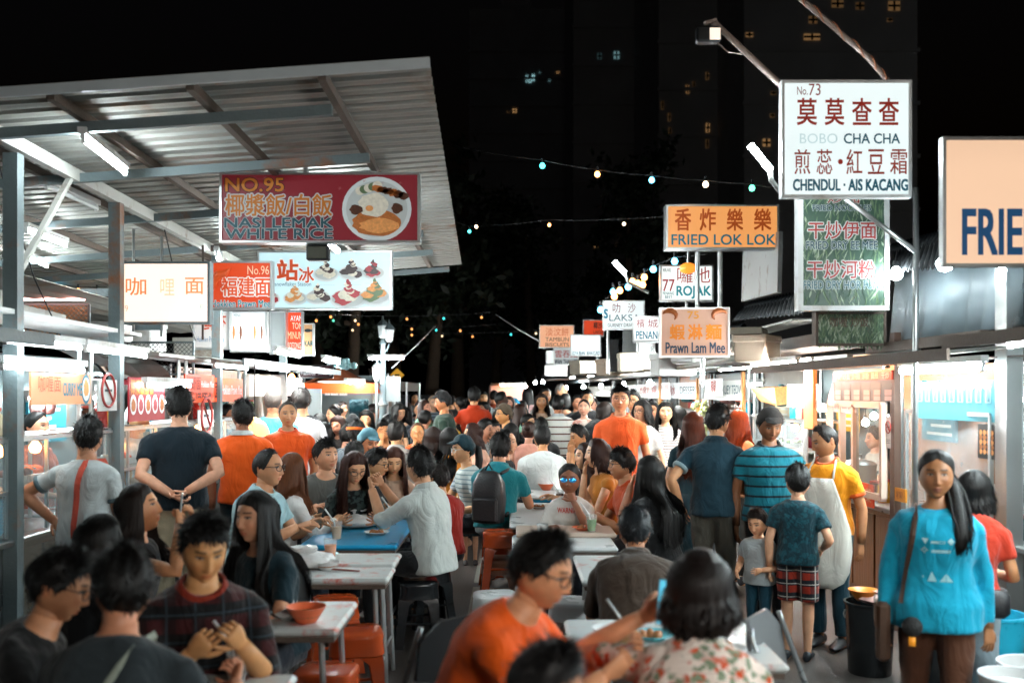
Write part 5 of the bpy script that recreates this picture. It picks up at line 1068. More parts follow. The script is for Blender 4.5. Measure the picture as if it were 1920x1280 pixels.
poster(1403, 794, 1412, 838, 1, 'orange price list reading AK beside the orange haired woman', '#e8843c', .45, (('AK', .1, .9, .86, .96, '#5a2a10', 0), ('2.00', .1, .9, .66, .74, '#7a3a14', 0), ('3.00', .1, .9, .44, .52, '#7a3a14', 0), ('2.50', .1, .9, .2, .3, '#7a3a14', 0)), 'price list')
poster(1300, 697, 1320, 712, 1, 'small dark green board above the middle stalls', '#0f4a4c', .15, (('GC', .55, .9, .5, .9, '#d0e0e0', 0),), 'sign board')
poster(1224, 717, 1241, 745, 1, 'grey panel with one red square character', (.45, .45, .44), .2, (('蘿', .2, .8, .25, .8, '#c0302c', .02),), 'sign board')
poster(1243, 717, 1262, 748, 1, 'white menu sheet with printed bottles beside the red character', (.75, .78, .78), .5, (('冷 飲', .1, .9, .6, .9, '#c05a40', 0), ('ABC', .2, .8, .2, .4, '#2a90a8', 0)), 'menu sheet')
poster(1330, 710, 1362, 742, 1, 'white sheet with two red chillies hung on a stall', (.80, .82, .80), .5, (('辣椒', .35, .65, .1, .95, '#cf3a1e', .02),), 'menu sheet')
def plexi(y0, y1, z0, z1, label):
    t = thing('plexiglass_screen', label, 'screen', (row_right((y0+y1)/2) - .03, (y0+y1)/2, z0)); q = MB(); q.box((-.003, (y0-y1)/2, 0), (.003, (y1-y0)/2, z1 - z0)); q.build('sheet', PLEXI, t)
    q = MB()
    for a, b in (((0, (y0-y1)/2, z1-z0), (0, (y1-y0)/2, z1-z0)), ((0, (y0-y1)/2, 0), (0, (y1-y0)/2, 0)), ((0, (y0-y1)/2, 0), (0, (y0-y1)/2, z1-z0)), ((0, (y1-y0)/2, 0), (0, (y1-y0)/2, z1-z0))): q.bar(a, b, .025, .025)
    q.build('frame', ALU, t); return t
plexi(6.1, 7.4, .91, 1.66, 'scratched plexiglass screen behind the woman in cyan')
sp = MB(); sp.box((-.05, -.07, 0), (.05, .07, 3.0)); so_ = sp.build('steel_column', STEEL, None, None, (2.97, 5.95, 0)); tag(so_, 'square stainless column beside the woman in cyan', 'column')
q = MB(); q.box((0, 0, 0), (.05, .09, 2.25)); tag(q.build('stall_post', pm('dark_bronze', (.10, .06, .045), .4, .5), None, None, (2.88, 7.5, 0)), 'dark brown upright between the wooden stall and the plexiglass', 'post')
for x_, l in ((2.95, 'window sash with sliding glass on the wooden stall'),):
    t = thing('stall_window', l, 'window', (row_right(8.3) - .045, 8.3, .98)); q = MB()
    for a, b in (((0, -.62, .72), (0, .68, .72)), ((0, -.62, 0), (0, .68, 0)), ((0, -.62, 0), (0, -.62, .72)), ((0, .02, 0), (0, .02, .72)), ((0, .68, 0), (0, .68, .72)), ((0, .34, 0), (0, .34, .72))): q.bar(a, b, .05, .05)
    q.build('frame', pm('peach_painted_frame', (.55, .42, .34), .5), t); q = MB(); q.box((.0, -.6, .02), (.004, .0, .70)); q.build('pane', GLASS, t)
tube_light((2.42, 8.45, 2.045), (2.30, 11.0, 2.055), 'long glaring tube hung out over the striped cap man', TUBEM, r=.018)
tube_light((2.88, 6.1, 1.955), (2.84, 7.25, 1.955), 'glaring tube above the blue drinks menu', r=.024)
tube_light((2.62, 7.75, 2.03), (2.57, 8.35, 2.03), 'orange tube nearest the dark upright', TUBEW); tube_light((2.55, 8.45, 2.03), (2.50, 9.1, 2.03), 'orange tube in the middle of the wooden stall front', TUBEW); tube_light((2.49, 9.15, 2.03), (2.44, 9.75, 2.03), 'orange tube at the far end of the wooden stall', TUBEW)
tube_light((2.83, 9.55, 1.55), (2.83, 9.55, 1.98), 'upright white tube at the corner of the wooden stall', housing=False, r=.03)
for k, (p, l) in enumerate(((at(1612, 792, 8.6), 'white bulb behind the apron man above the glass jars'), (at(1648, 782, 8.3), 'white bulb in the stall window of the wooden stall'), (at(1628, 780, 8.8), 'small white bulb between the two window bulbs'), (at(1545, 776, 9.4), 'warm bulb beside the prawn poster'))): bulb(p + Vector((.05, 0, 0)), l, BULBW if k < 3 else BULBO, .032)
for k, (ya, yb) in enumerate(((12.1, 13.3), (14.6, 15.8), (17.6, 18.8), (20.8, 22.0), (25., 26.4))):
    x = row_right(ya) - .75; tube_light((x, ya, 2.16), (x - .03, yb, 2.16), mat=TUBEM, label=['cyan white tube over the fruit stall', 'tube over the stall with the red character', 'tube over the orange backed stall', 'tube on the distant steel stall', 'farthest tube on the right hand row'][k])
    tube_light((x + 1.1, ya + .3, 1.9), (x + 1.07, yb + .5, 1.9), mat=TUBES, label=['inner tube at the back of the fruit stall', 'inner tube behind the red character panel', 'inner tube of the orange backed stall', 'inner tube of the distant steel stall', 'inner tube of the farthest stall'][k])
    bulb((x - .1, yb + .6, 1.92), ['round lamp past the fruit stall', 'round lamp past the red character stall', 'round lamp past the orange backed stall', 'round lamp past the distant steel stall', 'round lamp at the far end of the stalls'][k], BULBW, .045)
tube_light((3.45, 6.2, 1.75), (3.42, 7.2, 1.75), 'tube inside the plexiglass stall', TUBES); tube_light((3.2, 10.1, 1.62), (3.15, 11.2, 1.62), 'tube inside the prawn poster stall', TUBES)
pot((3.15, 10.6, .895), 'steel pot in the prawn poster stall', .16, .2); pot((3.25, 6.8, .895), 'steel pot behind the plexiglass', .17, .22); pot((3.1, 8.9, .895), 'steel pot in the wooden stall window', .15, .25)
bowls((3.02, 7.0, .895), 'white bowl stack behind the plexiglass', '#d8dcd8', 8); bowls((2.85, 12.3, .895), 'orange bowl stack on the fruit stall', '#d8581c', 8); bowls((2.98, 9.95, .895), 'red bowl stack by the prawn poster', '#b8281c', 7)
bk = thing('fruit_bunch', 'bunch of green bananas or palm fruit hanging in a stall', 'fruit', at(1312, 770, 12.6)); q = MB(); rn = random.Random(5)
for j in range(34): z = rn.uniform(-.30, .12); rr = .09*(1 - (z + .1)**2*5); a = rn.uniform(0, 6.3); q.ball((rr*math.cos(a), rr*math.sin(a), z), .034, 8, 0, 1.2)
q.build('fruit', pm('pale_green_fruit', (.42, .44, .20), .5, var=.3), bk, 180); q = MB(); q.tube([(0, 0, .1), (0, 0, .45)], .012, 6); q.build('stalk', RUST, bk)
wk = MB(); A_ = [at(1408, 728, 11.2), at(1452, 726, 10.6), at(1456, 760, 10.6), at(1425, 752, 11.1)]; wk.add([*A_, *[p + Vector((.25, .15, .02)) for p in A_]], [(0, 1, 2, 3), (7, 6, 5, 4), (0, 4, 5, 1), (1, 5, 6, 2), (2, 6, 7, 3), (3, 7, 4, 0)]); tag(wk.build('wire_basket', pm('orange_wicker', (.50, .20, .06), .6, 0, .5, 40, .6, 60)), 'orange lit wicker basket tilted over a stall', 'basket')
# clutter on the stall roofs: pipes, beams, boards
for k, (a, b, r_, m_, l) in enumerate(((at(1300, 692, 11.5), at(1722, 655, 7.2), .022, ALU, 'long pale pipe along the front of the right hand stalls'), (at(1020, 712, 22), at(1300, 700, 11.5), .02, ALU, 'thin pipe along the far right hand stalls'), (at(1080, 703, 19), at(1240, 692, 12.5), .025, RUST, 'rusty rail above the middle stalls'),
    (at(1262, 690, 11), at(1390, 668, 9.4), .03, GALV, 'grey gutter under the prawn sign'), (at(930, 590, 16), at(1012, 640, 15), .012, ALU, 'thin slanting antenna pole beside the biscuit sign'), (at(815, 612, 17), at(735, 690, 16), .012, ALU, 'thin stay pole leaning beside the street lamp'))): rod('pipe', [a, a.lerp(b, .5) - Vector((0, 0, .012)), b], r_, m_, l, 'pipe')
def beam(a, b, w, h, mat, label, name='beam', cat='beam'): a, b = Vector(a), Vector(b); q = MB(); q.bar((0, 0, 0), b - a, w, h); return tag(q.build(name, mat, None, None, a), label, cat)
beam((2.80, 5.9, 2.135), (2.72, 7.6, 2.125), .05, .07, RUST, 'rust stained orange beam over the blue drinks menu'); beam((2.72, 7.65, 2.17), (2.62, 9.6, 2.17), .06, .06, RUST, 'brown beam over the wooden stall')
beam((-3.3, 5.6, 2.30), (-3.3, 8.2, 2.27), .5, .03, WHITEP, 'grimy white board lying on the curry stall roof', 'roof_board', 'board'); beam((-3.6, 6.1, 2.42), (-3.6, 8.0, 2.36), .03, .12, CREAMSTEEL, 'pale roll of sheeting on top of the left stalls', 'rolled_sheet', 'sheeting')
beam((-3.15, 8.4, 2.12), (-3.15, 12.0, 2.10), .35, .025, CREAMSTEEL, 'cream ledge running above the hooded stall', 'roof_board', 'board')
for z_, l in ((2.28, 'upper right hand roof beam behind the prawn sign'),): beam((2.9, 9.2, z_), (2.72, 14.0, z_), .09, .14, RUST, l)
rb = beam((2.85, 9.6, 2.5), (2.5, 20, 2.4), .3, .02, GALV, 'long grey sheet roof over the middle right hand stalls', 'roof_sheet_awning', 'roof')
for k in range(7):      # posters, cartons and sacks piled on the roofs
    px_, py_, Y_ = ((1190, 680, 13.5), (1262, 685, 11.), (1150, 690, 15.), (1095, 690, 18.), (1300, 660, 10.8), (1420, 655, 9.3), (1405, 640, 10.2))[k]; p = at(px_, py_, Y_); q = MB(); q.box((-.22, -.15, -.12), (.22, .15, .13), 0, .015); q.box((-.23, -.16, .06), (.23, .16, .135), 0, .01)
    tag(q.build('carton', pm(f'carton_{k%3}', [(.34, .30, .24), (.42, .43, .42), (.26, .20, .15)][k % 3], .75, 0, .15), None, None, p, .2*k), ['brown carton on the roof below the laksa lightbox', 'grey carton on the roof under the prawn sign', 'dark carton on the roof beside the black board', 'brown carton far along the stall roofs', 'grey carton beside the prawn sign edge', 'dark carton on the roof by the pale pipe', 'brown carton under the dark awning'][k], 'carton')
# goods and utensils on the stalls
JARC = {'orange': '#d8581a', 'green': '#4a6a28', 'brown': '#4a2410', 'yellow': '#d8a430', 'red': '#a81e14', 'cream': '#d8c8a8', 'teal': '#1a7888'}
def jar(loc, label, col, r=.055, h=.14):
    t = thing('food_jar', label, 'jar', loc); q = MB(); q.lathe([(r*.95, 0), (r, .01), (r, h*.8), (r*.7, h*.92), (r*.72, h)], (0, 0, 0), 14); q.build('body', pm('jar_' + col, JARC[col], .25, var=.35, scale=30), t, 50); q = MB(); q.lathe([(r*.78, h), (r*.8, h + .02), (.001, h + .024)], (0, 0, 0), 14); q.build('lid', pm('jar_lid_red', (.5, .06, .03), .4), t, 50)
def tray(loc, label, col, rot):
    t = thing('food_tray', label, 'food tray', loc, rot); q = MB(); q.box((-.17, -.11, 0), (.17, .11, .012), 0, .004)
    for lo, hi in (((-.17, -.11, .012), (-.158, .11, .05)), ((.158, -.11, .012), (.17, .11, .05)), ((-.158, -.11, .012), (.158, -.10, .05)), ((-.158, .10, .012), (.158, .11, .05))): q.box(lo, hi)
    q.build('pan', STEEL, t); q = MB(); rn = random.Random(str(loc))
    for j in range(16): q.ball((rn.uniform(-.13, .13), rn.uniform(-.075, .075), .03 + rn.uniform(0, .035)), rn.uniform(.022, .04), 7)
    q.build('food', pm('goods_' + col, JARC[col], .6, var=.4, scale=30), t, 180)
def hung_bags(loc, label, col):
    q = MB(); rn = random.Random(str(loc))
    for k in range(5):
        x, y = rn.uniform(-.10, .10), rn.uniform(-.06, .06); n = 10; q.rings([[(x + rr*math.cos(6.283*j/n)*(1 + .2*math.sin(3*j + k)), y + rr*.6*math.sin(6.283*j/n), z) for j in range(n)] for rr, z in ((.01, .0), (.02, -.05), (.055, -.14), (.065, -.22), (.05, -.27), (.02, -.28))])
    tag(q.build('hanging_bags', pm('bag_' + col, {'white': '#d0d2d0', 'pink': '#d89a94', 'cyan': '#78b8c0', 'orange': '#d87a40'}[col], .3, bump=.4, bscale=30), None, 180, loc), label, 'plastic bags')
def ladles(loc, label, rot):
    t = thing('ladle_rack', label, 'ladles', loc, rot); q = MB(); q.bar((-.2, 0, 0), (.2, 0, 0), .012, .02); q.build('rail', ALU, t)
    for k in range(4): x = -.16 + k*.107; q = MB(); q.tube([(x, 0, 0), (x, 0, -.24)], .006, 6); q.lathe([(.005, -.30), (.035, -.285), (.045, -.25), (.040, -.25)], (x, .0, 0), 12); q.build('ladle', STEEL, t, 60)
WHERE = [(-1, 5.75, 7.1, 'curry'), (-1, 7.45, 9.2, 'hooded'), (-1, 9.6, 11.3, 'Hokkien prawn'), (-1, 11.8, 14.2, 'hung cloth'), (1, 5.95, 7.3, 'plexiglass'), (1, 7.8, 9.4, 'wooden'), (1, 9.95, 11.5, 'prawn poster'), (1, 12.1, 13.9, 'fruit'), (1, 14.5, 16.6, 'red character'), (1, 17.4, 19.6, 'orange backed')]
rs = random.Random(21)
for sd, ya, yb, nm in WHERE:
    fx = lambda y: (row_left(y) if sd < 0 else row_right(y)); rot = R(90)*(-sd); cs = rs.sample(list(JARC), 6); n = 0
    for k, c in enumerate(cs[:3]): y = ya + (yb - ya)*(.12 + .13*k); jar((fx(y) + sd*.16, y, 1.525 if nm not in ('plexiglass', 'wooden') else .895), f'jar of {c} sauce on the {nm} stall', c, rs.uniform(.045, .065), rs.uniform(.11, .17))
    for k, c in enumerate(cs[3:5]): y = ya + (yb - ya)*(.55 + .25*k); tray((fx(y) + sd*.19, y, 1.205 if nm not in ('plexiglass', 'wooden', 'hung cloth') else .895), f'steel tray heaped with {c} food on the {nm} stall', c, rot)
    y = ya + (yb - ya)*.3; hb = rs.choice(['white', 'pink', 'cyan']); hung_bags((fx(y) + sd*.62, y, 1.9), f'bunch of {hb} plastic bags hung up at the {nm} stall', hb)
    y = ya + (yb - ya)*.7; ladles((fx(y) + sd*.45, y, 1.86), f'rail of steel ladles inside the {nm} stall', rot)
    y = ya + (yb - ya)*.5; c = cs[5]; q = MB(); q.box((-.011, -.34, 0), (.011, .34, .42)); pt = thing('wall_menu', f'{c} menu sheet on the back wall of the {nm} stall', 'menu sheet', (fx(y) + sd*.79, y, 1.38)); q.build('sheet', pm('menu_' + c, JARC[c], .5, var=.2, scale=6), pt); q = MB()
    for k in range(5): q.box((-sd*.013 - .001, -.28 + .02*(k % 2), .05 + k*.07), (-sd*.013 + .001, .22 - .08*(k % 3), .075 + k*.07))
    q.build('printed_lines', pm('menu_print', (.75, .73, .68), .5), pt)
# ------------------------------------------------------------------ strings of bulbs, lantern
def chain(pl, Y0, Y1, cable, label, r=.028):
    xs = [p[0] for p in cable]; f = lambda px: Y0 + (Y1 - Y0)*(px - xs[0])/(xs[-1] - xs[0])
    light_string([at(px, py, f(px)) for px, py in cable], [(*at(px, py, f(px)), c) for px, py, c in pl], label, r)
chain([(1017, 311, 't'), (1120, 327, 'o'), (1222, 338, 'b'), (1323, 346, 'w'), (1410, 353, 'g')], 10, 8.5, [(845, 272), (1017, 300), (1120, 318), (1222, 329), (1323, 338), (1410, 345), (1480, 356)], 'light string with teal and orange bulbs crossing the dark sky')
chain([(880, 434, 't'), (893, 425, 'w'), (1030, 422, 'o'), (1170, 420, 'w')], 13, 12, [(820, 404), (880, 424), (1030, 412), (1170, 410), (1250, 405)], 'faint light string below the sky string with four bulbs', .022)
chain([(593, 601, 'o'), (620, 594, 'o'), (625, 601, 'g'), (666, 601, 'w'), (672, 608, 'o'), (763, 598, 'o'), (832, 597, 't'), (903, 595, 'o')], 17, 18, [(560, 588), (625, 590), (720, 592), (832, 590), (920, 585)], 'upper distant light string with mostly orange bulbs', .024)
chain([(772, 617, 'o'), (772, 628, 'o'), (720, 613, 'c'), (818, 619, 't'), (863, 620, 'o'), (661, 619, 'w')], 19, 19, [(640, 612), (720, 606), (818, 612), (930, 608)], 'middle distant light string with a cyan bulb over the street lamp', .024)
chain([(829, 630, 'w'), (886, 631, 'o'), (958, 627, 't'), (1005, 625, 'w')], 20, 20, [(780, 622), (886, 624), (1010, 618)], 'lowest distant light string near the antenna pole', .024)
chain([(1150, 547, 'b'), (1162, 545, 'o'), (1152, 556, 'o'), (1178, 538, 'b'), (1126, 581, 'b'), (1186, 528, 'o'), (1208, 520, 'o'), (1196, 532, 'o'), (1205, 534, 'o'), (1225, 505, 'b'), (1265, 490, 'b')], 12, 11, [(1120, 575), (1162, 536), (1200, 515), (1225, 498), (1265, 482), (1330, 475)], 'tangled light string with blue and orange bulbs by the rojak lightbox', .04)
chain([(74, 542, 'o'), (108, 543, 'b'), (147, 545, 'o'), (182, 546, 'g')], 12.5, 12, [(40, 530), (108, 534), (200, 538)], 'light string with four bulbs deep under the canopy', .03)
ln = thing('lantern', 'round orange lantern hanging before the rojak lightbox', 'lantern', at(1290, 503, 10.6)); q = MB(); n = 24; rr = []
for k in range(11):
    a = math.pi*k/10; rr.append([(.085*math.sin(a)*(1 + .08*abs(math.sin(4*2*math.pi*j/n)))*math.cos(2*math.pi*j/n), .085*math.sin(a)*(1 + .08*abs(math.sin(4*2*math.pi*j/n)))*math.sin(2*math.pi*j/n), -.06*math.cos(a)) for j in range(n)])
q.rings(rr); q.build('globe', emi('orange_lantern_glow', (1., .28, .03), .75), ln, 180); q = MB(); q.tube([(0, 0, .055), (.005, 0, .20)], .014, 8); q.build('hook', ALU, ln)
# ------------------------------------------------------------------ end of the street: lamp post, orange tent, van, trees, towers
sl = thing('street_lamp', 'ornate grey street lamp with glass lanterns in mid street', 'street lamp', at(718, 735, 16).xy.to_3d()); q = MB(); q.lathe([(.13, 0), (.14, .05), (.11, .12), (.10, .6), (.085, .8), (.11, .86), (.07, .92), (.06, 1.55), (.085, 1.6), (.05, 1.66), (.042, 2.55), (.06, 2.58), (.035, 2.64)], (0, 0, 0), 14); q.build('post', GREYSTEEL, sl, 50)
for dx, dz in ((.0, 2.66), (.10, 2.60), (-.09, 1.98)):
    q = MB(); q.tube([(0, 0, dz - .12), (dx*.6, 0, dz - .14), (dx, 0, dz - .02)], .012, 6); q.build('bracket', GREYSTEEL, sl, 180); q = MB(); q.lathe([(.03, 0), (.06, .03), (.085, .20), (.02, .21)], (dx, -.02, dz), 8); h_ = q.build('lantern_glass', pm('frosted_glass', (.55, .58, .58), .25, emit=(.8, .85, .85), strength=.06), sl); q = MB(); q.lathe([(.10, .21), (.06, .27), (.02, .30), (.012, .36), (.001, .37)], (dx, -.02, dz), 8); q.build('lantern_cap', GREYSTEEL, h_)
q = MB(); q.box((.03, .0, 1.65), (.28, .03, 2.05)); q.build('blank_plate', pm('grey_plate', (.22, .24, .24), .5), sl)
tube_light(at(692, 672, 15.6), at(756, 672, 15.6), 'cyan tube light crossing the street lamp')
def tentm(key, col):
    m = pm(key, col, .7); t = m.node_tree; b = t.nodes['Principled BSDF']; tr = t.nodes.new('ShaderNodeBsdfTranslucent'); tr.inputs[0].default_value = _c4(col); mx = t.nodes.new('ShaderNodeMixShader'); mx.inputs[0].default_value = .5
    t.links.new(b.outputs[0], mx.inputs[1]); t.links.new(tr.outputs[0], mx.inputs[2]); t.links.new(mx.outputs[0], t.nodes['Material Output'].inputs[0]); return m
def canopy_tent(px0, px1, pxa, pytop, pybot, Y, label, mat, trim, depth=2.4):
    a, b, ap = at(px0, pybot, Y), at(px1, pybot, Y), at(pxa, pytop, Y + depth/2); t = thing('tent', label, 'tent', (ap.x, ap.y, 0)); o = t.location; c4 = [a - o, b - o, b - o + Vector((0, depth, 0)), a - o + Vector((0, depth, 0))]; ap = ap - o
    q = MB()
    for k in range(4):
        p, r_ = c4[k], c4[(k+1) % 4]
        for j in range(6):
            u, v = j/6, (j+1)/6; f = lambda u: p.lerp(r_, u); sg = lambda u, s: f(u).lerp(ap, s) - Vector((0, 0, .12*math.sin(math.pi*s)*(1 - .3*math.cos(2*math.pi*u))))
            for s in range(4): q.quad(sg(u, s/4), sg(v, s/4), sg(v, (s+1)/4), sg(u, (s+1)/4))
    o1 = q.build('roof_fabric', mat, t, 60, weld=True); o1.modifiers.new('thickness', 'SOLIDIFY').thickness = .01; q = MB()
    for k in range(4):
        p, r_ = c4[k], c4[(k+1) % 4]; q.quad(p - Vector((0, 0, .16)), r_ - Vector((0, 0, .16)), r_ + Vector((0, 0, .0)), p + Vector((0, 0, .0)))
    o2 = q.build('valance', trim, t); o2.modifiers.new('thickness', 'SOLIDIFY').thickness = .008
    for p in c4: q = MB(); q.tube([(p.x, p.y, 0), (p.x, p.y, p.z)], .02, 7); q.build('leg', ALU, t)
    return t
canopy_tent(568, 706, 640, 688, 718, 15.8, 'brown tent with an orange rim left of the street lamp', tentm('tent_brown', '#9a5230'), tentm('tent_orange', '#e0581a')); canopy_tent(700, 762, 690, 690, 716, 17.6, 'grey brown tent right behind the street lamp', tentm('tent_grey', '#6e6058'), tentm('tent_pale', '#9a9088'))
bn = shop_sign(560, 684, 625, 709, 14.9, 'maroon cloth banner with silvery script before the brown tent', cloth('#3a1c22'), 0, [('Famous', .08, .48, .25, .55, '#b8b4b4', .03, None, .1), ('Sotong', .55, .95, .2, .5, '#b8b4b4', .03, None, .1)], frame=BLACKM, depth=.03, name='banner', cat='banner')
shop_sign(613, 680, 632, 688, 16.6, 'small pale number plate 107 above the brown tent', (.42, .46, .46), .15, [('107', .1, .9, .2, .8, '#33404a', .03)]); q = MB(); rn = random.Random(8)
for j in range(26): q.ball((rn.uniform(-.14, .14), rn.uniform(-.08, .08), rn.uniform(-.05, .06)), rn.uniform(.03, .06), 7)
tag(q.build('plastic_bag_bundle', pm('cyan_plastic', (.35, .62, .66), .3), None, 180, at(648, 682, 15.2)), 'bundle of pale cyan plastic bags on the brown tent', 'plastic bags')
bt = stall(-1, 15.2, 16.7, 'open stall with handwritten price cards under the brown tent', canopy=False, case=False, board=None, back='#8a9494'); bt.location = (-3.62, 17.2, 0); bt.rotation_euler = (0, 0, 0)
for k, (a, b, ch) in enumerate(((609, 618, '炒'), (620, 634, '粉'), (636, 651, '份'))): shop_sign(a, 724, b, 741, 15.9, ['first handwritten white card under the brown tent', 'middle handwritten white card under the brown tent', 'last handwritten white card under the brown tent'][k], (.85, .88, .90), .6, [(ch, .2, .85, .2, .8, '#a04038', 0)], name='price_card', cat='price card', depth=.02, fw=.005)
cu = MB(); 
for j in range(10): cu.quad((j*.035, .012*math.sin(j*1.7), 0), ((j+1)*.035, .012*math.sin((j+1)*1.7), 0), ((j+1)*.035, .012*math.sin((j+1)*1.7), .78), (j*.035, .012*math.sin(j*1.7), .78))
o = cu.build('blue_cloth', cloth('#0d3e48'), None, 180, at(655, 783, 15.), weld=True); o.modifiers.new('thickness', 'SOLIDIFY').thickness = .01; o.scale = (.82, 1, .36); tag(o, 'dark teal cloth draped over a rack by the street lamp', 'cloth')
cu = MB(); cu.box((0, 0, 0), (.32, .03, 1.12)); tag(cu.build('grey_curtain', pm('plastic_curtain', (.42, .46, .46), .5, 0, .1, 5, .3, 4), None, None, at(562, 870, 14.8) ), 'pale grey curtain beside the open stall under the tent', 'curtain')
tube_light(at(600, 722, 16.2), at(655, 721, 16.2), 'tube over the handwritten cards'); tube_light(at(548, 716, 14.6), at(562, 716, 14.6), 'short glaring tube beside the pale curtain'); bulb(at(670, 722, 16.4), 'warm bulb under the orange rim of the brown tent', BULBO, .04)
def sheet_stand(pts, label): pass
vn = thing('food_van', 'pale pink box van lit at the far end of the street', 'van', at(955, 735, 27).xy.to_3d()); q = MB(); q.box((-.55, 0, .55), (.50, 3.2, 2.02), 0, .05); q.build('body', pm('pink_van_paint', (.62, .42, .40), .4, 0, .04, 2), vn); q = MB(); q.box((-.5, -.3, 1.98), (.48, .02, 2.03)); q.build('awning_flap', RUST, vn)
for sx in (-.4, .38):
    for yy in (.5, 2.6): q = MB(); q.tube([(sx - .1, yy, .32), (sx + .1, yy, .32)], .32, 18); q.build('wheel', BLACKM, vn, 40)
q = MB(); q.box((-.55, -.02, .45), (.5, .04, .56)); q.build('bumper', BLACKM, vn); tube_light(at(938, 722, 26.5), at(985, 722, 26.5), 'orange tube along the top of the pink van', TUBEW); bulb(at(984, 724, 26), 'cyan lamp at the corner of the pink van', BULBW, .05)
for p_, l in ((at(1004, 717, 27), 'cyan lamp left of the far stall row'), (at(1018, 716, 27), 'second cyan lamp beyond the pink van')): bulb(p_, l, BULBW, .05)
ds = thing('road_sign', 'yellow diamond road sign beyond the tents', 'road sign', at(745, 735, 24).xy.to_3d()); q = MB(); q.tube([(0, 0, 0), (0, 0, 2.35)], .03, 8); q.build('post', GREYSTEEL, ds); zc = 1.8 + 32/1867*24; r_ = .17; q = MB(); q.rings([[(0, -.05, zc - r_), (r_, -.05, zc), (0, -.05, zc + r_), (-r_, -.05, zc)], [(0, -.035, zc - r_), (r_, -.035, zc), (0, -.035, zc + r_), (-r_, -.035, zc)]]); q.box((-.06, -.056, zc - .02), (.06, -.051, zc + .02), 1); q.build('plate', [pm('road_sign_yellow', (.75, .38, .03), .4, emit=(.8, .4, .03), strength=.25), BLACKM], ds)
cr = thing('parked_truck', 'dim pick up truck with one orange lamp past the tents', 'truck', at(783, 735, 25).xy.to_3d(), R(8)); q = MB(); q.box((-.85, 0, .4), (.85, 4.2, 1.1), 0, .08); q.box((-.75, 1.6, 1.1), (.75, 3.2, 1.72), 0, .16); q.build('body', pm('dark_car_paint', (.03, .032, .035), .3), cr); q = MB(); q.box((-.68, 1.585, 1.16), (.68, 1.60, 1.62)); q.build('rear_window', pm('dark_glass', (.02, .025, .03), .08), cr)
for sx in (-.75, .75): q = MB(); q.box((sx - .08, -.02, .72), (sx + .08, .01, .88)); q.build('tail_lamp', emi('orange_tail_lamp', (1., .35, .06), 5 if sx < 0 else .1), cr)
for sx in (-.78, .78):
    for yy in (.8, 3.3): q = MB(); q.tube([(sx - .1, yy, .33), (sx + .1, yy, .33)], .33, 18); q.build('wheel', BLACKM, cr, 40)
LEAFM = pm('dark_leaf', (.016, .026, .013), .6, 0, .4, 2); BARK = pm('bark', (.09, .06, .04), .9, 0, .3, 6, .5, 20)
def tree(px, Y, h, cw, label, seed, lean=0.):
    rn = np.random.default_rng(seed); b = at(px, 735, Y); t = thing('tree', label, 'tree', (b.x, Y, 0)); q = MB(); r0 = .018*h + .05
    q.tube([(0, 0, 0), (lean*.3, .1, h*.3), (lean*.7, .0, h*.6), (lean, .1, h*.92)], [r0*1.3, r0, r0*.7, r0*.2], 9); lim = []
    for k in range(7):
        z = h*(.38 + .07*k); a = rn.uniform(0, 6.3); l = cw*rn.uniform(.4, .8)*(1.2 - k*.1); e = (lean*z/h + l*math.cos(a), l*math.sin(a), z + l*rn.uniform(.3, .8)); lim.append(e); q.tube([(lean*z/h, 0, z), ((lean*z/h + e[0])/2, e[1]/2, z + (e[2]-z)*.35), e], [r0*.45, r0*.3, r0*.08], 6)
    q.build('trunk', BARK, t, 180); q = MB(); cs = [np.array(e) for e in lim] + [np.array((lean, 0, h*.95))]; V = []; F = []
    for c in cs:
        for j in range(7):
            cc = c + rn.normal(0, cw*.28, 3)*np.array([1, 1, .7]); m = 46; P = cc + rn.normal(0, cw*.14, (m, 3)); A = rn.normal(0, 1, (m, 3)); A /= np.linalg.norm(A, axis=1, keepdims=True); B_ = np.cross(A, rn.normal(0, 1, (m, 3))); B_ /= np.linalg.norm(B_, axis=1, keepdims=True); s1 = rn.uniform(.10, .22, (m, 1))*h/8; s2 = s1*.45
            k0 = len(V)*4; V.append(np.stack([P - A*s1, P + B_*s2, P + A*s1, P - B_*s2], 1).reshape(-1, 3))
    V = np.concatenate(V); q.add(V, [(4*i, 4*i+1, 4*i+2, 4*i+3) for i in range(len(V)//4)]); q.build('crown', LEAFM, t)
for k, (px, Y, h, cw, l, le) in enumerate(((652, 30, 8.5, 1.6, 'dark tree behind the brown tent', .4), (745, 36, 10.5, 1.9, 'tall dark tree behind the yellow road sign', -.5), (802, 33, 9, 1.5, 'thin dark tree past the tents', .6), (858, 40, 11, 2.2, 'dark tree in the gap at the end of the street', 0), (925, 44, 10, 2.2, 'dark tree above the pink van', .5), (1000, 42, 9.5, 2., 'dark tree behind the biscuit sign', -.3), (590, 38, 10, 2., 'dark tree behind the tan fish board', .3), (1180, 40, 11, 2.3, 'dark tree behind the laksa lightbox', 0.))): tree(px, Y, h, cw, l, 20 + k, le)
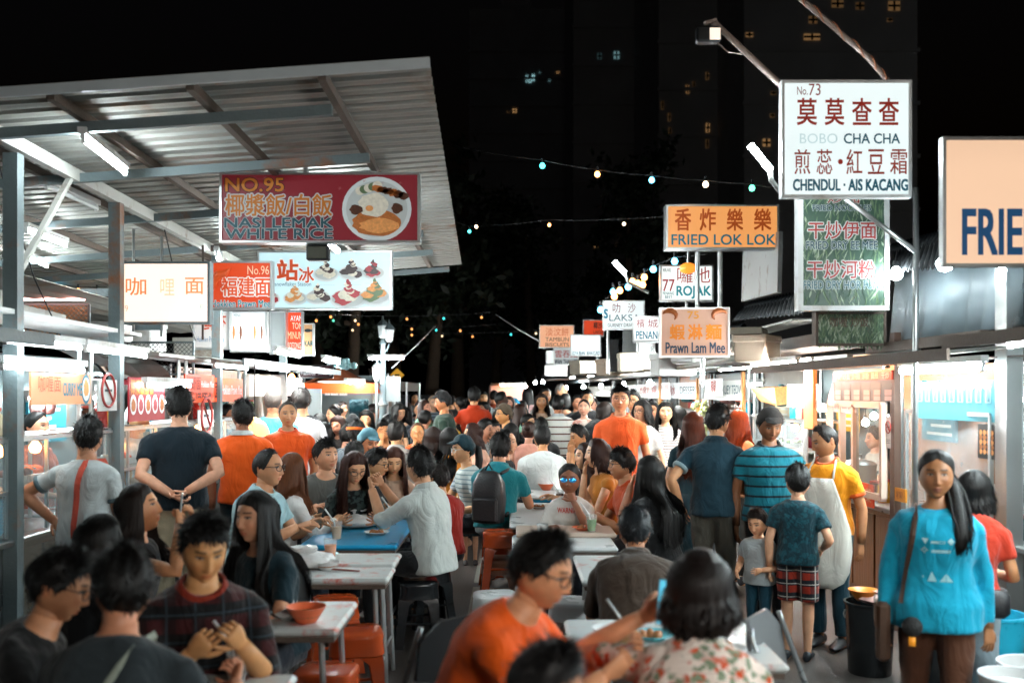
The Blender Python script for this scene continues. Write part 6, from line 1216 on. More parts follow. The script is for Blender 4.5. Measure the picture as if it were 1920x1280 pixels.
def tower(px0, px1, Y, h, label, wall, lit, name='apartment_tower', floors=.0, seed=1, cols=8, d=14, rot=0.):
    a, b = at(px0, 735, Y), at(px1, 735, Y); w = b.x - a.x; t = thing(name, label, 'building', ((a.x + b.x)/2, Y, 0), rot); q = MB(); q.box((-w/2, 0, 0), (w/2, d, h)); q.box((-w*.2, 3, h), (w*.1, 9, h + 3)); q.build('wall', wall, t); fh = 3.3; n = int(h/fh)
    q = MB()
    for k in range(1, n): q.box((-w/2 - .12, -.18, k*fh - .15), (w/2 + .12, -.002, k*fh + .08))
    q.build('balcony_band', wall, t)
    for px, py, wp, hp, c, s in lit:
        p = at(px, py, Y) - t.location; q = MB(); ww, hh = wp/FPX*Y/2, hp/FPX*Y/2; q.box((p.x - ww, -.06, p.z - hh), (p.x + ww, -.035, p.z + hh)); q.box((p.x - .06, -.09, p.z - hh), (p.x + .06, -.062, p.z + hh), 1); q.box((p.x - ww, -.09, p.z - .06), (p.x + ww, -.062, p.z + .06), 1); q.build('lit_window', [emi(f'lit_window_{c}_{s}', c, s*.15), BLACKM], t)
WALLD = pm('night_concrete', (.50, .50, .50), .85, 0, .2, .3)
o_ = (1., .55, .22); c_ = (.45, .85, .9)
tower(1395, 1720, 62, 52, 'tall apartment tower with warm lit windows behind the chendul sign', WALLD, [(1522, 70, 30, 12, o_, .55), (1405, 66, 14, 8, o_, .6), (1437, 268, 14, 14, o_, .8), (1676, 12, 22, 18, o_, .35), (1668, 38, 10, 6, o_, .3), (1450, 175, 10, 6, o_, .3), (1570, 8, 22, 14, o_, .25), (1524, 38, 16, 14, o_, .22), (1448, 217, 8, 6, o_, .5), (1612, 12, 16, 14, o_, .12)], cols=9)
tower(1235, 1394, 70, 46, 'apartment block with narrow lit windows left of the tall tower', WALLD, [(1289, 168, 5, 15, o_, .9), (1327, 240, 6, 17, o_, 1.1), (1326, 143, 5, 14, o_, .35), (1255, 220, 4, 15, o_, .4), (1242, 198, 4, 15, o_, .3), (1301, 160, 4, 14, o_, .25), (1256, 247, 4, 15, o_, .3), (1326, 270, 5, 16, o_, .25), (1382, 40, 30, 8, o_, .1)], cols=7, seed=2)
tower(1075, 1234, 85, 44, 'far dark block with one cyan window', WALLD, [(1156, 104, 10, 14, c_, .8), (1118, 461, 8, 6, o_, .9), (1162, 460, 12, 5, o_, .5), (1124, 106, 8, 12, c_, .12), (1206, 316, 16, 5, o_, .12)], cols=6, seed=3)
tower(880, 1074, 120, 48, 'most distant dark block with a cluster of cyan lights', WALLD, [(988, 148, 3, 14, c_, 3.), (994, 152, 4, 7, c_, 4.), (1000, 146, 4, 12, c_, 4.), (1012, 136, 2, 3, c_, 2.), (1046, 136, 4, 3, o_, 3.), (1030, 151, 3, 3, c_, 2.), (965, 208, 7, 7, o_, 1.5), (968, 469, 6, 4, o_, 1.5), (980, 469, 6, 4, o_, 1.5), (1078, 11, 4, 3, (1, .7, .6), 2.), (953, 210, 3, 2, o_, .8)], cols=6, seed=4)
for k, (px, py, c, s) in enumerate(((860, 305, '', 0),)): pass
# ------------------------------------------------------------------ tables, stools, chairs and things on them
FLOWER = pm('flowered_melamine_top', (.52, .55, .54), .34, 0., .06, 4, dirt=(.50, .10, .06), dscale=9.)
BLUETOP = pm('blue_table_top', (.008, .27, .50), .3, 0., .18, 2.5, .04, 30, dirt=(.03, .28, .42), dscale=3.); WHITETOP = pm('white_table_top', (.60, .62, .62), .3, 0., .08, 4, dirt=(.42, .36, .32), dscale=4.)
BEIGETOP = pm('beige_table_top', (.52, .40, .32), .35, 0, .1, 4); TLEG = pm('zinc_leg', (.50, .52, .52), .35, .8, .15, 12, dirt=(.25, .18, .12), dscale=5)
def table(px0, px1, py_near, py_far, label, mat, z=.75, edge=None, xs=None, group=None):
    yn = (CAMZ - z)*FPX/(py_near - HY); yf = (CAMZ - z)*FPX/(py_far - HY); x0, x1 = xs if xs else ((px0 - CX)/FPX*yn, (px1 - CX)/FPX*yn); c = Vector(((x0+x1)/2, (yn+yf)/2, 0)); w, d = (x1-x0)/2, (yf-yn)/2
    t = thing('folding_table', label, 'table', c, 0, group); q = MB(); q.box((-w, -d, z - .035), (w, d, z), 0, .012); q.build('tabletop', mat, t)
    q = MB(); q.box((-w + .015, -d + .015, z - .06), (w - .015, d - .015, z - .036)); q.build('apron', edge or RUST, t)
    for sx in (-1, 1):
        for sy in (-1, 1): q = MB(); q.tube([(sx*(w - .08), sy*(d - .06), z - .06), (sx*(w - .05), sy*(d - .05), 0)], .014, 8); q.build('leg', TLEG, t, 40)
        q = MB(); q.tube([(sx*(w - .065), -(d - .06), .22), (sx*(w - .065), d - .06, .22)], .010, 7); q.build('crossbar', TLEG, t, 40)
    return t
table(572, 745, 1022, 970, 'blue table with a white plastic bag on it', BLUETOP, xs=(-1.47, -.79)); table(548, 722, 1085, 1062, 'flowered table nearest the black stools', FLOWER, xs=(-1.40, -.70)); table(548, 730, 1058, 1036, 'flowered table pushed against the blue table', FLOWER, xs=(-1.45, -.72))
table(500, 640, 1180, 1126, 'pale flowered table holding the orange bowl', FLOWER, xs=(-1.25, -.775)); table(330, 548, 1330, 1262, 'flowered table at the elbows of the plaid shirt boy', FLOWER, xs=(-1.5, -.80))
table(1062, 1478, 1246, 1160, 'flowered table with the iced drink', FLOWER, z=.75, xs=(.24, 1.07)); table(966, 1135, 1000, 984, 'beige table under the WARNING shirt woman', BEIGETOP, xs=(.03, .78)); table(960, 1110, 1026, 1002, 'white table in front of the beige one', WHITETOP, xs=(.0, .74), z=.72); table(955, 1030, 984, 942, 'white slatted table behind the beige one', WHITETOP, xs=(-.02, .42))
table(985, 1045, 930, 905, 'pale table with blue rim and an orange bowl', WHITETOP, xs=(.14, .56), edge=BLUETOP); table(1030, 1112, 1088, 1040, 'flowered table half behind the man in brown', FLOWER, xs=(.40, .85), z=.73)
for k, (px, Y, w, l) in enumerate(((905, 11.8, .5, 'table behind the backpack man'), (770, 12.2, .5, 'table before the old man in orange'), (700, 12.6, .45, 'table of the man with the orange headband'), (960, 14.5, .45, 'crowded table by the man in white'), (620, 13.2, .4, 'table behind the grey shirt man'))): 
    x = (px - CX)/FPX*Y; pn = HY + 1.05*FPX/Y; pf = HY + 1.05*FPX/(Y + .8); table(0, 0, pn, pf, l, (BLUETOP, WHITETOP)[k % 2], xs=(x - w, x + w))
def stool_mesh(mat, name_seat='seat', h=.46, r=.145, square=True):
    t = bpy.data.objects.new('plastic_stool', None); COL.objects.link(t); n = 24; p_ = 4. if square else 2.
    def rg(rr, z): return [(rr*math.copysign(abs(math.cos(2*math.pi*k/n))**(2/p_), math.cos(2*math.pi*k/n)), rr*math.copysign(abs(math.sin(2*math.pi*k/n))**(2/p_), math.sin(2*math.pi*k/n)), z) for k in range(n)]
    q = MB(); q.rings([rg(r*1.02, h - .125), rg(r*1.06, h - .12), rg(r*1.0, h - .045), rg(r*1.03, h - .03), rg(r*1.0, h - .008), rg(r*.9, h), rg(r*.25, h - .003), rg(r*.08, h - .004)]); q.build('seat', mat, t, 50)
    for sx in (-1, 1):
        for sy in (-1, 1):
            q = MB(); a, b = r*.82, r*1.18; q.rings([[(sx*(x0 + dx), sy*(x0 + dy), z) for dx, dy in ((0, 0), (-.07*f, .004), (-.075*f, -.012), (-.016, -.016), (-.012, -.075*f), (.004, -.07*f))] for x0, z, f in ((b, 0, .85), ((a + b)/2, h*.45, .85), (a + .024, h*.66, 1.1), (a + .018, h*.74, 1.7))]); q.build('leg', mat, t, 40)
    q = MB(); q.tube([(s*r*1.0, u*r*1.0, .17) for s, u in ((1, 1), (-1, 1), (-1, -1), (1, -1))], .010, 6, closed=True, cap=False); q.build('stretcher', mat, t, 40)
    return t
REDP = pm('glossy_red_plastic', (.50, .075, .018), .2, 0, .06, 3, spec=.6); BLKP = pm('glossy_black_plastic', (.012, .014, .016), .22, 0, .1, 3, spec=.6); WHTP = pm('white_stool_plastic', (.66, .68, .68), .3, 0, .04, 3); BRNP = pm('brown_plastic', (.22, .09, .05), .3)
PROTO = {}
def stool(px, py, Y, mat, label, group=None, rot=0., h=.46, z=0.):
    key = (mat.name, h)
    if key not in PROTO: t = stool_mesh(mat, h=h); PROTO[key] = t
    else: t = copy_tree(PROTO[key])
    t.location = (at(px, 0, Y).x, Y, z); t.rotation_euler = (0, 0, rot)
    for kk in ('label', 'category', 'group'):
        if kk in t.keys(): del t[kk]
    return tag(t, label, 'stool', group)
def stool0(*a, **k):
    return stool(*a, **k)
RG = 'red plastic stools'
stool(668, 1180, 5.5, REDP, 'red stool just right of the table with the orange bowl', RG, .2, .495); stool(611, 1235, 4.85, REDP, 'frontmost red stool at the bottom of the picture', RG, -.1, .46); stool(628, 1114, 6.5, REDP, 'red stool partly under the flowered tables', RG, .3, .46)
stool(783, 1085, 7.15, BLKP, 'front black stool with a shiny ribbed seat', 'black plastic stools', .15, .46); stool(805, 1065, 7.75, BLKP, 'black stool under the man in the white shirt', 'black plastic stools', .4, .46)
s1 = stool(937, 1000, 8.1, BRNP, 'brown stool at the bottom of the stack', 'stacked stools', 0, .46); stool(939, 1000, 8.1, REDP, 'red stool on top of the brown one', 'stacked stools', .1, .46, .215)
stool(930, 1085, 6.7, WHTP, 'white stool beside the orange shirt back', 'white plastic stools', .2, .45); stool(1073, 1097, 6.5, WHTP, 'white stool with diagonal side bars', 'white plastic stools', -.2, .45)
stool(1192, 1150, 5.35, WHTP, 'white stool under the man in brown', 'white plastic stools', 0, .40); stool(935, 1000, 8.95, REDP, 'red stool under the backpack man', RG, 0, .44)
def folding_chair(loc, rot, label, mat_f, mat_s):
    t = thing('folding_chair', label, 'folding chair', loc, rot)
    for sx in (-1, 1):
        q = MB(); q.tube([(sx*.20, .10, 0), (sx*.20, -.06, .44), (sx*.20, -.20, .80), (sx*.19, -.21, .84)][::-1], .012, 8); q.build('back_leg', mat_f, t, 180); q = MB(); q.tube([(sx*.185, -.22, 0), (sx*.185, .18, .44)], .012, 8); q.build('front_leg', mat_f, t, 180)
    q = MB(); q.box((-.19, -.16, .43), (.19, .20, .46), 0, .015); q.build('seat', mat_s, t)
    q = MB(); q.rings([[(x, -.195 - .02*math.cos(x*8) + dy, z) for x, z, dy in ((-.2, .62, 0), (-.08, .60, 0), (.08, .60, 0), (.2, .62, 0), (.205, .78, -.03), (.12, .86, -.05), (-.12, .86, -.05), (-.205, .78, -.03))], [(x, -.178 - .02*math.cos(x*8) + dy, z) for x, z, dy in ((-.2, .62, 0), (-.08, .60, 0), (.08, .60, 0), (.2, .62, 0), (.205, .78, -.03), (.12, .86, -.05), (-.12, .86, -.05), (-.205, .78, -.03))]]); q.build('backrest', mat_s, t, 60)
    for z_, y_ in ((.12, -.11), (.2, .03)): q = MB(); q.tube([(-.19, y_, z_), (.19, y_, z_)], .009, 7); q.build('crossbar', mat_f, t)
    return t
folding_chair((-.40, 4.35, 0), R(48), 'dark metal folding chair in the aisle behind the orange shirt', pm('dark_chrome', (.30, .33, .34), .3, .7), pm('black_vinyl', (.015, .015, .016), .4)); folding_chair((1.25, 4.1, 0), R(238), 'grey backed folding chair beside the flowered table', MATS['dark_chrome'], pm('grey_chair_back', (.14, .145, .15), .45))
# things on the tables
def open_bowl(loc, label, mat, r=.10, h=.075, fill=None):
    t = thing('bowl', label, 'bowl', loc); q = MB(); q.lathe([(r*.45, 0), (r*.55, .01), (r*.88, h*.75), (r, h), (r*.96, h), (r*.82, h*.7), (r*.5, .018)], (0, 0, 0), 28); q.build('body', mat, t, 60)
    if fill: q = MB(); q.lathe([(.001, h*.62), (r*.78, h*.6), (r*.70, h*.4)], (0, 0, 0), 20); q.build('soup', fill, t)
    return t
ORB = pm('orange_melamine', (.78, .16, .06), .35); SOUP = pm('noodle_soup', (.35, .14, .05), .3, var=.5, scale=40)
open_bowl((at(574, 0, 4.55).x, 4.55, .75), 'orange bowl on the pale flowered table', ORB, .092, .075, SOUP); open_bowl((at(1026, 0, 10.4).x, 10.7, .75), 'orange bowl on the blue rimmed table', ORB, .09, .07); open_bowl((at(905, 0, 11.9).x, 12.0, .75), 'small orange bowl behind the backpack man', ORB, .08, .06, SOUP)
open_bowl((.42, 4.2, .75), 'white soup bowl between the orange man and the iced drink', PLASTW, .085, .06, SOUP); open_bowl((-1.05, 3.85, .75), 'white dish in front of the plaid shirt boy', PLASTW, .10, .045, SOUP); open_bowl((-1.1, 5.9, .75), 'white bowl on the flowered table by the black stools', PLASTW, .08, .05, SOUP)
def bag(loc, label, s=1., seed=0, mat=None):
    rn = np.random.default_rng(seed); q = MB(); n = 16; rr = []
    for k, (r, z) in enumerate(((.05, 0), (.10, .012), (.115, .04), (.09, .07), (.04, .085), (.05, .11), (.03, .12))): ph = rn.uniform(0, 6); rr.append([(r*s*(1 + .22*math.sin(3*a + ph) + .12*math.sin(7*a + ph))*math.cos(a)*1.35, r*s*(1 + .2*math.sin(4*a + ph))*math.sin(a), z*s + .006*math.sin(5*a + ph)) for a in np.linspace(0, 2*math.pi, n, endpoint=False)])
    q.rings(rr); return tag(q.build('plastic_bag', mat or pm('white_plastic_bag', (.68, .68, .67), .3, 0, .08, 20, .5, 30), None, 70, loc), label, 'plastic bag')
bag((-1.22, 7.75, .752), 'crumpled white plastic bag under the hands of the woman in black', 1.25, 1); bag((-1.23, 5.95, .752), 'tied white bag beside a cup on the flowered table', 1.1, 2); bag((-1.14, 4.85, .752), 'crumpled tissue beside the orange bowl', .6, 3); bag((-1.02, 4.62, .752), 'small white wrapper before the orange bowl', .45, 5)
def cup(loc, label, col, straw=True, h=.13, r=.042):
    t = thing('drink_cup', label, 'drink', loc); q = MB(); q.lathe([(r*.72, 0), (r*.75, .005), (r, h), (r*.97, h)], (0, 0, 0), 20); q.build('cup', glass('cup_plastic', (.95, .97, .97), .2), t, 60); q = MB(); q.lathe([(r*.68, .008), (r*.9, h*.72), (.001, h*.73)], (0, 0, 0), 20); q.build('drink', pm('drink_' + col, col, .2, var=.2), t, 60)
    if straw: q = MB(); q.tube([(0, 0, .02), (-.02, 0, h), (-.085, -.0, h + .09)], .006, 8); q.build('straw', PLASTW, t, 180)
    return t
cup((.46, 3.95, .75), 'milky iced drink with a thick straw', '#e0b060', True, .14, .05); cup((-1.14, 6.25, .75), 'orange cup beside the tied white bag', '#d87a30', False); cup((.22, 7.2, .72), 'clear drink on the white table', '#d8dcd8', False); cup((-1.0, 3.62, .75), 'dark cola cup by the plaid shirt boy', '#2a1008', True)
def chopsticks(loc, rot, label):
    q = MB(); q.tube([(-.11, 0, .004), (.11, .012, .004)], .0035, 5); q.tube([(-.11, .02, .004), (.11, .022, .004)], .0035, 5); tag(q.build('chopsticks', pm('red_lacquer', (.30, .05, .03), .3), None, None, loc, rot), label, 'chopsticks')
def dish(loc, label, mat, r=.095):
    t = thing('plate', label, 'plate', loc); q = MB(); q.lathe([(r*.55, 0), (r*.6, .006), (r, .022), (r*.98, .025), (r*.6, .010), (.001, .009)], (0, 0, 0), 24); q.build('dish', mat, t, 60); q = MB(); rn = random.Random(label)
    for j in range(9): q.ball((rn.uniform(-.5, .5)*r, rn.uniform(-.5, .5)*r, .02), rn.uniform(.012, .024), 7)
    q.build('food', SOUP, t, 180)
CY = pm('cyan_melamine', (.10, .45, .52), .35)
for k, (x, y, z, l, m_) in enumerate(((-1.0, 7.35, .75, 'pale plate on the blue table', PLASTW), (-1.3, 5.75, .75, 'orange plate on the flowered table by the black stools', ORB), (-1.2, 6.35, .75, 'cyan plate on the second flowered table', CY), (.60, 4.25, .75, 'cyan plate behind the iced drink', CY), (.85, 4.0, .75, 'white plate at the far corner of the flowered table', PLASTW), (.55, 7.6, .75, 'orange plate before the WARNING shirt woman', ORB), (.25, 9.0, .75, 'white plate on the slatted table', PLASTW), (.65, 5.9, .73, 'orange plate beside the man in brown', ORB), (-.5, 12.5, .75, 'cyan plate on the table behind the backpack man', CY), (-1.0, 12.5, .75, 'white plate before the old man in orange', PLASTW))): dish((x, y, z), l, m_)
chopsticks((.70, 3.95, .752), .6, 'red chopsticks beside the iced drink'); chopsticks((-1.0, 5.85, .752), -.4, 'red chopsticks on the flowered table by the black stools'); chopsticks((-1.0, 4.8, .752), 1.2, 'red chopsticks beyond the orange bowl')
cup((-.95, 7.9, .75), 'orange tea glass on the blue table', '#c8641c', True); cup((-1.25, 7.1, .75), 'milky tea glass at the near edge of the blue table', '#d8a878', True); cup((.60, 7.5, .75), 'green drink on the beige table', '#5a8a3a', True); cup((.45, 9.4, .75), 'dark drink on the slatted table', '#3a1808', True); cup((.75, 6.0, .73), 'lemon drink beside the man in brown', '#d8c050', True); cup((-1.12, 4.95, .75), 'clear glass beside the orange bowl', '#c8ccca', False)
# bins and buckets on the right
def bucket(loc, label, mat, r0=.14, r1=.18, h=.30, name='bucket', cat='bucket', inner=None):
    t = thing(name, label, cat, loc); q = MB(); q.lathe([(r0, 0), (r0 + .004, .01), (r1, h), (r1*1.05, h + .004), (r1*1.05, h + .018), (r1*.96, h + .018), (r0*.95, .02)], (0, 0, 0), 26); q.build('body', mat, t, 50); q = MB(); q.tube([(r1*1.03*math.cos(a), r1*1.03*math.sin(a)*1., h*.92 - .12*abs(math.sin(a))) for a in np.linspace(0, math.pi, 12)], .005, 6); q.build('handle', ALU, t, 180)
    if inner: q = MB(); q.lathe([(.001, h*.96), (r1*.94, h*.95), (r1*.94, h*.93)], (0, 0, 0), 26); q.build('lid', inner, t)
    return t
bucket((2.50, 5.15, .40), 'cyan bucket behind the woman in cyan', pm('cyan_bucket', (.02, .42, .62), .3), .12, .15, .24, inner=None); bucket((2.16, 4.28, .0), 'white bucket with a lid at the bottom right corner', PLASTW, .12, .14, .57, inner=PLASTW); bucket((2.36, 4.5, .0), 'second white bucket behind the lidded one', PLASTW, .13, .15, .56)
bucket((2.30, 6.40, 0), 'black waste bin piled with rubbish behind the apron man', BLKP, .13, .155, .44, 'waste_bin', 'waste bin'); bucket((2.52, 6.05, 0), 'second black waste bin beside the dark upright', BLKP, .13, .155, .40, 'waste_bin', 'waste bin'); open_bowl((2.27, 6.42, .46), 'orange basin on top of the waste bin', pm('orange_basin', (.80, .26, .03), .35), .10, .07); bag((2.36, 6.34, .45), 'pale pink rubbish bag in the waste bin', .75, 7, pm('pink_bag', (.6, .36, .32), .4))
q = MB(); q.box((-.14, -.2, 0), (.14, .2, .395), 0, .01); tag(q.build('crate', pm('dark_crate', (.03, .03, .035), .5), None, None, (2.50, 5.15, 0)), 'dark low crate under the cyan bucket', 'crate')
# ------------------------------------------------------------------ the crowd
def ptw(label, p): return HEADING[label]['M'] @ Vector(p)
def strap(root, label, side, mat, w=.035, name='bag_strap', gap=.020, xs=None):
    """a flat strap over one shoulder, across chest and back, to the other hip"""
    H = HEADING[label]; SP, RX, RY = H['SP'], H['RX'], H['RY']; q = MB(); q.M = Matrix.Scale(H['k'], 4)
    pts = []
    for fr in (1, -1):
        row = []
        for u in np.linspace(0, 1, 12):
            z = SP[8][0].z*(1-u) + SP[1][0].z*u; i = max(0, min(9, int(np.searchsorted([s[0].z for s in SP], z)) - 1)); c, t = SP[i]; c2, t2 = SP[i+1]; f_ = (z - c.z)/max(1e-5, c2.z - c.z)
            cc = c.lerp(c2, f_); rx, ry = RX[i] + (RX[i+1] - RX[i])*f_ + .014, RY[i] + (RY[i+1] - RY[i])*f_ + .014
            sx = side*(.085*(1-u) - .17*u*1.0) if xs is None else side*(xs[0]*(1-u) + xs[1]*u); xx = max(-.98, min(.98, sx/rx)); row.append(cc + Vector((sx, -fr*(ry*(1 - abs(xx)**2.3)**(1/2.3) + gap), 0)))
        pts.append(row)
    loop = pts[0][::-1] + pts[1]
    rings = []
    for i, p in enumerate(loop):
        d = (loop[min(i+1, len(loop)-1)] - loop[max(i-1, 0)]).normalized(); n = Vector((p.x*.4, p.y + .02, 0)); n = n.normalized() if n.length > 1e-4 else Vector((0, 0, 1)); s = d.cross(n).normalized()
        rings.append([tuple(p + s*w/2), tuple(p + n*.004), tuple(p - s*w/2), tuple(p - n*.004)])
    q.rings(rings); return q.build(name, mat, root)
def print_on(root, label, body, z0, z1, half, col, front=True, bold=.02):
    H = HEADING[label]; SP, RX, RY = H['SP'], H['RX'], H['RY']; V, F = text_geo(body, bold); 
    if not len(V): return
    m = V.max(0); P = []
    for v in V:
        x = (v[0]/m[0]*2 - 1)*half*(1 if front else -1); z = z0 + v[1]/m[1]*(z1 - z0); zs = [s[0].z for s in SP]; i = max(0, min(9, int(np.searchsorted(zs, z)) - 1)); f_ = (z - zs[i])/max(1e-5, zs[i+1] - zs[i]); cy = SP[i][0].y + (SP[i+1][0].y - SP[i][0].y)*f_; rx = RX[i] + (RX[i+1]-RX[i])*f_ + .012; ry = RY[i] + (RY[i+1]-RY[i])*f_ + .012
        y = ry*(1 - min(.97, abs(x/rx))**2.3)**(1/2.3) + .014; P.append(((x if front else -x)*1.0, cy + (-y if front else y), z))
    if not front: P = [(-p[0], p[1], p[2]) for p in P]
    q = MB(); q.M = Matrix.Scale(H['k'], 4); q.add(P, F if front else [f[::-1] for f in F]); q.build('shirt_print', pm('print_' + col, col, .7), root)
def backpack(label, lab, mat, s=1.):
    H = HEADING[label]; c, t = H['SP'][4]; ry = H['RY'][4]; root = thing('backpack', lab, 'backpack'); root.matrix_world = H['M']; q = MB(); c0 = c + Vector((0, ry + .10, .02)); rr = []
    for z, w, d in ((-.26, .10, .06), (-.25, .14, .085), (-.05, .155, .10), (.10, .145, .09), (.19, .10, .06), (.215, .05, .02)): rr.append([(c0.x + w*s*math.copysign(abs(math.cos(a))**.6, math.cos(a)), c0.y + d*s*math.copysign(abs(math.sin(a))**.6, math.sin(a)), c0.z + z*s) for a in np.linspace(0, 2*math.pi, 20, endpoint=False)])
    q.rings(rr); q.build('body', mat, root, 60); q = MB(); q.box((c0.x - .11, c0.y + .085, c0.z - .22), (c0.x + .11, c0.y + .125, c0.z - .02), 0, .02); q.build('front_pocket', mat, root, 40)
    q = MB(); q.tube([(c0.x - .03, c0.y, c0.z + .2), (c0.x, c0.y + .0, c0.z + .25), (c0.x + .03, c0.y, c0.z + .2)], .008, 6); q.build('handle', mat, root, 180)
    for sx in (-1, 1): q = MB(); S = H['Sh'][sx]; q.tube([c0 + Vector((sx*.09, -.05, .17)), S + Vector((-sx*.075, .05, .065)), S + Vector((-sx*.07, -.04, .062)), S + Vector((-sx*.06, -.115, -.02)), S + Vector((-sx*.05, -.12, -.16)), c0 + Vector((sx*.13, -.06, -.18))], .014, 7); q.build('strap', mat, root, 180)
    return root
def phone(label, arm, lab, up=(0, 0, 1), facing=(0, 1, 0), glow=None):
    H = HEADING[label]; S, E, Wt, ud, fd = H['arms'][arm]; p = H['M'] @ (Wt + fd*.10); root = thing('mobile_phone', lab, 'phone', p); U = Vector(up).normalized(); N = Vector(facing).normalized(); Rr = N.cross(U).normalized(); M = Matrix((Rr, N, U)).transposed(); root.rotation_euler = M.to_euler()
    q = MB(); q.box((-.037, -.004, -.075), (.037, .004, .075), 0, .004); q.build('case', pm('phone_case', (.45, .5, .52), .3), root); q = MB(); q.box((-.034, .0045, -.071), (.034, .0055, .071)); q.build('screen', glow or BLACKM, root); return root
P = person
# --- left foreground
P(112, 1024, 3.45, 'young man in black with glasses bowed at the lower left corner', 'sit', 78, hp=22, lean=20, top='#060607', glasses='#101010', A='table', B='table', skin='tan', bottom='#101014')
L = 'person in grey sweater seen from behind with a pale diagonal strap'; r = P(232, 1021, 3.2, L, 'sit', 158, hy=28, hp=4, lean=14, top='#2c3438', A=(-.30, -.34, .80), B='table', curlA=1.0, skin='tan', sleeve='rolled', bottom='#14161a'); strap(r, L, -1, cloth('#8d9488'), .022)
P(382, 956, 3.75, 'boy in red and black plaid shirt looking down at the table', 'sit', 6, hp=24, hy=6, lean=10, top='#34090a', pat='plaid', c2='#060608', c3='#26323a', psc=.9, A=(-.06, -.34, .84), B=(.10, -.36, .86), curlA=.9, curlB=.9, skin='tan', sleeve='rolled', collar='#7a2410', bottom='#101014')
P(188, 962, 4.45, 'woman with black hair to her shoulders turned away at the left', 'sit', 112, fem=True, hair='long', longl=.26, hp=5, top='#0d0d10', skin='fair', A='table', B='table')
L = 'girl in sleeveless black raising a phone before her face'; P(262, 905, 5.1, L, 'sit', 72, fem=True, hair='long', hairc='#1a0f0a', longl=.30, hp=-12, top='#0c0c0f', sleeve='tank', neck='tank', A=(-.08, -.27, 1.10), B=(.04, -.30, 1.11), curlA=1.0, curlB=1.0, skin='warm', lean=4); phone(L, -1, 'pale phone held up by the girl in sleeveless black', (.15, 0, 1), (-1, -.3, .1))
L = 'woman with very long straight black hair in a teal navy shirt'; r = P(480, 918, 4.85, L, 'sit', -48, fem=True, hair='long', longl=.50, hp=3, top='#0c2730', skin='fair', A='lap', B='table', vneck=True); print_on(r, L, '≋≋ ≋', .78, .84, .08, '#5f7478')
# --- round the blue table
P(503, 841, 7.0, 'stout man with glasses and light blue shirt looking across the aisle', 'sit', 62, build=1.18, hp=2, top='#9fc4cc', collar='#9fc4cc', glasses='#181010', skin='tan', A='table', B='table', hair='thin', sleeve='short')
L = 'woman with long light brown hair and a white embroidered blouse'; r = P(548, 848, 7.5, L, 'sit', 118, fem=True, hair='long', hairc='#5c3218', longl=.36, top='#dcdcda', sleeve='long', A='table', B='table')
P(611, 822, 8.25, 'man in grey v neck shirt glancing to the side at the blue table', 'sit', 12, hy=22, top='#5c5c58', vneck=True, A='table', B='lap', skin='warm', k=None)
P(664, 844, 7.75, 'woman with glasses and long auburn hair sorting a bag at the blue table', 'sit', 4, fem=True, hy=18, hp=26, hair='long', hairc='#2e140c', longl=.36, top='#0a0c0d', pat='print', c2='#33403e', psc=1.3, A=(-.12, -.44, .80), B=(.14, -.44, .80), glasses='#30201a', skin='fair', bottom='#0b0b0b')
P(705, 839, 8.5, 'man with glasses in profile half hidden behind the auburn haired woman', 'sit', 72, hp=12, top='#23262a', glasses='#101010', skin='warm', A='table', B='table')
P(738, 836, 8.9, 'woman with long chestnut hair looking down beyond the blue table', 'sit', 4, fem=True, hp=22, hair='long', hairc='#3a1a0e', longl=.36, top='#c9a890', A='table', B='table')
L = 'man in white long shirt leaning his elbows on the blue table'; P(787, 836, 7.15, L, 'sit', -122, hy=-22, lean=10, side=0, top='#b4bab6', sleeve='rolled', collar='#b4bab6', A=(-.02, -.44, 1.02), B=(.10, -.44, 1.00), eA=(-.1, -.2, -1), eB=(.2, -.2, -1), curlA=1.1, curlB=1.1, skin='warm', bottom='#16181a', hem=-.09)
P(822, 868, 8.2, 'dark haired person in a red shirt behind the man in white', 'sit', -145, top='#8c1c12', skin='warm', hairc='#140c09', A='table', B='table')
# --- right foreground
P(1014, 992, 3.2, 'man in orange shirt and glasses bent over his meal', 'sit', 72, build=1.16, hp=20, lean=24, k=.97, top='#ee5c0c', glasses='#16100e', A=(-.10, -.50, .82), B=(.12, -.52, .84), curlA=.7, curlB=.8, skin='warm', bottom='#141416')
L = 'woman in white floral blouse photographing with her phone'; P(1312, 1028, 3.2, L, 'sit', 174, fem=True, build=1.14, hair='bob', longl=.095, hairc='#150c09', top='#e6d4c8', pat='floral', c2='#c84a1c', c3='#7d8a70', psc=1.5, lean=20, hp=12, A='table', B=(.19, -.27, 1.03), curlB=.9, skin='warm', sleeve='short', eB=(.8, .1, -.6), nB=(-.5, -.6, 0), bottom='#2a2422'); phone(L, 1, 'phone with a bright blue screen in the raised hand', (.1, 0, 1), (0, -1, .1), emi('phone_screen', (.10, .45, .62), .8))
P(1025, 1200, 2.45, 'dark head with grey streaks lowest in the picture', 'sit', 70, hp=15, top='#1a1a1c', hairc='#1c1a1a', skin='warm')
P(1190, 948, 5.3, 'hunched man in brown shirt seen from behind', 'sit', 184, lean=24, build=1.2, hp=14, hair='short', hairc='#161a1e', top='#3f332a', sleeve='long', A='table', B='table', skin='brown', bottom='#1c1814', loose=.012, collar='#3f332a')
L = 'smiling woman with mirrored blue sunglasses and a WARNING shirt'; r = P(1068, 869, 7.95, L, 'sit', -4, fem=True, build=1.12, hair='pony', hy=-2, top='#c6c2bc', A='table', B='chin', eB=(.5, -.3, -.8), curlB=1.0, skin='dark', hk=1.05, headk=1.08); print_on(r, L, 'WARNING', .90, .945, .10, '#b8382a', bold=.03)
H = HEADING[L]; q = MB(); q.M = Matrix.Scale(H['k'], 4)
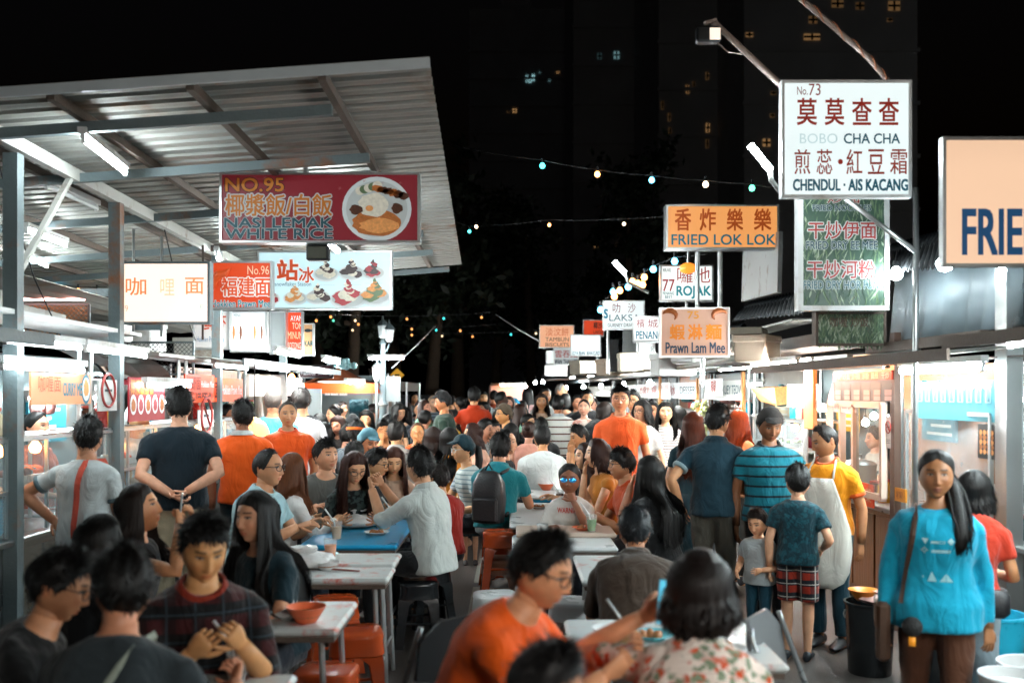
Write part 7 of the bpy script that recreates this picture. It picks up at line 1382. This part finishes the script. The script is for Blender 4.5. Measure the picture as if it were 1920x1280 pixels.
for sx in (-1, 1): q.rings([[tuple(H['toW']([[sx*.034 + .029*math.cos(a)*s_, -.098 - o_ + .010*(abs(sx*.034 + .029*math.cos(a)*s_)/.05)**2, .008 + .018*math.sin(a)*s_]])[0]) for a in np.linspace(0, 2*math.pi, 18, endpoint=False)] for s_, o_ in ((1., .0), (1., .004), (.7, .008), (.05, .009))])
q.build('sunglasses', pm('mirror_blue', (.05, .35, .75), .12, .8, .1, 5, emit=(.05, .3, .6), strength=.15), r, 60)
P(1120, 821, 8.7, 'woman with brown bob in a mustard top facing the aisle', 'sit', -74, fem=True, hair='bob', hairc='#2a120b', top='#c47a2a', A='chin', B='table', sleeve='cap', skin='fair', bottom='#cfcac4', bkind='shorts', hy=-4)
P(1166, 838, 8.15, 'youth with glasses in an orange red collared shirt', 'sit', -76, hp=4, top='#c44a16', collar='#c44a16', glasses='#0e0e0e', skin='warm', A='table', B='table', hair='fringe')
P(1219, 853, 7.5, 'woman with long black hair and black top clasping her hands', 'sit', -128, hy=-18, fem=True, hair='long', longl=.46, top='#0a0a0c', A='chin', B='mouth', curlA=1.2, curlB=1.2, skin='warm', sleeve='cap')
P(1098, 829, 9.3, 'girl with dark brown hair behind the woman in mustard', 'sit', -66, fem=True, hair='long', hairc='#26110b', top='#0e0e12', A='table', B='table')
P(1163, 722, 10.2, 'tall man in bright orange polo walking up the aisle', 'stand', -4, hy=2, top='#f0622a', collar='#e8703c', skin=(.62, .25, .11), glasses='#8a5030', bottom='#1c2028', build=.98, stride=.25, lod=0)
P(1204, 749, 11.0, 'woman in white shirt with a black bob beside the orange polo', 'stand', -36, fem=True, hair='bob', top='#d8d8d4', glasses='#301c14', bottom='#1a1c20', stride=.2)
P(1222, 750, 12.3, 'man in orange with short hair behind the woman in white', 'stand', -12, top='#d87828', skin='warm'); P(1188, 731, 12.6, 'man with dark rimmed glasses behind the orange polo', 'stand', -20, top='#cfd2d2', glasses='#0c0c0c', skin='warm')
P(1248, 752, 11.5, 'young woman in a white striped top and black skirt', 'stand', 2, fem=True, hair='long', longl=.30, top='#cfcac6', pat='stripes', c2='#8a7f7a', psc=1.3, hem=.02, bottom='#0e0e10', bkind='skirt', stride=.0, lod=0)
P(1345, 757, 7.7, 'man in dark teal polo and grey trousers seen from behind', 'stand', 168, lean=9, hp=20, hy=-12, top='#0f2e3a', collar='#0f2e3a', trim='#7f9296', A='carry', B=(.26, -.02, .90), skin='warm', bottom='#5b5850')
P(1300, 771, 9.0, 'woman with long straight brown hair in a grey dress', 'stand', 176, fem=True, hair='long', hairc='#4a2010', longl=.42, top='#16333c', bottom='#16333c', bkind='skirt', sleeve='short', skin='fair'); P(1384, 767, 9.4, 'woman with copper hair pinned up in a pale top', 'stand', 148, fem=True, hair='long', hairc='#8a3812', longl=.26, top='#e2a87c', bottom='#33302c', skin='fair')
P(1443, 764, 7.45, 'man in a grey cap and teal striped polo', 'stand', 14, hp=20, hy=4, top='#117080', pat='wide', c2='#0c1c24', psc=1.5, collar='#12181c', A='down', B=(.34, -.20, 1.02), skin='dark', capc='#2c2826', bottom='#1a1c20', loose=.012, build=1.04)
L = 'stall worker in yellow shirt and white apron'; r = P(1546, 795, 7.0, L, 'stand', -24, hp=18, hy=-42, top='#ee9412', collar='#d2541a', trim='#d2541a', A=(-.20, -.12, .95), B='down', skin='brown', hair='thin', hairc='#1a100c', bottom='#123440', lean=6)
H = HEADING[L]; q = MB(); q.M = Matrix.Scale(H['k'], 4); rows_ = []
for z, half, ex in ((1.29, .105, .018), (1.18, .135, .022), (1.06, .165, .026), (.90, .20, .035), (.75, .21, .05), (.60, .20, .05), (.52, .17, .05), (.47, .10, .05)):
    zs = [s[0].z for s in H['SP']]; i = max(0, min(9, int(np.searchsorted(zs, max(z, .9))) - 1)); c = H['SP'][i][0]; rx, ry = H['RX'][i] + .02, H['RY'][i] + .02; row = []
    for j in range(17): x = (j/8 - 1)*half; xx = min(.985, abs(x)/(rx + .045)); row.append((x, c.y - ry*(1 - xx**2.3)**(1/2.3) - ex + .005*math.sin(j*.8 + z*7), z))
    rows_.append(row)
q.grid(rows_)
ap = q.build('apron', cloth('#d2cdc2'), r, 180); ap.modifiers.new('thickness', 'SOLIDIFY').thickness = .008
q = MB(); q.M = Matrix.Scale(H['k'], 4); nb_ = H['SP'][9][0]; q.tube([rows_[0][0], nb_ + Vector((-.085, -.03, -.01)), nb_ + Vector((-.06, .05, .01)), nb_ + Vector((.06, .05, .01)), nb_ + Vector((.085, -.03, -.01)), rows_[0][-1]], .008, 6); q.build('apron_strap', cloth('#d2cdc2'), r, 180)
P(1496, 868, 6.75, 'boy in mottled teal shirt and red plaid shorts', 'stand', 172, hp=10, hy=14, top='#0c2f38', pat='print', c2='#124650', psc=1.6, headk=1.22, bottom='#9c2c18', bkind='shorts', bpat='plaid', b2='#1a1c22', b3='#b8b4aa', A=(-.20, -.14, .98), skin='fair', shoes='#1b2228', loose=.01)
P(1421, 951, 6.9, 'small boy in grey shirt holding a bottle', 'stand', -28, hp=18, top='#a2a6a6', headk=1.38, bottom='#123a48', A=(-.18, -.22, 1.0), B=(.16, -.24, 1.05), skin='fair', hairc='#1e120c', loose=.02)
L = 'woman in bright cyan long sleeved shirt walking with a brown shoulder bag'; r = P(1755, 843, 4.55, L, 'stand', 4, fem=True, build=1.13, hair='pony', top='#0895b4', sleeve='long', skin='brown', bottom='#4a2a18', stride=.35, A=(-.25, -.05, .78), B=(.25, .03, .78), loose=.012, hem=-.13, hairc='#0b0908', lips=(.20, .06, .045)); print_on(r, L, '▼ ▰▱ ◆', 1.235, 1.27, .075, '#a8d4d8'); print_on(r, L, '✧ ▰▰ ·', 1.19, 1.225, .08, '#9ccad0'); print_on(r, L, '· ▲ ◢◣', 1.05, 1.10, .07, '#8fc4cc'); strap(r, L, -1, pm('brown_leather', (.07, .035, .02), .5), .028, xs=(.095, .17))
H = HEADING[L]; bg_ = thing('shoulder_bag', 'brown shoulder bag hanging at the hip of the woman in cyan', 'bag'); bg_.matrix_world = H['M']; q = MB(); q.box((-.285, -.10, .62), (-.215, .10, .92), 0, .02); q.build('body', MATS['brown_leather'], bg_, 40); q = MB(); q.box((-.292, -.105, .80), (-.285, .105, .925), 0, .002); q.build('flap', MATS['brown_leather'], bg_); q = MB(); q.ball((-.12, -.19, .83), .05, 12); q.box((-.135, -.21, .74), (-.105, -.18, .785), 1); tag(q.build('pompom_charm', [pm('black_fluff', (.01, .01, .01), .9, bump=.6, bscale=90), pm('orange_tag', (.75, .28, .02), .4, emit=(.8, .3, .02), strength=.2)], bg_, 180))
# her side ponytail over the shoulder
prn = random.Random(2)
q = MB(); q.M = Matrix.Scale(H['k'], 4); hc_ = H['head']; q.tube([hc_ + Vector((.055, .05, .0)), hc_ + Vector((.085, .02, -.10)), hc_ + Vector((.10, -.05, -.20)), hc_ + Vector((.105, -.10, -.28)), hc_ + Vector((.10, -.115, -.34)), hc_ + Vector((.085, -.12, -.38))], [.034, .046, .046, .042, .03, .004], 12)
for j in range(60):
    a, rr = prn.uniform(0, 6.28), prn.uniform(.030, .058); o = Vector((math.cos(a)*rr, math.sin(a)*rr*.8, prn.uniform(-.03, .03))); q.tube([hc_ + Vector((.05, .05, .02)) + o*.5, hc_ + Vector((.085, .02, -.10)) + o, hc_ + Vector((.10, -.05, -.20)) + o*1.1, hc_ + Vector((.105 + prn.uniform(-.02, .02), -.10, -.28)) + o, hc_ + Vector((.10 + prn.uniform(-.03, .03), -.115, -.37)) + o*.7], [.003, .004, .004, .003, .0008], 4)
q.build('ponytail', hair_mat('#0b0908'), r, 180)
L = 'woman in red with pale jeans bent behind the woman in cyan'; r = P(1826, 880, 5.15, L, 'stand', 170, fem=True, hair='long', hairc='#0d0a09', longl=.12, build=1.1, lean=16, top='#b4331c', bottom='#8fa0a8', sleeve='short', A='carry', B='carry', skin='tan', hem=.0)
H = HEADING[L]; wb_ = thing('waist_bag', 'black waist bag worn by the woman in red', 'bag'); wb_.matrix_world = H['M']; q = MB(); q.box((-.25, .10, .84), (-.05, .20, 1.0), 0, .03); q.build('pouch', pm('black_nylon', (.012, .012, .014), .5, bump=.2), wb_, 50); q = MB(); q.tube([(H['RX'][1]*1.12*math.cos(a), H['RY'][1]*1.18*math.sin(a), .96) for a in np.linspace(0, 2*math.pi, 20, endpoint=False)], .014, 6, closed=True, cap=False); q.build('belt', MATS['black_nylon'], wb_, 180)
# --- standing on the left
L = 'young man in white t shirt with a pink strap down his back'; r = P(166, 780, 6.3, L, 'stand', 138, hy=26, build=1.08, top='#b9c0c0', A=(-.10, -.30, 1.0), B=(.25, .02, 1.02), eB=(.8, .4, -.4), skin='warm', bottom='#16181c', trim='#5c6e74'); strap(r, L, -1, cloth('#c8503c'), .042, xs=(.075, .05))
P(336, 725, 7.6, 'man in dark navy t shirt with hands clasped behind his back', 'stand', 182, build=1.12, top='#071a24', A=(-.04, .19, .98), B=(.05, .20, .96), eA=(-.9, .35, -.3), eB=(.9, .35, -.3), curlA=.7, curlB=.7, nA=(0, -.3, 1), nB=(0, -.3, 1), skin='fair', bottom='#a39880')
P(455, 749, 8.5, 'man in orange t shirt with white collar seen from behind', 'stand', 172, build=1.1, hy=22, top='#ea5a10', collar='#ccd2d0', trim='#ccd2d0', skin='brown', bottom='#0e2026')
P(540, 752, 9.55, 'grey haired senior in orange polo facing down the aisle', 'stand', 4, build=1.16, hair='thin', hairc='#4a4541', top='#d84f10', collar='#d24a1a', skin='tan', bottom='#26282c', lod=0)
P(562, 728, 10.7, 'tall man in white t shirt behind the senior in orange', 'stand', 190, build=1.1, top='#dcd8d8', skin='warm', hairc='#140d0a'); P(512, 727, 10.4, 'grey haired man in light blue t shirt facing the last canopy stall', 'stand', 172, top='#4aa4c4', hair='thin', hairc='#5a5450', skin='warm'); P(566, 727, 11.4, 'man with brown hair just visible behind the tall man in white', 'stand', 200, top='#3c3c40', hairc='#2c160d')
# --- middle of the crowd
L = 'man in teal shirt carrying a black backpack on his stool'; P(938, 811, 8.9, L, 'sit', 162, hy=12, top='#1c7f8a', collar='#1c7f8a', skin='warm', A='table', B='table', bottom='#8b9aa0', bkind='shorts', build=1.06); backpack(L, 'black backpack on the man in teal', pm('black_nylon', (.010, .010, .012), .8, bump=.2, spec=.2), .9)
P(882, 873, 10.4, 'toddler in patterned shirt standing by the backpack man', 'stand', 2, headk=1.42, top='#b07c50', pat='print', c2='#8c2410', c3='#c8b8a0', bottom='#10323c', bkind='shorts', skin='fair', A='carry', B='chin', hair='fringe')
P(868, 816, 9.4, 'girl in a dark teal cap and glasses with a striped shirt', 'sit', -72, fem=True, hp=6, hair='pony', capc='#10303a', glasses='#c8d0d0', top='#bcc8c8', pat='stripes', c2='#7a9498', skin='fair', A='table', B='lap', lod=0)
P(1017, 797, 11.0, 'broad man in plain white shirt seen from behind at a table', 'sit', 182, build=1.16, lean=12, top='#d2d8d6', A='table', B='table', skin='tan'); P(1086, 795, 11.2, 'man with spiky undercut hair in mint green', 'sit', -68, hp=16, lean=12, top='#7fae98', A='chin', B='chin', skin='warm')
P(783, 792, 12.4, 'old man in orange resting his face on his hands', 'sit', 2, top='#e8601c', hair='thin', hairc='#6a4a38', skin=(.62, .24, .09), A='mouth', B='mouth', lean=14, lod=0); P(812, 799, 11.6, 'woman with brown bob and pink top seen from behind', 'sit', 186, fem=True, hair='bob', hairc='#20100b', top='#d49a8c', skin='fair', A='table', B='table')
P(843, 800, 11.0, 'woman with long black hair and mustard shirt seen from behind', 'sit', 164, fem=True, hair='long', longl=.34, top='#d8862a', skin='fair', A='table', B='table'); P(886, 792, 11.7, 'woman with a straight brown bob and glasses in a peach top', 'sit', -78, fem=True, hair='bob', hairc='#2c140d', top='#d8a48c', glasses='#382018', skin=(.6, .27, .13), A='table', B='table')
P(945, 757, 14.0, 'man in a camouflage cap and glasses at a far table', 'sit', -74, top='#161a1c', capc='#54483a', glasses='#0c0c0c', skin=(.6, .25, .1), A='table', B='table', k=1.12); P(909, 784, 13.0, 'boy with black hair in profile holding a bowl', 'sit', 70, top='#b4bcbc', skin='warm', A='mouth', B='table', hp=12); P(924, 787, 13.5, 'second boy in profile beside the one with the bowl', 'sit', 66, top='#22262a', skin='warm', A='table', B='table', hp=10)
P(797, 768, 14.4, 'person in a dark leaf print shirt seen from behind', 'sit', 160, top='#0f171a', pat='floral', c2='#4f6468', psc=1., skin='warm', A='table', B='table'); P(830, 733, 13.4, 'man in olive green shirt and black cap standing among tables', 'stand', -96, build=1.12, hp=12, top='#22362c', capc='#0e1012', skin=(.52, .2, .08), bottom='#18191c', lod=0)
P(889, 725, 15.4, 'man in orange red polo standing with his back turned', 'stand', 176, build=1.12, top='#b8350c', collar='#b8350c', skin='warm', bottom='#8a7c68', A='carry', B=(.28, -.05, .95), lod=1); P(863, 743, 16.8, 'woman in a striped brown and grey dress carrying plates', 'stand', -140, fem=True, top='#7c7068', pat='wide', c2='#5a3a26', bottom='#6e6a64', bkind='skirt', hair='bun', skin='warm', A='carry', B='carry')
P(940, 733, 16.2, 'man in black t shirt with dark skin in profile', 'stand', 92, top='#08090b', skin=(.08, .035, .02), bottom='#101114'); P(812, 741, 17.5, 'woman in a striped tank top with pale hair band', 'stand', 20, fem=True, top='#5f6a74', pat='stripes', c2='#14181c', psc=.7, hair='bun', hairc='#b08a6c', skin='fair', sleeve='tank'); P(786, 752, 17.2, 'elderly woman with short grey hair laughing at a far table', 'sit', 10, fem=True, k=1.1, hair='short', hairc='#2c2a2a', top='#28343a', skin='fair')
P(803, 748, 18.4, 'child on a lap turned away beside the striped tank top', 'sit', 150, k=1.1, top='#c8a49a', skin='fair')
P(625, 760, 14.2, 'woman with her hair in a bun wearing white', 'sit', -70, fem=True, hair='bun', top='#d4d4d2', skin='fair', A='table', B='table', k=1.02); P(634, 778, 13.2, 'girl with long brown hair hiding her face with a hand', 'sit', -30, fem=True, hair='long', hairc='#28120c', top='#35302e', skin='warm', A='mouth', B='table', hp=15); P(599, 774, 13.0, 'woman with black hair turned away at the edge of the crowd', 'sit', 150, fem=True, hair='bob', top='#4e5a60', skin='warm'); P(607, 791, 11.8, 'woman in pale beige top with loose black hair', 'sit', 140, fem=True, hair='long', longl=.24, top='#cfb8a6', skin='fair')
P(687, 767, 13.8, 'woman in black smiling with long side parted hair', 'sit', -12, hp=14, fem=True, hair='long', top='#0c0e10', skin='warm', A='table', B='mouth'); P(661, 777, 13.5, 'man in a flat black cap with his back turned', 'sit', 170, top='#1c2024', capc='#101214', skin='warm'); P(651, 796, 12.2, 'dark haired man in grey blue shirt left of the orange headband', 'sit', 160, top='#323e46', skin='warm', A='table', B='table')
L = 'man in grey singlet with an orange headband'; r = P(669, 788, 11.0, L, 'sit', 148, hy=10, top='#4c565c', sleeve='tank', neck='tank', skin=(.6, .26, .12), A='table', B='table', lod=0); H = HEADING[L]; q = MB(); q.M = Matrix.Scale(H['k'], 4); q.rings([[tuple(H['toW']([[.088*math.cos(a)*s_, .008 + .106*math.sin(a)*s_, .042 + d_ + .015*math.sin(a)]])[0]) for a in np.linspace(0, 2*math.pi, 24, endpoint=False)] for s_, d_ in ((1.12, -.014), (1.16, 0), (1.12, .014))], cap=False); q.build('headband', cloth('#d8641c'), r, 180)
P(690, 803, 9.9, 'man in a washed blue cap looking down', 'sit', 34, hp=18, top='#28343a', capc='#4c7a88', skin=(.62, .26, .12), A='table', B='table', lod=0); P(664, 826, 9.3, 'back of a dark haired head behind the grey v neck man', 'sit', 170, top='#c87a84', hairc='#141210', skin='warm'); P(719, 788, 12.1, 'man with an orange lit face resting his chin', 'sit', 4, top='#a2401c', skin=(.66, .25, .09), A='mouth', B='table')
P(742, 789, 10.8, 'man in light grey polo seen from behind', 'sit', 186, hy=-14, build=1.12, top='#9c928c', collar='#9c928c', skin='warm', A='table', B='table', hairc='#1c1816'); P(748, 755, 13.6, 'woman in black leaning over a table to serve', 'stand', 34, fem=True, lean=30, hp=20, hair='bob', top='#0b1418', skin='fair', A='table', B='table', k=.98); P(730, 775, 14.4, 'woman with dark hair looking to the right near the lamp post', 'sit', 80, fem=True, hair='bob', top='#5c4038', skin='fair')
P(1015, 737, 15.4, 'woman with long wavy brown hair in a beige and black top', 'stand', 4, fem=True, hair='long', hairc='#1e0f0a', top='#b89a84', skin=(.42, .19, .09), bottom='#101114', A='carry', B='carry', lod=1); P(1022, 726, 17.2, 'man in white t shirt behind the wavy haired woman', 'stand', 24, top='#c8cccc', skin='tan'); P(1046, 741, 14.4, 'man in a white polo with thin stripes seen from behind', 'stand', 182, build=1.1, top='#c2c2bc', pat='wide', c2='#5a3a34', psc=1.1, collar='#a8b0b4', skin=(.55, .24, .1), bottom='#0f2a38', lod=1)
P(1101, 730, 15.3, 'man in a black shirt with white shoulder lines', 'stand', 10, build=1.14, top='#090c10', trim='#c8c8c4', skin=(.6, .27, .12), bottom='#101216', lod=1); P(1095, 748, 14.3, 'woman in white floral dress looking up', 'stand', -8, hp=-10, fem=True, build=1.12, hair='bun', top='#d2c4bc', pat='floral', c2='#c8786a', c3='#d0a498', psc=.7, bottom='#d2c4bc', bkind='skirt', skin='fair', lod=1); P(1083, 739, 16.6, 'man with grey temples half behind the man in black', 'stand', 16, top='#30343a', skin='tan')
P(1134, 752, 13.4, 'woman in black bending over with short brown hair', 'stand', 120, fem=True, lean=28, hair='bob', hairc='#1c110c', top='#0a1218', skin='fair', k=1.0); P(964, 747, 18., 'man in a bright blue cap at a distant table', 'sit', -10, k=1.15, capc='#1a88b0', top='#a8b4b8', skin='warm'); P(977, 756, 17., 'person in orange bending over a distant table', 'sit', 150, k=1.12, top='#dc5a1c', skin='warm', lean=20); P(990, 727, 19.5, 'woman in a dark headscarf and pale pink tunic', 'stand', 140, fem=True, hair='long', longl=.4, hairc='#07080a', top='#c09a98', bottom='#b8c4c4', bkind='skirt', sleeve='long', skin='warm')
P(979, 750, 18.6, 'woman with black hair in front of the headscarf woman', 'sit', 120, k=1.15, fem=True, hair='long', top='#3c4440', skin='fair'); P(990, 775, 14.2, 'man with black hair low in the crowd by the striped polo', 'sit', 60, top='#101214', skin='warm'); P(1015, 782, 13.3, 'dark back of a head beside the white shirted man', 'sit', 170, top='#161618', skin='warm'); P(992, 789, 12.2, 'woman in a pink singlet with brown hair tied up', 'sit', 168, fem=True, hair='bun', hairc='#26120b', top='#dc9a86', sleeve='tank', neck='tank', skin=(.6, .28, .16)); P(966, 771, 15.2, 'woman with loose black hair behind the camouflage cap', 'sit', 150, fem=True, hair='long', top='#14181c', skin='fair'); P(958, 792, 12.8, 'woman with dark wavy hair before the pale table', 'sit', 175, fem=True, hair='long', top='#0e1012', skin='fair'); P(950, 806, 10.6, 'man with a high forehead in profile right of the backpack man', 'sit', 70, top='#141618', hair='thin', skin=(.62, .29, .17))
P(1052, 719, 19.5, 'tall grey haired man at the counter of a distant stall', 'stand', 70, top='#2c4c50', hair='thin', hairc='#7a7674', skin='fair'); P(1060, 737, 18.2, 'girl with black hair beside the distant counter', 'stand', 120, fem=True, hair='bob', top='#bc8a6c', skin='fair'); P(906, 733, 21, 'man in pale shirt far beyond the orange red polo', 'stand', 10, top='#8a9498', skin='warm'); P(926, 731, 22., 'person in a dull orange shirt far down the street', 'stand', 170, top='#8c3416', skin='warm'); P(822, 728, 22, 'man with dark hair far behind the black cap', 'stand', 10, top='#2a2e32', skin='warm'); P(776, 735, 23, 'woman in a long pale dress far beside the truck', 'stand', 30, fem=True, hair='long', top='#7e8688', bottom='#6c7476', bkind='skirt', skin='fair'); P(846, 740, 20., 'boy in dark clothes behind the olive shirt', 'stand', 160, top='#17191d', skin='warm')
P(955, 742, 17.4, 'woman with loose brown hair in a black print shirt', 'stand', -20, fem=True, hair='long', hairc='#2a140d', top='#121416', pat='print', c2='#a8a8a0', skin='fair'); P(908, 752, 18.4, 'man in black seated near the orange red polo', 'sit', -60, k=1.15, top='#0e1012', skin='warm'); P(870, 762, 16., 'child with dark hair beside the striped dress', 'sit', -20, k=1.1, top='#b8a090', skin='fair')
P(700, 756, 17., 'man seated deep in the crowd under the orange tent rim', 'sit', 120, k=1.15, top='#3a4248', skin='warm'); P(760, 762, 16.5, 'woman seated behind the grey polo man near the lamp', 'sit', -80, k=1.1, fem=True, hair='bob', top='#283038', skin='fair'); P(642, 752, 16.4, 'stall helper at the cards under the brown tent', 'stand', 40, top='#8c9a9c', skin='fair', k=.96)
P(1502, 788, 11.4, 'cook with a blue mask working inside the prawn poster stall', 'stand', -60, fem=True, hp=26, hair='bun', hairc='#2a140c', top='#8c3038', skin='fair', k=.92); P(1272, 760, 12.6, 'passer by with black hair near the fruit stall', 'stand', -150, fem=True, hair='long', top='#8c9090', skin='fair'); P(1110, 742, 17.5, 'man with cropped hair far behind the floral dress', 'stand', -20, top='#50565a', skin='warm')

# small figures far down the street
FARC = [('white', '#dcdcd8'), ('orange', '#e8601c'), ('teal', '#2a8c94'), ('cream', '#e0cbb0'), ('pale blue', '#9cc4d4'), ('red', '#b8281a'), ('mint', '#8cc4a8'), ('yellow', '#e0a834'), ('pink', '#dc9c94'), ('grey', '#7c8488')]
FARP = [('under the brown tent', (596, 655)), ('by the street lamp', (670, 745)), ('before the dim truck', (752, 806)), ('in mid street', (812, 880)), ('before the pink van', (915, 985)), ('by the far right stalls', (1000, 1140))]
fr = random.Random(17); used = set()
for k in range(46):
    w, (xa, xb) = FARP[k % 6]; cn, ch = fr.choice(FARC); hn, hv, fm = fr.choice((('short black hair', 'short', False), ('long black hair', 'long', True), ('a brown bob', 'bob', True), ('tied up hair', 'bun', True))); sit = fr.random() < .62
    lb = f"tiny {'seated' if sit else 'standing'} figure in {cn} with {hn} {w}"
    if lb in used: continue
    used.add(lb); Yf = fr.uniform(14.5, 22); px_ = fr.uniform(xa, xb); zt = fr.uniform(1.26, 1.36) if sit else fr.uniform(1.52, 1.72); P(px_, HY + (CAMZ - zt)*FPX/Yf, Yf, lb, 'sit' if sit else 'stand', fr.uniform(0, 360), fem=fm, hair=hv, hairc=fr.choice(('#0d0b0a', '#1c100b', '#2c150c')), top=ch, skin=fr.choice(('fair', 'warm', 'tan')), A='table' if sit else 'carry', B='table' if sit else 'down', lod=2)
P(258, 757, 8.6, 'cook in a white cap behind the hooded stall counter', 'stand', 60, top='#d8d8d4', capc='#e0e0dc', skin='warm', A='carry', B='carry'); P(70, 770, 7.9, 'cook in orange behind the curry stall counter', 'stand', 50, fem=True, hair='bun', top='#c8501c', skin='fair', A='carry', B='carry'); P(425, 757, 11.6, 'cook in a dark apron behind the third stall', 'stand', 70, top='#2c3236', skin='warm', A='carry', B='carry')
P(1640, 800, 9.7, 'cook seen through the window of the wooden stall', 'stand', -70, top='#b8a898', skin='warm', A='carry', B='carry')
